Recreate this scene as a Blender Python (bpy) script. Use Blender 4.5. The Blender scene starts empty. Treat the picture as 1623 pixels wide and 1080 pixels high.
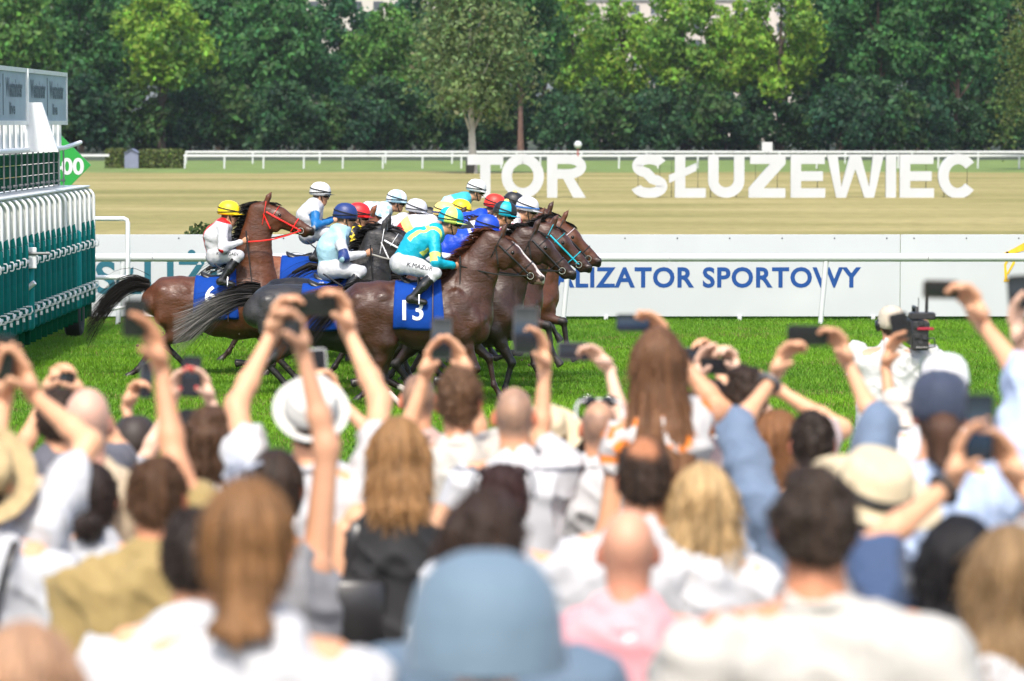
import bpy, bmesh, math, random
import numpy as np
from mathutils import Vector, Matrix
from mathutils.bvhtree import BVHTree

random.seed(7)
RNG = np.random.default_rng(7)
SC = bpy.context.scene
COL = SC.collection
R = math.radians

# ------------------------------------------------------------------ camera, sky, sun, exposure
F_PX = 6086.0                       # 135 mm lens on a 36 mm sensor, measured in pixels of a 1623 px wide frame
CAM_Z = 3.2
PITCH = math.atan(345.0 / F_PX)
cam_data = bpy.data.cameras.new('camera')
cam = bpy.data.objects.new('camera', cam_data)
COL.objects.link(cam)
cam_data.sensor_width = 36.0
cam_data.lens = 135.0
cam_data.clip_start = 0.5
cam_data.clip_end = 5000.0
cam.location = (0, 0, CAM_Z)
cam.rotation_euler = (R(90) - PITCH, 0, 0)
cam_data.dof.use_dof = True
cam_data.dof.focus_distance = 44.5
cam_data.dof.aperture_fstop = 3.9
SC.camera = cam

SUN_EL, SUN_AZ = R(53), R(-172)     # azimuth clockwise from +Y: behind the camera, to the left
world = bpy.data.worlds.new('World')
SC.world = world
world.use_nodes = True
wn = world.node_tree
bg = wn.nodes['Background']
sky = wn.nodes.new('ShaderNodeTexSky')
sky.sky_type = 'NISHITA'
sky.sun_disc = False
sky.sun_elevation = SUN_EL
sky.sun_rotation = SUN_AZ
sky.air_density = 1.0
sky.dust_density = 3.0
sky.ozone_density = 1.0
wn.links.new(sky.outputs[0], bg.inputs['Color'])
bg.inputs['Strength'].default_value = 0.15
sun_data = bpy.data.lights.new('sun', 'SUN')
sun_data.energy = 2.3
sun_data.angle = R(4.0)
sun_data.color = (1.0, 0.94, 0.85)
sun = bpy.data.objects.new('sun', sun_data)
COL.objects.link(sun)
sun_dir = Vector((math.sin(SUN_AZ) * math.cos(SUN_EL), math.cos(SUN_AZ) * math.cos(SUN_EL), math.sin(SUN_EL)))
sun.rotation_euler = sun_dir.to_track_quat('Z', 'Y').to_euler()
sun.location = sun_dir * 60

SC.view_settings.view_transform = 'Standard'
SC.view_settings.look = 'None'
SC.view_settings.exposure = 0.94
SC.view_settings.gamma = 1.0
SC.render.engine = 'CYCLES'
SC.cycles.use_denoising = True
SC.cycles.max_bounces = 6
SC.cycles.diffuse_bounces = 3
SC.cycles.glossy_bounces = 2
SC.cycles.transmission_bounces = 4
SC.cycles.transparent_max_bounces = 6
SC.cycles.caustics_reflective = False
SC.cycles.caustics_refractive = False


def P(x, y, Y):
    """world point seen at picture position (x, y) on the vertical plane at distance Y"""
    u = (x - 811.5) / F_PX
    v = (540.0 - y) / F_PX
    cp, sp = math.cos(PITCH), math.sin(PITCH)
    t = Y / (cp + v * sp)
    return np.array((t * u, Y, CAM_Z + t * (v * cp - sp)))


def scale_at(Y):
    return F_PX / Y


def ground_z(Y):
    return float(np.interp(Y, [0, 6, 19, 32, 36], [0.72, 0.72, 0.38, 0.02, 0.0]))


# ------------------------------------------------------------------ materials
MATS = {}


def material(name, col=(0.5, 0.5, 0.5), rough=0.6, var=0.12, scale=6.0, bump=0.0, bscale=60.0, metal=0.0,
             coat=0.0, spec=0.5, attr=False, stretch=None, sheen=0.0, trans=0.0, dirt=None, detail=4.0, sss=0.0):
    if name in MATS:
        return MATS[name]
    m = bpy.data.materials.new(name)
    m.use_nodes = True
    nt = m.node_tree
    N, L = nt.nodes, nt.links
    b = N['Principled BSDF']
    b.inputs['Roughness'].default_value = rough
    b.inputs['Metallic'].default_value = metal
    b.inputs['Specular IOR Level'].default_value = spec
    b.inputs['Coat Weight'].default_value = coat
    b.inputs['Coat Roughness'].default_value = 0.25
    if sheen:
        b.inputs['Sheen Weight'].default_value = sheen
    if sss:
        b.inputs['Subsurface Weight'].default_value = sss
        b.inputs['Subsurface Radius'].default_value = (0.02, 0.008, 0.004)
        b.inputs['Subsurface Scale'].default_value = 0.6
    tc = N.new('ShaderNodeTexCoord')
    src = tc.outputs['Object']
    if stretch:
        mp = N.new('ShaderNodeMapping')
        mp.inputs['Scale'].default_value = stretch
        L.new(src, mp.inputs[0])
        src = mp.outputs[0]
    nz = N.new('ShaderNodeTexNoise')
    nz.inputs['Scale'].default_value = scale
    nz.inputs['Detail'].default_value = detail
    nz.inputs['Roughness'].default_value = 0.6
    L.new(src, nz.inputs['Vector'])
    if attr:
        at = N.new('ShaderNodeAttribute')
        at.attribute_name = 'Col'
        base = at.outputs['Color']
    else:
        rgb = N.new('ShaderNodeRGB')
        rgb.outputs[0].default_value = (*col, 1)
        base = rgb.outputs[0]
    mr = N.new('ShaderNodeMapRange')
    mr.inputs['From Min'].default_value = 0.28
    mr.inputs['From Max'].default_value = 0.72
    mr.inputs['To Min'].default_value = 1.0 - var
    mr.inputs['To Max'].default_value = 1.0 + var
    L.new(nz.outputs['Fac'], mr.inputs['Value'])
    mul = N.new('ShaderNodeVectorMath')
    mul.operation = 'SCALE'
    L.new(base, mul.inputs[0])
    L.new(mr.outputs[0], mul.inputs['Scale'])
    out = mul.outputs[0]
    if dirt:
        n2 = N.new('ShaderNodeTexNoise')
        n2.inputs['Scale'].default_value = dirt[1]
        n2.inputs['Detail'].default_value = 6
        L.new(src, n2.inputs['Vector'])
        r2 = N.new('ShaderNodeMapRange')
        r2.inputs['From Min'].default_value = 0.52
        r2.inputs['From Max'].default_value = 0.75
        r2.inputs['To Max'].default_value = dirt[2]
        L.new(n2.outputs['Fac'], r2.inputs['Value'])
        mx = N.new('ShaderNodeMix')
        mx.data_type = 'RGBA'
        L.new(r2.outputs[0], mx.inputs['Factor'])
        L.new(out, mx.inputs['A'])
        mx.inputs['B'].default_value = (*dirt[0], 1)
        out = mx.outputs['Result']
    L.new(out, b.inputs['Base Color'])
    if bump:
        nb = N.new('ShaderNodeTexNoise')
        nb.inputs['Scale'].default_value = bscale
        nb.inputs['Detail'].default_value = 5
        L.new(src, nb.inputs['Vector'])
        bp = N.new('ShaderNodeBump')
        bp.inputs['Strength'].default_value = bump
        bp.inputs['Distance'].default_value = 0.02
        L.new(nb.outputs['Fac'], bp.inputs['Height'])
        L.new(bp.outputs[0], b.inputs['Normal'])
    if trans:
        tr = N.new('ShaderNodeBsdfTranslucent')
        L.new(out, tr.inputs['Color'])
        ms = N.new('ShaderNodeMixShader')
        ms.inputs['Fac'].default_value = trans
        L.new(b.outputs[0], ms.inputs[1])
        L.new(tr.outputs[0], ms.inputs[2])
        L.new(ms.outputs[0], N['Material Output'].inputs['Surface'])
    MATS[name] = m
    return m


def srgb(r, g, b):
    f = lambda c: (c / 255 / 12.92) if c / 255 <= 0.04045 else ((c / 255 + 0.055) / 1.055) ** 2.4
    return (f(r), f(g), f(b))


# ------------------------------------------------------------------ objects and tags
def tag(o, label=None, cat=None, group=None, kind=None):
    if label:
        o['label'] = label
    if cat:
        o['category'] = cat
    if group:
        o['group'] = group
    if kind:
        o['kind'] = kind
    return o


def empty(name, loc=(0, 0, 0), rz=0.0):
    o = bpy.data.objects.new(name, None)
    o.empty_display_size = 0.2
    COL.objects.link(o)
    o.location = tuple(float(c) for c in loc)
    o.rotation_euler = (0, 0, rz)
    return o


def link(name, me, parent=None, loc=None, rot=None):
    o = bpy.data.objects.new(name, me)
    COL.objects.link(o)
    if parent is not None:
        o.parent = parent
    if loc is not None:
        o.location = tuple(float(c) for c in loc)
    if rot is not None:
        o.rotation_euler = rot
    return o


def copy_tree(o, parent=None):
    c = o.copy()
    COL.objects.link(c)
    c.parent = parent
    for ch in list(o.children):
        copy_tree(ch, c)
    return c


def np_mesh(name, V, Q, mats, col=None, smooth=True, midx=None):
    """mesh from numpy arrays: V (n,3), Q (m,k) faces that all have k corners"""
    V = np.asarray(V, dtype=np.float32)
    Q = np.asarray(Q, dtype=np.int32)
    me = bpy.data.meshes.new(name)
    me.vertices.add(len(V))
    me.vertices.foreach_set('co', V.ravel())
    k = Q.shape[1]
    me.loops.add(Q.size)
    me.loops.foreach_set('vertex_index', Q.ravel())
    me.polygons.add(len(Q))
    me.polygons.foreach_set('loop_start', np.arange(0, Q.size, k, dtype=np.int32))
    if midx is not None:
        me.polygons.foreach_set('material_index', np.asarray(midx, dtype=np.int32))
    for m in (mats if isinstance(mats, (list, tuple)) else [mats]):
        me.materials.append(m)
    me.update(calc_edges=True)
    me.validate()
    if smooth:
        me.polygons.foreach_set('use_smooth', np.ones(len(me.polygons), dtype=bool))
    if col is not None and len(me.vertices) == len(V):
        a = me.attributes.new('Col', 'FLOAT_COLOR', 'POINT')
        c = np.ones((len(V), 4), dtype=np.float32)
        c[:, :3] = col
        a.data.foreach_set('color', c.ravel())
    return me


class MB:
    """collects simple solids; build() links them as one mesh object"""

    def __init__(s):
        s.V, s.F, s.I = [], [], []

    def add(s, V, Fs, mi=0):
        o = len(s.V)
        s.V += [tuple(float(c) for c in v) for v in V]
        s.F += [tuple(i + o for i in f) for f in Fs]
        s.I += [mi] * len(Fs)
        return s

    def box(s, c, size, rot=None, bev=0.0, mi=0):
        x, y, z = (d / 2 for d in size)
        if bev <= 0:
            V = [(sx * x, sy * y, sz * z) for sx in (-1, 1) for sy in (-1, 1) for sz in (-1, 1)]
            Fs = [(0, 1, 3, 2), (4, 6, 7, 5), (0, 4, 5, 1), (2, 3, 7, 6), (0, 2, 6, 4), (1, 5, 7, 3)]
        else:
            b = min(bev, x * .49, y * .49, z * .49)
            V, idx = [], {}
            for sx in (-1, 1):
                for sy in (-1, 1):
                    for sz in (-1, 1):
                        for ax in range(3):
                            v = [sx * (x - b), sy * (y - b), sz * (z - b)]
                            v[ax] = (sx, sy, sz)[ax] * (x, y, z)[ax]
                            idx[(sx, sy, sz, ax)] = len(V)
                            V.append(tuple(v))
            Fs = []
            for ax in range(3):
                for sg in (-1, 1):
                    o1, o2 = [a for a in range(3) if a != ax]
                    ring = []
                    for (p, q) in ((-1, -1), (1, -1), (1, 1), (-1, 1)):
                        k = [0, 0, 0]
                        k[ax] = sg
                        k[o1] = p
                        k[o2] = q
                        ring.append(idx[(*k, ax)])
                    Fs.append(tuple(ring))
                for p in (-1, 1):
                    for q in (-1, 1):
                        o1, o2 = [a for a in range(3) if a != ax]
                        ks = []
                        for e in (-1, 1):
                            k = [0, 0, 0]
                            k[ax] = e
                            k[o1] = p
                            k[o2] = q
                            ks.append(tuple(k))
                        Fs.append((idx[(*ks[0], o1)], idx[(*ks[0], o2)], idx[(*ks[1], o2)], idx[(*ks[1], o1)]))
            for sx in (-1, 1):
                for sy in (-1, 1):
                    for sz in (-1, 1):
                        Fs.append(tuple(idx[(sx, sy, sz, a)] for a in range(3)))
        M4 = (Matrix.Translation(Vector([float(q) for q in c])) @ (rot.to_4x4() if rot else Matrix.Identity(4)))
        return s.add([M4 @ Vector(v) for v in V], Fs, mi)

    def tube(s, pts, r, seg=8, caps=True, mi=0, flat=1.0, nrm=None):
        pts = [Vector([float(q) for q in p]) for p in pts]
        n = len(pts)
        rs = list(r) if hasattr(r, '__len__') else [r] * n
        V, Fs = [], []
        up = Vector(nrm) if nrm is not None else None
        for i, p in enumerate(pts):
            d = (pts[min(i + 1, n - 1)] - pts[max(i - 1, 0)])
            d = d.normalized() if d.length > 1e-9 else Vector((0, 0, 1))
            if up is None:
                up = Vector((0, 0, 1)) if abs(d.z) < .9 else Vector((1, 0, 0))
            u = (up - d * up.dot(d))
            u = u.normalized() if u.length > 1e-6 else d.orthogonal().normalized()
            w = d.cross(u)
            if nrm is None:
                up = u
            for k in range(seg):
                a = 2 * math.pi * k / seg
                V.append(p + u * (math.cos(a) * rs[i] * flat) + w * (math.sin(a) * rs[i]))
        for i in range(n - 1):
            for k in range(seg):
                k2 = (k + 1) % seg
                Fs.append((i * seg + k, i * seg + k2, (i + 1) * seg + k2, (i + 1) * seg + k))
        if caps:
            Fs.append(tuple(range(seg - 1, -1, -1)))
            Fs.append(tuple((n - 1) * seg + k for k in range(seg)))
        return s.add(V, Fs, mi)

    def lathe(s, prof, seg=24, c=(0, 0, 0), rot=None, sx=1.0, sy=1.0, mi=0, mif=None):
        """profile of (radius, z); closed round the z axis"""
        V, Fs, I = [], [], []
        n = len(prof)
        M3 = rot if rot is not None else Matrix.Identity(3)
        cc = Vector([float(q) for q in c])
        for (r, z) in prof:
            for k in range(seg):
                a = 2 * math.pi * k / seg
                V.append(cc + M3 @ Vector((math.cos(a) * r * sx, math.sin(a) * r * sy, z)))
        for i in range(n - 1):
            for k in range(seg):
                k2 = (k + 1) % seg
                Fs.append((i * seg + k, i * seg + k2, (i + 1) * seg + k2, (i + 1) * seg + k))
                I.append(mif(i, k) if mif else mi)
        o = len(s.V)
        s.V += [tuple(v) for v in V]
        s.F += [tuple(q + o for q in f) for f in Fs]
        s.I += I
        return s

    def prism(s, poly, depth, M4, mi=0):
        """flat polygon in local xy, extruded along local z"""
        n = len(poly)
        V = [M4 @ Vector((x, y, 0)) for x, y in poly] + [M4 @ Vector((x, y, depth)) for x, y in poly]
        Fs = [tuple(range(n - 1, -1, -1)), tuple(range(n, 2 * n))]
        Fs += [(i, (i + 1) % n, n + (i + 1) % n, n + i) for i in range(n)]
        return s.add(V, Fs, mi)

    def ball(s, c, r, seg=10, mi=0, rot=None):
        rr = r if hasattr(r, '__len__') else (r, r, r)
        pr = [(math.sin(math.pi * i / (seg // 2)) + 1e-5, -math.cos(math.pi * i / (seg // 2))) for i in range(seg // 2 + 1)]
        V, Fs = [], []
        M3 = rot if rot is not None else Matrix.Identity(3)
        for (q, z) in pr:
            for k in range(seg):
                a = 2 * math.pi * k / seg
                V.append(Vector([float(t) for t in c]) + M3 @ Vector((q * math.cos(a) * rr[0], q * math.sin(a) * rr[1], z * rr[2])))
        for i in range(len(pr) - 1):
            for k in range(seg):
                k2 = (k + 1) % seg
                Fs.append((i * seg + k, i * seg + k2, (i + 1) * seg + k2, (i + 1) * seg + k))
        return s.add(V, Fs, mi)

    def mesh(s, name, mats, smooth=None):
        me = bpy.data.meshes.new(name)
        me.from_pydata(s.V, [], s.F)
        for m in (mats if isinstance(mats, (list, tuple)) else [mats]):
            me.materials.append(m)
        me.polygons.foreach_set('material_index', s.I)
        bm = bmesh.new()
        bm.from_mesh(me)
        bmesh.ops.recalc_face_normals(bm, faces=bm.faces)
        bm.to_mesh(me)
        bm.free()
        if smooth is not None:
            me.polygons.foreach_set('use_smooth', [True] * len(me.polygons))
            if smooth < 180:
                try:
                    me.set_sharp_from_angle(angle=R(smooth))
                except Exception:
                    pass
        me.update()
        return me

    def build(s, name, mats, parent=None, smooth=None, loc=None, rot=None):
        return link(name, s.mesh(name, mats, smooth), parent, loc, rot)


# ------------------------------------------------------------------ smooth solids (blended shapes turned into one surface)
def _hash(ix, iy, iz, seed):
    h = (ix * 374761393 + iy * 668265263 + iz * 2147483647 + seed * 974634777) & 0xffffffff
    h = ((h ^ (h >> 13)) * 1274126177) & 0xffffffff
    return ((h ^ (h >> 16)) & 0xffff) / 65535.0


def vnoise(Pn, freq, seed=0):
    q = np.asarray(Pn, dtype=np.float64) * np.asarray(freq)
    i = np.floor(q).astype(np.int64)
    f = q - i
    f = f * f * (3 - 2 * f)
    r = 0
    for dx in (0, 1):
        for dy in (0, 1):
            for dz in (0, 1):
                w = (f[:, 0] if dx else 1 - f[:, 0]) * (f[:, 1] if dy else 1 - f[:, 1]) * (f[:, 2] if dz else 1 - f[:, 2])
                r = r + w * _hash(i[:, 0] + dx, i[:, 1] + dy, i[:, 2] + dz, seed)
    return r * 2 - 1


A3 = lambda v: np.asarray(v, dtype=np.float64)


def unit(v):
    v = A3(v)
    n = np.linalg.norm(v)
    return v / n if n > 1e-9 else v


class SDF:
    def __init__(s, h):
        s.h, s.P, s.cuts = h, [], []

    def cap(s, a, b, ra, rb, k=.03):
        return s.ecap(a, b, (ra, ra), (rb, rb), (0.31, 0.92, 0.23), k)

    def ecap(s, a, b, ra, rb, v=(0, 1, 0), k=.03, flat=1.0):
        """tapered capsule; ra/rb = (radius across v, radius along v)"""
        s.P.append(('c', A3(a), A3(b), ra, rb, A3(v), k, flat))
        return s

    def ell(s, c, r, ax=None, k=.03):
        """ellipsoid; ax = rows of axes"""
        s.P.append(('e', A3(c), A3(r), np.eye(3) if ax is None else A3(ax), k))
        return s

    def cut(s, c, n):
        s.cuts.append((A3(c), unit(n)))
        return s

    def build(s, smooth=1, noise=None, w=.5):
        h = s.h
        bbs = []
        for p in s.P:
            if p[0] == 'c':
                r = max(max(p[3]), max(p[4])) + p[6] + 2.5 * h
                bbs.append((np.minimum(p[1], p[2]) - r, np.maximum(p[1], p[2]) + r))
            else:
                ext = np.abs(p[3].T * p[2]).sum(axis=1)
                ext = np.minimum(ext, p[2].max()) + p[4] + 2.5 * h
                bbs.append((p[1] - ext, p[1] + ext))
        lo = np.min([b[0] for b in bbs], axis=0) - h
        hi = np.max([b[1] for b in bbs], axis=0) + h
        n = np.ceil((hi - lo) / h).astype(int) + 1
        Fd = np.full(n, 1e3, dtype=np.float32)
        ax = [lo[i] + h * np.arange(n[i]) for i in range(3)]
        for p, (b0, b1) in zip(s.P, bbs):
            i0 = np.maximum(((b0 - lo) / h).astype(int), 0)
            i1 = np.minimum(((b1 - lo) / h).astype(int) + 1, n)
            sl = tuple(slice(i0[i], i1[i]) for i in range(3))
            X = ax[0][sl[0]][:, None, None]
            Y = ax[1][sl[1]][None, :, None]
            Z = ax[2][sl[2]][None, None, :]
            if p[0] == 'c':
                a, b, ra, rb, v = p[1:6]
                k, flat = p[6], p[7]
                d = b - a
                Ln = np.linalg.norm(d)
                w = d / Ln if Ln > 1e-6 else A3((0, 0, 1))
                v = v - w * v.dot(w)
                if np.linalg.norm(v) < 1e-4:
                    v = np.cross(w, (0.3, 0.9, 0.1))
                v = unit(v)
                u = np.cross(w, v)
                qx, qy, qz = X - a[0], Y - a[1], Z - a[2]
                t = qx * w[0] + qy * w[1] + qz * w[2]
                tc = np.clip(t, 0, max(Ln, 1e-6))
                ov = t - tc
                g = tc / max(Ln, 1e-6)
                ru = ra[0] + (rb[0] - ra[0]) * g
                rv = ra[1] + (rb[1] - ra[1]) * g
                rm = np.minimum(ru, rv)
                qu = (qx * u[0] + qy * u[1] + qz * u[2]) / ru
                qv = (qx * v[0] + qy * v[1] + qz * v[2]) / rv
                re = rm * flat
                qo = ov / re
                e = np.sqrt(qu * qu + qv * qv + qo * qo)
                gr = np.sqrt((qu / ru) ** 2 + (qv / rv) ** 2 + (qo / re) ** 2)
                D = np.where(gr > 1e-6, e * (e - 1) / np.maximum(gr, 1e-6), -rm)
            else:
                c, r, A, k = p[1:5]
                qx, qy, qz = X - c[0], Y - c[1], Z - c[2]
                q = [(qx * A[i][0] + qy * A[i][1] + qz * A[i][2]) / r[i] for i in range(3)]
                e = np.sqrt(q[0] ** 2 + q[1] ** 2 + q[2] ** 2)
                gr = np.sqrt((q[0] / r[0]) ** 2 + (q[1] / r[1]) ** 2 + (q[2] / r[2]) ** 2)
                D = np.where(gr > 1e-6, e * (e - 1) / np.maximum(gr, 1e-6), -r.min())
            S0 = Fd[sl]
            hh = np.clip(.5 + .5 * (S0 - D) / k, 0, 1)
            Fd[sl] = (S0 * (1 - hh) + D * hh - k * hh * (1 - hh)).astype(np.float32)
        if s.cuts:
            X, Y, Z = ax[0][:, None, None], ax[1][None, :, None], ax[2][None, None, :]
            for c, nn in s.cuts:
                Fd = np.maximum(Fd, ((X - c[0]) * nn[0] + (Y - c[1]) * nn[1] + (Z - c[2]) * nn[2]).astype(np.float32))
        V, Q = surface_nets(Fd)
        V = V * h + lo
        for _ in range(smooth):
            V = relax(V, Q, w)
        if noise is not None:
            V = V + vert_normals(V, Q) * noise(V)[:, None]
        return V, Q


def surface_nets(Fd):
    S = Fd < 0
    c = np.zeros(tuple(d - 1 for d in Fd.shape), dtype=np.int8)
    offs = [(i, j, k) for i in (0, 1) for j in (0, 1) for k in (0, 1)]
    nx, ny, nz = Fd.shape
    for (i, j, k) in offs:
        c += S[i:nx - 1 + i, j:ny - 1 + j, k:nz - 1 + k]
    act = (c > 0) & (c < 8)
    idx = np.full(act.shape, -1, dtype=np.int32)
    cells = np.argwhere(act)
    idx[act] = np.arange(len(cells))
    val = {o: Fd[cells[:, 0] + o[0], cells[:, 1] + o[1], cells[:, 2] + o[2]] for o in offs}
    acc = np.zeros((len(cells), 3))
    cnt = np.zeros(len(cells))
    for o in offs:
        for a in range(3):
            if o[a] == 0:
                o2 = list(o)
                o2[a] = 1
                o2 = tuple(o2)
                v0, v1 = val[o], val[o2]
                m = (v0 < 0) != (v1 < 0)
                t = np.where(m, v0 / np.where(np.abs(v0 - v1) < 1e-9, 1, v0 - v1), 0)
                for b in range(3):
                    acc[:, b] += np.where(m, o[b] + (t if b == a else 0), 0)
                cnt += m
    V = cells + acc / np.maximum(cnt, 1)[:, None]
    quads = []
    for a in range(3):
        b, d = [(1, 2), (2, 0), (0, 1)][a]
        s0 = [slice(1, -1)] * 3
        s1 = [slice(1, -1)] * 3
        s0[a] = slice(0, -1)
        s1[a] = slice(1, None)
        A, B = S[tuple(s0)], S[tuple(s1)]
        e = np.argwhere(A != B)
        if not len(e):
            continue
        flip = A[tuple(e.T)]
        e = e.copy()
        e[:, b] += 1
        e[:, d] += 1

        def at(db, dd):
            q = e.copy()
            q[:, b] -= db
            q[:, d] -= dd
            return idx[tuple(q.T)]
        f = np.stack([at(1, 1), at(0, 1), at(0, 0), at(1, 0)], axis=1)
        f[~flip] = f[~flip][:, ::-1]
        quads.append(f)
    Q = np.concatenate(quads)
    return V, Q[(Q >= 0).all(axis=1)]


def relax(V, Q, w):
    acc = np.zeros_like(V)
    cnt = np.zeros(len(V))
    for i in range(4):
        for j in ((i + 1) % 4, (i + 3) % 4):
            for d in range(3):
                acc[:, d] += np.bincount(Q[:, i], weights=V[Q[:, j], d], minlength=len(V))
            cnt += np.bincount(Q[:, i], minlength=len(V))
    return V * (1 - w) + w * acc / np.maximum(cnt, 1)[:, None]


def vert_normals(V, Q):
    n = np.cross(V[Q[:, 2]] - V[Q[:, 0]], V[Q[:, 3]] - V[Q[:, 1]])
    out = np.zeros_like(V)
    for i in range(4):
        for d in range(3):
            out[:, d] += np.bincount(Q[:, i], weights=n[:, d], minlength=len(V))
    return out / np.maximum(np.linalg.norm(out, axis=1), 1e-9)[:, None]


def join_vq(parts):
    V, Q, o = [], [], 0
    for v, q in parts:
        V.append(v)
        Q.append(q + o)
        o += len(v)
    return np.concatenate(V), np.concatenate(Q)


def smoothstep(a, b, x):
    t = np.clip((x - a) / (b - a), 0, 1)
    return t * t * (3 - 2 * t)


def mixc(a, b, t):
    return A3(a)[None, :] * (1 - t)[:, None] + A3(b)[None, :] * t[:, None] if np.ndim(a) == 1 else a * (1 - t)[:, None] + A3(b)[None, :] * t[:, None]


def text_vf(body, size=1.0, bold=0.0, extrude=0.0, align='CENTER', spacing=1.0, shear=0.0, cuts=0):
    """lettering as mesh data in the xy plane"""
    cu = bpy.data.curves.new('lettering', 'FONT')
    cu.body = body
    cu.size = size
    cu.offset = bold
    cu.extrude = extrude
    cu.align_x = align
    cu.space_character = spacing
    cu.shear = shear
    cu.resolution_u = 4
    o = bpy.data.objects.new('lettering', cu)
    COL.objects.link(o)
    bpy.context.view_layer.update()
    dg = bpy.context.evaluated_depsgraph_get()
    me = bpy.data.meshes.new_from_object(o.evaluated_get(dg))
    bpy.data.objects.remove(o)
    bpy.data.curves.remove(cu)
    if cuts:
        bm = bmesh.new()
        bm.from_mesh(me)
        bmesh.ops.triangulate(bm, faces=bm.faces)
        bmesh.ops.subdivide_edges(bm, edges=bm.edges, cuts=cuts, use_grid_fill=True)
        bm.to_mesh(me)
        bm.free()
    V = np.zeros(len(me.vertices) * 3, dtype=np.float32)
    me.vertices.foreach_get('co', V)
    Fs = [tuple(p.vertices) for p in me.polygons]
    bpy.data.meshes.remove(me)
    return V.reshape(-1, 3).astype(float), Fs


def mesh_vf(name, V, Fs, mat):
    me = bpy.data.meshes.new(name)
    me.from_pydata([tuple(map(float, v)) for v in V], [], Fs)
    me.materials.append(mat)
    me.update()
    return me

# ================================================================== the setting: ground, turf, dry field
m_ground = material('ground_green', (0.060, 0.135, 0.014), .9, .35, 1.3, .5, 30, spec=.05)
m_apron = material('terrace_paving', (0.30, 0.28, 0.25), .85, .2, 2.0, .3, 40)
m_dry = None


def dry_material():
    m = bpy.data.materials.new('dry_grass')
    m.use_nodes = True
    N, L = m.node_tree.nodes, m.node_tree.links
    b = N['Principled BSDF']
    b.inputs['Roughness'].default_value = .95
    b.inputs['Specular IOR Level'].default_value = .1
    tc = N.new('ShaderNodeTexCoord')
    mp = N.new('ShaderNodeMapping')
    mp.inputs['Scale'].default_value = (0.035, 0.11, 1)
    L.new(tc.outputs['Object'], mp.inputs[0])
    n1 = N.new('ShaderNodeTexNoise')
    n1.inputs['Scale'].default_value = 1.0
    n1.inputs['Detail'].default_value = 7
    n1.inputs['Roughness'].default_value = .62
    L.new(mp.outputs[0], n1.inputs['Vector'])
    cr = N.new('ShaderNodeValToRGB')
    cr.color_ramp.elements[0].position = .30
    cr.color_ramp.elements[0].color = (0.172, 0.166, 0.054, 1)
    cr.color_ramp.elements[1].position = .62
    cr.color_ramp.elements[1].color = (0.318, 0.270, 0.116, 1)
    e = cr.color_ramp.elements.new(.47)
    e.color = (0.242, 0.214, 0.082, 1)
    L.new(n1.outputs['Fac'], cr.inputs[0])
    n2 = N.new('ShaderNodeTexNoise')
    n2.inputs['Scale'].default_value = 1.6
    n2.inputs['Detail'].default_value = 8
    n2.inputs['Roughness'].default_value = .75
    L.new(tc.outputs['Object'], n2.inputs['Vector'])
    mr = N.new('ShaderNodeMapRange')
    mr.inputs['From Min'].default_value = .25
    mr.inputs['From Max'].default_value = .75
    mr.inputs['To Min'].default_value = .66
    mr.inputs['To Max'].default_value = 1.34
    L.new(n2.outputs['Fac'], mr.inputs['Value'])
    sc = N.new('ShaderNodeVectorMath')
    sc.operation = 'SCALE'
    L.new(cr.outputs[0], sc.inputs[0])
    L.new(mr.outputs[0], sc.inputs['Scale'])
    L.new(sc.outputs[0], b.inputs['Base Color'])
    return m


ys = [-60, 0, 6, 10, 14, 19, 24, 28, 32, 36, 45, 64, 120, 250, 420, 900, 4000]
V, Fc = [], []
for j, yy in enumerate(ys):
    for xx in (-3000, -30, -12, 0, 12, 30, 3000):
        V.append((xx, yy, ground_z(yy)))
for j in range(len(ys) - 1):
    for i in range(6):
        Fc.append((j * 7 + i, j * 7 + i + 1, (j + 1) * 7 + i + 1, (j + 1) * 7 + i))
g = MB().add(V, Fc).build('ground', m_ground, smooth=180)
tag(g, kind='structure')
ap = MB()
ay = [-4, 0, 6, 10, 14, 19, 21.5]
ap.add([(x, y, ground_z(y) + .006) for y in ay for x in (-14, 14)],
       [(2 * i, 2 * i + 1, 2 * i + 3, 2 * i + 2) for i in range(len(ay) - 1)])
tag(ap.build('terrace_pavement', m_apron, smooth=180), kind='structure')
m_dry = dry_material()


def sheet(name, x0, x1, pts, z, mat):
    """flat sheet whose near and far edges wander a little"""
    n = 60
    V = []
    for e, (yy, amp, seed) in enumerate(pts):
        for i in range(n + 1):
            x = x0 + (x1 - x0) * i / n
            w = vnoise(np.array([[x, yy, 0]]), .06, seed)[0] + .5 * vnoise(np.array([[x, yy, 0]]), .25, seed + 1)[0]
            V.append((x, yy + amp * w, z))
    Fq = [(i, i + 1, n + 2 + i, n + 1 + i) for i in range(n)]
    return tag(MB().add(V, Fq).build(name, mat), kind='structure')


sheet('dry_grass_field', -80, 80, [(104, 3, 3), (252, 9, 9)], .006, m_dry)
m_verge = material('verge_green', (0.075, 0.115, 0.018), .95, .45, .9, .3, 20)
sheet('grass_verge', -80, 80, [(64.2, 0.3, 4), (112, 2.5, 13)], .003, m_verge)
m_far = material('far_turf', (0.120, 0.175, 0.030), .95, .35, .3)
sheet('far_turf_track', -120, 120, [(241, 4, 21), (330, 3, 22)], .003, m_far)
m_wood = material('woodland_floor', (0.03, 0.04, 0.015), .95, .4, .3)
sheet('woodland_floor', -200, 200, [(330, 6, 31), (700, 6, 32)], .006, m_wood)

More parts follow.
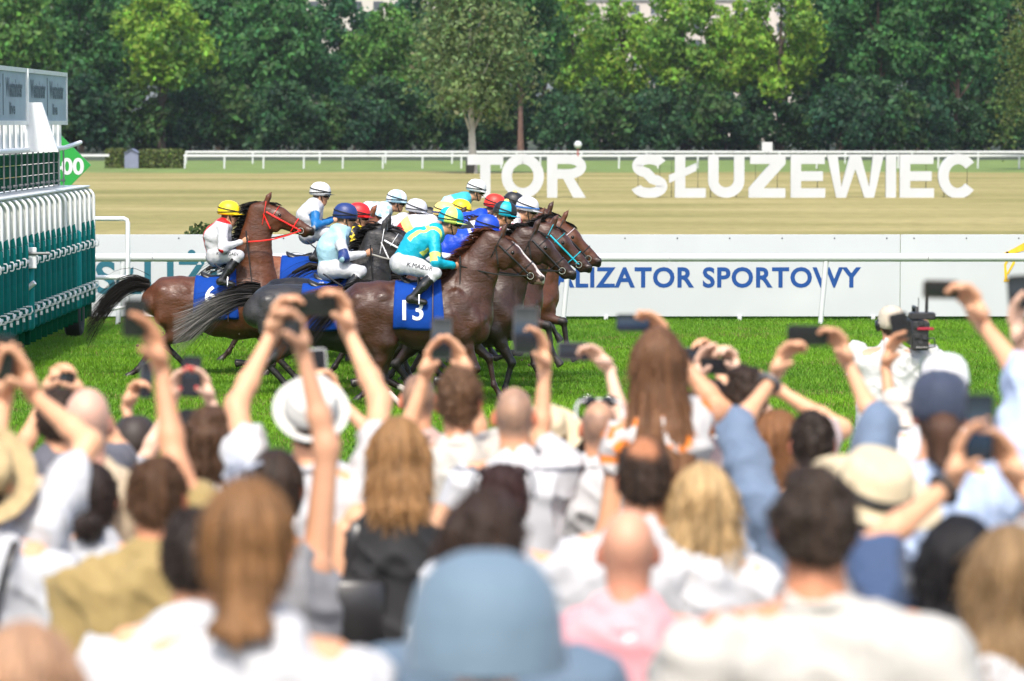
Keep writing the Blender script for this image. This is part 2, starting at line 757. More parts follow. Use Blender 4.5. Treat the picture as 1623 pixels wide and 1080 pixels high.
# grass blades of the near turf, one mass nobody could count
NB = 560000
gy = 31 + (63.8 - 31) * RNG.random(NB) ** .95
gx = (RNG.random(NB) * 2 - 1) * (gy * .139 + .5)
gp = np.stack([gx, gy, np.interp(gy, [19, 32, 36], [.38, .02, 0])], 1)
pat = vnoise(gp, .9, 5) * .6 + vnoise(gp, 3.1, 6) * .4
hgt = (.026 + .036 * RNG.random(NB)) * (1 + .35 * pat)
ang = RNG.random(NB) * 6.283
lean = .35 + .5 * RNG.random(NB)
wv = .0065 + .0045 * RNG.random(NB)
bx, by = np.cos(ang) * wv, np.sin(ang) * wv
la = RNG.random(NB) * 6.283
V = np.zeros((NB, 3, 3))
V[:, 0] = gp + np.stack([bx, by, np.zeros(NB)], 1)
V[:, 1] = gp - np.stack([bx, by, np.zeros(NB)], 1)
V[:, 2] = gp + np.stack([np.cos(la) * hgt * lean, np.sin(la) * hgt * lean, hgt], 1)
mow = vnoise(gp * np.array([.25, .9, 1]), .5, 8)
base = np.stack([0.140 + .045 * pat + .03 * mow, 0.300 + .070 * pat + .05 * mow, 0.018 + 0 * pat], 1) * (.8 + .4 * RNG.random(NB))[:, None]
worn = vnoise(gp * np.array([.55, 1.2, 1]), 1.1, 17) + .5 * vnoise(gp, 4.5, 18)
dryb = RNG.random(NB) < .03 + .30 * smoothstep(.35, .9, worn)
base[dryb] = np.array([.22, .21, .06])
gc = np.repeat(base, 3, axis=0)
m_blade = material('grass_blade', attr=True, rough=.55, var=.05, scale=.6, trans=.35, spec=.25)
V = V.copy()
gm = np_mesh('turf_grass', V.reshape(-1, 3), np.arange(NB * 3).reshape(-1, 3), m_blade, col=gc, smooth=False)
tag(link('turf_grass', gm), 'short bright green turf of the racetrack', 'grass', kind='stuff')

# ================================================================== trackside rail and advertising boards
m_white = material('white_plastic', (0.56, 0.575, 0.58), .35, .04, 2.0, dirt=((0.55, 0.55, 0.50), 1.3, .25))
m_board = material('white_board', (0.475, 0.497, 0.512), .42, .03, .7, dirt=((0.62, 0.64, 0.64), .8, .22))
m_blue = material('blue_print', srgb(0, 64, 132), .5, .05, 3)
m_tealprint = material('teal_print', srgb(28, 92, 108), .5, .05, 3)
m_gold = material('gold_print', srgb(222, 178, 40), .5, .15, 9)
m_iron = material('dark_iron', (0.03, 0.03, 0.03), .5, .2, 9)

YR = 60.9
sr = scale_at(YR)
rail = empty('running_rail', (0, YR, 0))
zc = P(811, 408.5, YR)[2]
for i in range(9):                       # lengths of tube butted end to end
    x0 = -18 + i * 4.1
    MB().tube([(x0 + .004, 0, zc), (x0 + 4.096, 0, zc)], .066, 14).build('rail_tube', m_white, rail, 50)
for px in (84, 195, 492, 900, 1308, 1716):
    xb, xt = P(px - 8, 515, YR)[0], P(px + 1, 415, YR)[0]
    pts = [(xb, -.02, -.02), (xb + .02, -.02, .25), (xb + .055, -.01, .62), (xt, .0, zc - .06)]
    MB().tube(pts, [.04, .042, .043, .046], 10).build('rail_post', m_white, rail, 50)
tag(rail, 'white tubular running rail on leaning posts in front of advertising boards', 'rail')

YB = 62.2
sb = scale_at(YB)
zt, zb = P(811, 372, YB)[2], P(811, 502, YB)[2]
board_edges = [-694, 13, 720, 1427, 2134]
board_labels = ['white advertising board hidden mostly behind the starting gate',
                'white advertising board with teal lettering behind the bay horse tail',
                'white advertising board with blue TOTALIZATOR SPORTOWY lettering',
                'white advertising board with gold crest at the right edge']
boards = []
for i in range(4):
    x0, x1 = P(board_edges[i], 400, YB)[0] + .004, P(board_edges[i + 1], 400, YB)[0] - .004
    b = empty('advertising_board', ((x0 + x1) / 2, YB, 0))
    w = x1 - x0
    MB().box((0, .012, (zt + zb) / 2), (w, .024, zt - zb), bev=.004).build('panel', m_board, b)
    for fx in (-.46, -.16, .14, .44):
        f = MB().box((fx * w, -.02, .035), (.07, .06, .10), bev=.01)
        f.box((fx * w, .06, (zt + zb) / 2 - .1), (.05, .05, zt - zb - .2))
        f.tube([(fx * w, .08, zt * .8), (fx * w, .6, 0)], .02, 6)
        f.build('foot_bracket', m_white, b)
    for q in np.linspace(-.47, .47, 9):
        MB().lathe([(.0001, 0), (.012, 0), (.012, .006), (.0001, .007)], 8, (q * w, -.001, zt - .06), Matrix.Rotation(R(90), 3, 'X')).build('rivet', m_iron, b)
    tag(b, board_labels[i], 'advertising board', 'advertising boards along the track')
    boards.append((b, (x0 + x1) / 2))


def print_on_board(bi, text, px0, px1, py0, py1, mat, bold=.02, name='lettering'):
    """flat print: lettering stretched to the box px0..px1, py0..py1 on board bi"""
    V, Fs = text_vf(text, 1.0, bold, spacing=1.08)
    lo, hi = V.min(0), V.max(0)
    a, c = P(px0, py1, YB), P(px1, py0, YB)
    X = a[0] + (V[:, 0] - lo[0]) / (hi[0] - lo[0]) * (c[0] - a[0]) - boards[bi][1]
    Z = a[2] + (V[:, 1] - lo[1]) / (hi[1] - lo[1]) * (c[2] - a[2])
    W = np.stack([X, np.full(len(X), -.004), Z], 1)
    link(name, mesh_vf(name, W, Fs, mat), boards[bi][0])


print_on_board(2, 'TOTALIZATOR SPORTOWY', 786, 1365, 423.5, 456.5, m_blue, .028)
print_on_board(1, 'SŁUŻEWIEC', 152, 560, 396, 467, m_tealprint, .022)

# gold crest: two rearing figures holding a shield under a crown, drawn in strokes
cr = MB()


def stroke2(mb, pts, w, M4, dep=.003):
    pts = [Vector((p[0], p[1])) for p in pts]
    n = len(pts)
    Lf, Rt = [], []
    for i in range(n):
        d = (pts[min(i + 1, n - 1)] - pts[max(i - 1, 0)]).normalized()
        nn = Vector((-d.y, d.x))
        ww = (w[i] if hasattr(w, '__len__') else w) / 2
        Lf.append(pts[i] + nn * ww)
        Rt.append(pts[i] - nn * ww)
    V = [M4 @ Vector((p.x, p.y, 0)) for p in Lf] + [M4 @ Vector((p.x, p.y, 0)) for p in Rt]
    V += [M4 @ Vector((p.x, p.y, dep)) for p in Lf] + [M4 @ Vector((p.x, p.y, dep)) for p in Rt]
    Fs = []
    for i in range(n - 1):
        Fs += [(i, i + 1, n + i + 1, n + i), (2 * n + i, 3 * n + i, 3 * n + i + 1, 2 * n + i + 1),
               (i, 2 * n + i, 2 * n + i + 1, i + 1), (n + i, n + i + 1, 3 * n + i + 1, 3 * n + i)]
    Fs += [(0, n, 3 * n, 2 * n), (n - 1, 3 * n - 1, 4 * n - 1, 2 * n - 1)]
    mb.add(V, Fs)


cc = P(1636, 415, YB)
Mc = Matrix.Translation((cc[0] - boards[3][1], -.006, cc[2])) @ Matrix.Rotation(R(90), 4, 'X')
for sg in (-1, 1):
    stroke2(cr, [(sg * .42, -.30), (sg * .44, -.05), (sg * .36, .10), (sg * .42, .16)], [.05, .035, .05, .03], Mc)
    stroke2(cr, [(sg * .40, -.20), (sg * .30, -.02), (sg * .28, .12)], [.03, .04, .02], Mc)
    stroke2(cr, [(sg * .46, -.31), (sg * .20, -.30), (sg * .02, -.33)], [.03, .05, .04], Mc)
    stroke2(cr, [(sg * .48, .12), (sg * .30, .17), (sg * .12, .25), (sg * .01, .24)], [.02, .08, .12, .14], Mc)
cr.build('crest', m_gold, boards[3][0])

# low dark gap strip and tall grass tufts behind the boards
for (px, w, lab) in ((330, 62, 'low dark bush peeping over the boards behind the yellow capped jockey'),):
    bo = empty('low_bush', P(px, 371, 66.0) * np.array([1, 1, 0]))
    bv = []
    nl = 900
    q = RNG.normal(size=(nl, 3))
    q /= np.linalg.norm(q, axis=1)[:, None]
    cen = q * np.array([.42, .3, .36]) * (.6 + .45 * RNG.random((nl, 1))) + np.array([0, 0, 1.12])
    d1 = RNG.normal(size=(nl, 3)) * .03
    d2 = RNG.normal(size=(nl, 3)) * .03
    VV = np.stack([cen - d1, cen - d2, cen + d1, cen + d2], 1).reshape(-1, 3)
    mm = np_mesh('foliage', VV, np.arange(nl * 4).reshape(-1, 4), material('bush_leaf', (0.05, 0.085, 0.015), .6, .4, 6, trans=.3), smooth=False)
    link('foliage', mm, bo)
    MB().tube([(0, 0, 0), (.02, 0, .5), (0, .02, 1.1)], [.03, .025, .015], 6).build('stem', m_iron, bo)
    tag(bo, lab, 'bush')

# ================================================================== big white letters on the dry field
YL = 164.5
sl = scale_at(YL)
m_letter = material('letter_white', (0.45, 0.468, 0.485), .45, .03, 1.0, dirt=((0.66, 0.67, 0.66), 1.1, .2))
ZL0 = P(811, 318.5, YL)[2]
LH = 68.5 / sl
TH = 16.3 / sl
DEP = .30


def arc(cx, cy, rx, ry, a0, a1, n):
    return [(cx + rx * math.cos(R(a0 + (a1 - a0) * i / n)), cy + ry * math.sin(R(a0 + (a1 - a0) * i / n))) for i in range(n + 1)]


def letter(ch, px0, px1, lab):
    w = (px1 - px0) / sl
    h, t = LH, TH
    xc = P((px0 + px1) / 2, 318, YL)[0]
    o = empty('sign_letter', (xc, YL, max(ZL0, 0)))
    M4 = Matrix.Translation((-w / 2, 0, 0)) @ Matrix.Rotation(R(90), 4, 'X')
    mb = MB()
    pr = lambda poly, dz=0.0: mb.prism(poly, DEP, Matrix.Translation((0, -dz, 0)) @ M4)
    if ch == 'T':
        pr([(w / 2 - t / 2, 0), (w / 2 + t / 2, 0), (w / 2 + t / 2, h - t), (w, h - t), (w, h), (0, h), (0, h - t), (w / 2 - t / 2, h - t)])
    elif ch == 'I':
        pr([(0, 0), (w, 0), (w, h), (0, h)])
    elif ch == 'E':
        q = t * .92
        pr([(0, 0), (w, 0), (w, q), (t, q), (t, h / 2 - q / 2), (w * .93, h / 2 - q / 2), (w * .93, h / 2 + q / 2), (t, h / 2 + q / 2),
            (t, h - q), (w * .98, h - q), (w * .98, h), (0, h)])
    elif ch == 'Ł':
        x0 = w * .16
        pr([(x0, 0), (w, 0), (w, t * .92), (x0 + t, t * .92), (x0 + t, h), (x0, h)])
        pr([(0, h * .34), (0, h * .52), (w * .74, h * .80), (w * .74, h * .62)], .006)
    elif ch == 'U':
        r = w / 2
        outer = arc(r, r * .95, r, r * .95, 180, 360, 14)
        inner = arc(r, r * .95, r - t, r * .95 - t, 360, 180, 14)
        pr([(0, h)] + outer + [(w, h), (w - t, h)] + inner + [(t, h)])
    elif ch == 'Ż':
        q = t * .92
        pr([(0, 0), (w, 0), (w, q), (t * 1.45, q), (w, h - q), (w, h), (w * .04, h), (w * .04, h - q), (w - t * 1.5, h - q), (0, q)])
        pr([(w / 2 - t / 2, h + t * .25), (w / 2 + t / 2, h + t * .25), (w / 2 + t / 2, h + t * 1.2), (w / 2 - t / 2, h + t * 1.2)])
        mb.tube([(-.08, -.1, h), (-.08, -.1, h + .2)], .02, 6)
        mb.tube([(.08, -.1, h), (.08, -.1, h + .2)], .02, 6)
    elif ch == 'W':
        s_ = t * 1.02
        pr([(w * .17, 0), (w * .335, 0), (w / 2, h * .66), (w * .665, 0), (w * .83, 0), (w, h), (w - s_, h), (w * .745, h * .24),
            (w * .59, h), (w * .41, h), (w * .255, h * .24), (s_, h), (0, h)])
    elif ch == 'O':
        stroke2(mb, arc(w / 2, h / 2, w / 2 - t / 2, h / 2 - t / 2 + .03, 90, 450, 40), t, M4, DEP)
    elif ch == 'C':
        stroke2(mb, arc(w / 2 + .05, h / 2, w / 2 - t / 2 + .03, h / 2 - t / 2 + .03, 38, 322, 34), t, M4, DEP)
    elif ch == 'S':
        pts = arc(w * .5, h * .735, w * .5 - t * .55, h * .265 - t / 2 + .02, 18, 90, 8)[0:] + arc(w * .5, h * .735, w * .5 - t * .6, h * .265 - t / 2 + .02, 98, 255, 14)
        pts += arc(w * .5, h * .27, w * .5 - t * .5, h * .27 - t / 2 + .02, 75, -90, 14) + arc(w * .5, h * .27, w * .5 - t * .5, h * .27 - t / 2 + .02, 262, 190, 8)
        stroke2(mb, pts, t * .98, M4, DEP)
    elif ch == 'R':
        pr([(0, 0), (t, 0), (t, h), (0, h)])
        yb = h * .44
        c = (h + yb) / 2
        ry = (h - yb) / 2
        pts = [(t - .01, h - t * .46), (w * .5, h - t * .46)] + arc(w * .55, c, w * .36 - t * .1, ry - t * .46, 88, -88, 14) + [(w * .5, yb + t * .46), (t - .01, yb + t * .46)]
        stroke2(mb, pts, t * .92, M4, DEP - .004)
        pr([(w * .40, yb + .05), (w * .40 + t * 1.05, yb + .05), (w, 0), (w - t * 1.22, 0)], -.003)
    mb.build('letter_face', m_letter, o)
    for sx in ((-.06, .06) if ch in 'TI' else (-.42, .30) if ch in 'ERŁU' else (-.3, .3)):
        MB().tube([(sx * w, .16, -.05), (sx * w, .16, h * .85)], .009, 6).tube([(sx * w, .5, 0), (sx * w, .16, h * .5)], .008, 6).build('support', m_iron, o)
    tag(o, lab, 'letter', 'big white letters on the dry field')


for ch, a, b, lab in (('T', 741, 797.5, 'big white letter T in front of the birch trunk'),
                      ('O', 795, 862, 'big white letter O behind the red capped jockey'),
                      ('R', 867, 928.5, 'big white letter R ending the first word'),
                      ('S', 1000, 1057.5, 'big white letter S starting the long word'),
                      ('Ł', 1060, 1118, 'big white letter L with a slash stroke'),
                      ('U', 1122, 1179, 'big white letter U after the slashed L'),
                      ('Ż', 1186, 1244, 'big white letter Z with a square dot above'),
                      ('E', 1252.5, 1307, 'big white letter E between Z and W'),
                      ('W', 1309.5, 1399.5, 'big white letter W in the long word'),
                      ('I', 1403, 1419, 'big white letter I between W and E'),
                      ('E', 1425, 1479, 'big white letter E between I and C'),
                      ('C', 1485, 1545.5, 'big white letter C ending the long word')):
    letter(ch, a, b, lab)

# ================================================================== far rails, hedges, shed, markers
def far_rail(Y, h, x0, x1, step, lab):
    o = empty('far_rail', (0, Y, 0))
    n = int((x1 - x0) / 12)
    for i in range(n):
        a = x0 + (x1 - x0) * i / n
        c = x0 + (x1 - x0) * (i + 1) / n
        MB().box(((a + c) / 2, 0, h), (c - a - .02, .07, .17), bev=.02).build('rail_tube', m_white, o)
    x = x0 + .1
    while x < x1:
        MB().tube([(x - .02, 0, -.02), (x - .01, 0, h * .5), (x, .01, h - .08)], [.06, .062, .065], 6).build('rail_post', m_white, o, 60)
        x += step * (1 + .06 * (random.random() - .5))
    tag(o, lab, 'rail')


Yf = 6086 / 22.6
far_rail(Yf, .90, P(291, 260, Yf)[0], 42, 2.8, 'near one of two far white rails, right of the hedges')
far_rail(Yf + 1.5, .90, -42, P(170, 260, Yf)[0], 2.8, 'short white far rail left of the hedges')
far_rail(6086 / 20.2, .92, P(291, 260, 300)[0], 46, 5.2, 'farther of two far white rails, before the woods')

m_hedge = material('hedge_leaf', attr=True, rough=.65, var=.2, scale=2, trans=.25)


def leaf_cloud(cen, nrm, size, col, cvar, seed, aspect=.62):
    """numpy quads: leaf-sized faces at given centres, roughly facing nrm"""
    rg = np.random.default_rng(seed)
    n = len(cen)
    nn = nrm + rg.normal(size=(n, 3)) * .75
    nn /= np.linalg.norm(nn, axis=1)[:, None] + 1e-9
    a = np.cross(nn, rg.normal(size=(n, 3)))
    a /= np.linalg.norm(a, axis=1)[:, None] + 1e-9
    b = np.cross(nn, a)
    s = size * (.6 + .8 * rg.random((n, 1)))
    V = np.stack([cen - a * s, cen - b * s * aspect + nn * s * .15, cen + a * s, cen + b * s * aspect + nn * s * .15], 1).reshape(-1, 3)
    c = A3(col)[None, :] * (1 + cvar * (rg.random((n, 1)) * 2 - 1)) * (1 + .25 * cvar * rg.normal(size=(n, 3)))
    return V, np.arange(n * 4).reshape(-1, 4), np.repeat(np.clip(c, .002, 1), 4, axis=0)


def hedge(px0, px1, ytop, Y, dep, lab, seed):
    x0, x1 = P(px0, 268, Y)[0], P(px1, 268, Y)[0]
    zt_ = P(811, ytop, Y)[2]
    w = x1 - x0
    o = empty('clipped_hedge', ((x0 + x1) / 2, Y, 0))
    MB().box((0, 0, zt_ / 2), (w * .94, dep * .92, zt_ * .97), bev=.1).build('branches', material('hedge_core', (.02, .03, .01), .9), o)
    rg = np.random.default_rng(seed)
    n = int(2600 * w / 3) + 800
    u = rg.random((n, 3)) - .5
    f = rg.integers(0, 5, n)
    nr = np.zeros((n, 3))
    for k, (ax, sg) in enumerate(((0, 1), (0, -1), (1, 1), (1, -1), (2, 1))):
        m = f == k
        u[m, ax] = .5 * sg
        nr[m, ax] = sg
    cen = u * np.array([w, dep, zt_]) + np.array([0, 0, zt_ / 2]) + rg.normal(size=(n, 3)) * .05
    cen[:, 2] = np.maximum(cen[:, 2], .03)
    V, Q, C = leaf_cloud(cen, nr, .085, (.085, .115, .022), .5, seed)
    link('foliage', np_mesh('foliage', V, Q, m_hedge, col=C, smooth=False), o)
    tag(o, lab, 'hedge')


Yh = 6086 / 22.4
hedge(170, 198, 238, Yh, 1.6, 'small clipped hedge left of the grey shed', 3)
hedge(224, 290, 239, Yh, 1.6, 'long clipped hedge right of the grey shed', 4)
m_shed = material('grey_shed_paint', srgb(112, 118, 140), .6, .1, 2)
a, c = P(198, 269, Yh - .2), P(222, 269, Yh - .2)
sh = empty('garden_shed', ((a[0] + c[0]) / 2, Yh, 0))
w = (c[0] - a[0]) * .92
hs = P(811, 243, Yh)[2]
MB().prism([(-w / 2, 0), (w / 2, 0), (w / 2, hs), (0, hs + .28), (-w / 2, hs)], 1.5, Matrix.Translation((0, .6, 0)) @ Matrix.Rotation(R(90), 4, 'X')).build('wall', m_shed, sh)
rf = MB()
for sg in (-1, 1):
    rf.box((sg * w / 4, -.15, hs + .16), (w / 2 * 1.2, 1.75, .04), Matrix.Rotation(sg * math.atan2(.28, w / 2), 3, 'Y'))
rf.build('roof', m_shed, sh)
for i in range(5):
    MB().box((-w / 2 + w * (i + .5) / 5, -.905, hs / 2), (w / 5 - .02, .012, hs - .06)).build('plank', m_shed, sh)
tag(sh, 'small grey shed between the two clipped hedges', 'shed')

# little white marker ball on a pole in front of the wood
mk = empty('marker_pole', P(916, 262, 255) * np.array([1, 1, 0]))
zb_ = P(916, 230, 255)[2]
MB().tube([(0, 0, 0), (0, 0, zb_ - .2)], .05, 8).build('pole', material('red_pole', (.4, .05, .03), .5), mk, 60)
MB().ball((0, 0, zb_), .27, 14).build('ball', m_white, mk, 180)
tag(mk, 'white ball on a thin pole above the letter R', 'marker')

# ================================================================== green distance sign
YG = 66.5
gs = empty('distance_sign', P(93, 262, YG) * np.array([1, 1, 0]))
zs = P(93, 262, YG)[2]
m_signgreen = material('sign_green', srgb(28, 140, 52), .4, .05, 3)
hd = 51.5 / scale_at(YG)
MB().prism([(-hd, 0), (0, -hd), (hd, 0), (0, hd)], .05, Matrix.Translation((0, 0, zs)) @ Matrix.Rotation(R(90), 4, 'X')).build('sign_plate', m_signgreen, gs)
V, Fs = text_vf('400', 1.0, .03)
lo, hi = V.min(0), V.max(0)
k = (27 / scale_at(YG)) / (hi[1] - lo[1])
wtx = (hi[0] - lo[0]) * k
W = np.stack([(V[:, 0] - hi[0]) * k + (133.5 - 93) / scale_at(YG), np.full(len(V), -.056), (V[:, 1] - (lo[1] + hi[1]) / 2) * k + zs - .02], 1)
link('number', mesh_vf('number', W, Fs, m_white), gs)
MB().tube([(0, .03, 0), (0, .03, zs)], .04, 10).build('post', m_white, gs, 60)
tag(gs, 'green diamond sign with white 400 beside the starting gate', 'sign')

# ================================================================== starting gate
m_teal = material('gate_teal_pad', srgb(4, 104, 100), .75, .14, 5, .25, 14, spec=.15, dirt=((.004, .05, .05), 3, .5))
m_dkgreen = material('gate_dark_green', srgb(4, 70, 46), .85, .2, 6, .2, 12, spec=.05)
m_gatewhite = material('gate_white_steel', (0.76, 0.775, 0.775), .35, .06, 3, dirt=((0.42, 0.40, 0.36), 4, .35))
m_steel = material('galvanised_steel', (0.20, 0.21, 0.21), .5, .2, 12, metal=.3)
m_mesh = material('banner_mesh', srgb(158, 172, 180), .7, .1, 1.2)
m_meshtext = material('banner_mesh_print', srgb(84, 98, 108), .7, .1, 3)
m_rubber = material('tyre_rubber', (0.018, 0.018, 0.018), .75, .2, 20)

X1 = P(152, 400, 58.5)[0]
gate = empty('starting_gate', (X1, 52, 0))
NP = 21
dY = 11.2 / 18
door = None
proto = {}


def gate_door(parent_loc_y, light):
    """one open stall door: padded panel with a bent white tube frame above"""
    z0, z1, zt_ = .46, 1.50, 2.19
    if 'pad' not in proto:
        pb = MB()
        pb.box((-.48, 0, (z0 + z1) / 2 + .06), (.94, .12, z1 - z0 + .12), bev=.03)
        pb.prism([(-.30, 0), (-.01, 0), (-.03, .12), (-.12, .06)], .1, Matrix.Translation((0, .05, z1 + .11)) @ Matrix.Rotation(R(90), 4, 'X'))
        proto['pad'] = pb.mesh('pad', m_teal, 40)
        pb2 = MB()
        pb2.box((-.48, 0, (z0 + z1) / 2 + .06), (.94, .12, z1 - z0 + .12), bev=.03)
        proto['pad2'] = pb2.mesh('pad', material('gate_teal_pad_lit', srgb(20, 132, 132), .75, .1, 4, spec=.15), 40)  # brighter copy of the gate teal: its lit look is put into the colour
        sk = MB()
        sk.box((-.5, 0, .36), (.86, .05, .22), bev=.01)
        proto['skirt'] = sk.mesh('skirt', m_dkgreen)
        fr = MB()
        pts = [(-.03, 0, z1 + .02), (-.03, 0, zt_ - .12)] + [(-.03 - .12 * (1 - math.cos(a)), 0, zt_ - .12 + .12 * math.sin(a)) for a in np.linspace(.2, math.pi / 2, 6)] + [(-.95, 0, zt_)]
        fr.tube(pts, .024, 8)
        proto['frame'] = fr.mesh('tube_frame', m_gatewhite, 60)
        sp = MB()
        sp.prism([(-.72, z1 + .24), (-.06, zt_ - .62), (-.045, zt_ - .08), (-.72, zt_ - .05)], .02, Matrix.Translation((0, .01, 0)) @ Matrix.Rotation(R(90), 4, 'X'))
        proto['sheet'] = sp.mesh('head_panel', m_gatewhite)
        lt = MB()
        lt.tube([(.0, -.05, 1.33), (.035, -.05, 1.33), (.048, -.05, 1.35), (.048, -.05, 1.42), (.035, -.05, 1.44), (0, -.05, 1.44)], .009, 6)
        lt.box((-.01, -.03, 1.38), (.03, .10, .05), bev=.01)
        proto['latch'] = lt.mesh('upper_latch', m_gatewhite, 60)
        l2 = MB()
        l2.tube([(-.1, -.05, .68), (.02, -.07, .69), (.05, -.07, .73), (.035, -.05, .79), (-.08, -.05, .79)], .012, 6)
        l2.box((-.03, -.04, .73), (.04, .10, .05), bev=.012)
        l2.tube([(.01, -.06, .62), (.01, -.06, .67)], .018, 6)
        proto['lower'] = l2.mesh('lower_latch', m_gatewhite, 60)
    y = parent_loc_y
    link('pad', proto['pad2' if light else 'pad'], gate, (0, y, 0))
    link('skirt', proto['skirt'], gate, (0, y, 0))
    link('tube_frame', proto['frame'], gate, (0, y, 0))
    link('head_panel', proto['sheet'], gate, (0, y + .05, 0))
    link('upper_latch', proto['latch'], gate, (0, y, 0))
    link('lower_latch', proto['lower'], gate, (0, y, 0))


for i in range(NP):
    y = 58.5 - i * dY - 52
    gate_door(y, i == 3)
# wide joint between the two halves of the gate
yj = 58.5 - 12.45 * dY - 52
MB().box((-.47, yj, 1.04), (.98, .16, 1.16), bev=.03).build('joint_pad', proto['pad2'].materials[0], gate, 40)
MB().box((-.02, yj - .12, 1.42), (.18, .05, .28), bev=.01).build('lock_plate', m_gatewhite, gate)
MB().tube([(-.15, yj - .15, 1.48), (.25, yj - .15, 1.48)], .02, 8).build('lock_bar', m_steel, gate, 60)
MB().tube([(-.1, yj - .13, .98), (.05, yj - .17, 1.1)], .035, 8).build('door_lever', m_gatewhite, gate, 60)
# white canopy slab on top
MB().box((-.62, (58.5 + 45.5) / 2 - 52, 2.235), (1.05, 13.2, .03), bev=.008).build('canopy', m_gatewhite, gate)
# padded dark-green upper stall backs with vertical rods
XB = -.52
nsec = 20
for i in range(nsec):
    y0 = 58.3 - i * dY - 52
    for k, (za, zb2) in enumerate(((2.27, 2.44), (2.45, 2.60), (2.61, 2.76))):
        MB().box((XB - .05, y0 - dY / 2, (za + zb2) / 2), (.08, dY - .02, zb2 - za), bev=.02).build('back_pad', m_dkgreen, gate, 40)
    MB().tube([(XB + .06, y0, 2.26), (XB + .06, y0, 2.80)], .012, 6).tube([(XB + .02, y0, 2.33), (XB + .08, y0, 2.33)], .02, 6).build('rod', m_steel, gate, 60)
    MB().tube([(XB, y0, 2.78), (XB, y0, 3.22)], .03, 6).tube([(XB, y0 - .14, 2.86), (XB, y0 - .14, 3.18)], .02, 6).build('upright', m_gatewhite, gate, 60)
    MB().box((XB - .10, y0 - dY / 2, 3.0), (.02, dY - .2, .36), bev=.004).build('window_panel', m_mesh, gate)
MB().tube([(XB + .07, 45.5 - 52, 2.82), (XB + .07, 58.3 - 52, 2.82), (XB + .25, 58.9 - 52, 2.90)], .035, 8).build('top_rail', m_gatewhite, gate, 60)
MB().box((XB - .3, 6.33, 2.85), (.6, .06, 1.3), bev=.01).build('end_post', m_gatewhite, gate)
# banner frames on the very top
for k, (ya, yb2) in enumerate(((58.6, 53.85), (53.75, 48.9), (48.8, 44.5))):
    fb = MB()
    zl, zh = 3.2, 3.93
    fb.box((XB + .07, (ya + yb2) / 2 - 52, zl), (.05, ya - yb2, .06))
    fb.box((XB + .07, (ya + yb2) / 2 - 52, zh), (.05, ya - yb2, .06))
    for yy in (ya - .03, yb2 + .03):
        fb.box((XB + .07, yy - 52, (zl + zh) / 2), (.049, .06, zh - zl - .06))
    fb.build('banner_frame', m_gatewhite, gate)
    MB().box((XB + .07, (ya + yb2) / 2 - 52, (zl + zh) / 2), (.01, ya - yb2 - .08, zh - zl - .06)).build('mesh_banner', m_mesh, gate)
    for q in (.27, .74):
        V, Fs = text_vf('Westminster', 1.0, .03)
        lo, hi = V.min(0), V.max(0)
        u = (V[:, 0] - lo[0]) / (hi[0] - lo[0]) - .5
        v = (V[:, 1] - lo[1]) / (hi[1] - lo[1]) - .5
        yc = yb2 + (ya - yb2) * (1 - q) - 52
        W = np.stack([np.full(len(V), XB + .078), yc + u * 1.75, 3.68 + v * .26], 1)
        link('lettering', mesh_vf('lettering', W, Fs, m_meshtext), gate)
        V, Fs = text_vf('live', 1.0, .03)
        lo, hi = V.min(0), V.max(0)
        W = np.stack([np.full(len(V), XB + .078), yc - .2 + ((V[:, 0] - lo[0]) / (hi[0] - lo[0]) - .5) * .6, 3.40 + ((V[:, 1] - lo[1]) / (hi[1] - lo[1]) - .5) * .17], 1)
        link('lettering', mesh_vf('lettering', W, Fs, m_meshtext), gate)
        MB().box((XB + .079, yc - 1.15, 3.58), (.004, .05, .55)).build('lettering', m_meshtext, gate)
# white trapezoid housing in front of the banner
tz = 54.0
MB().prism([(-.19, -.36), (.33, -.36), (.10, .33), (-.10, .33)], .10,
           Matrix.Translation((P(56, 200, tz)[0] - X1, tz - 52, P(56, 200, tz)[2])) @ Matrix.Rotation(R(90), 4, 'X')).build('housing', m_gatewhite, gate)
# bent tube guard at the far end
g0 = P(150, 347, 59.6)
g1 = P(203, 440, 59.6)
dx = g1[0] - X1
MB().tube([(-.2, 7.6, g0[2]), (dx - .06, 7.6, g0[2]), (dx - .015, 7.6, g0[2] - .02), (dx, 7.6, g0[2] - .07), (dx, 7.6, g1[2] + .05), (dx - .03, 7.6, g1[2]), (-.2, 7.6, g1[2])], .036, 8).build('end_guard', m_gatewhite, gate, 60)
MB().tube([(dx, 7.6, g1[2] + .05), (dx, 7.6, g1[2] - .45), (dx - .3, 7.6, .3)], .03, 8).build('end_guard', m_gatewhite, gate, 60)
for k, (yy, xx) in enumerate(((57.3, -.20), (50.4, -.50))):
    wh = MB()
    rot = Matrix.Rotation(R(90), 3, 'Y')
    wh.lathe([(.12, -.12), (.26, -.13), (.31, -.10), (.325, -.04), (.325, .04), (.31, .10), (.26, .13), (.19, .12), (.12, .08)], 28, (xx, yy - 52, .325), rot)
    t_ = wh.build('wheel', m_rubber, gate, 40)
    rm = MB()
    rm.lathe([(.0001, .04), (.05, .05), (.07, .02), (.14, .02), (.20, .075), (.235, .12), (.22, .05), (.0001, -.05)], 28, (xx, yy - 52, .325), rot)
    rm.build('rim', m_gatewhite, t_, 40)
    MB().tube([(xx - .12, yy - 52, .325), (xx - 1.6, yy - 52, .36)], .04, 8).build('axle', m_iron, gate)
tag(gate, 'teal and white starting gate with padded stall doors standing open', 'starting gate')

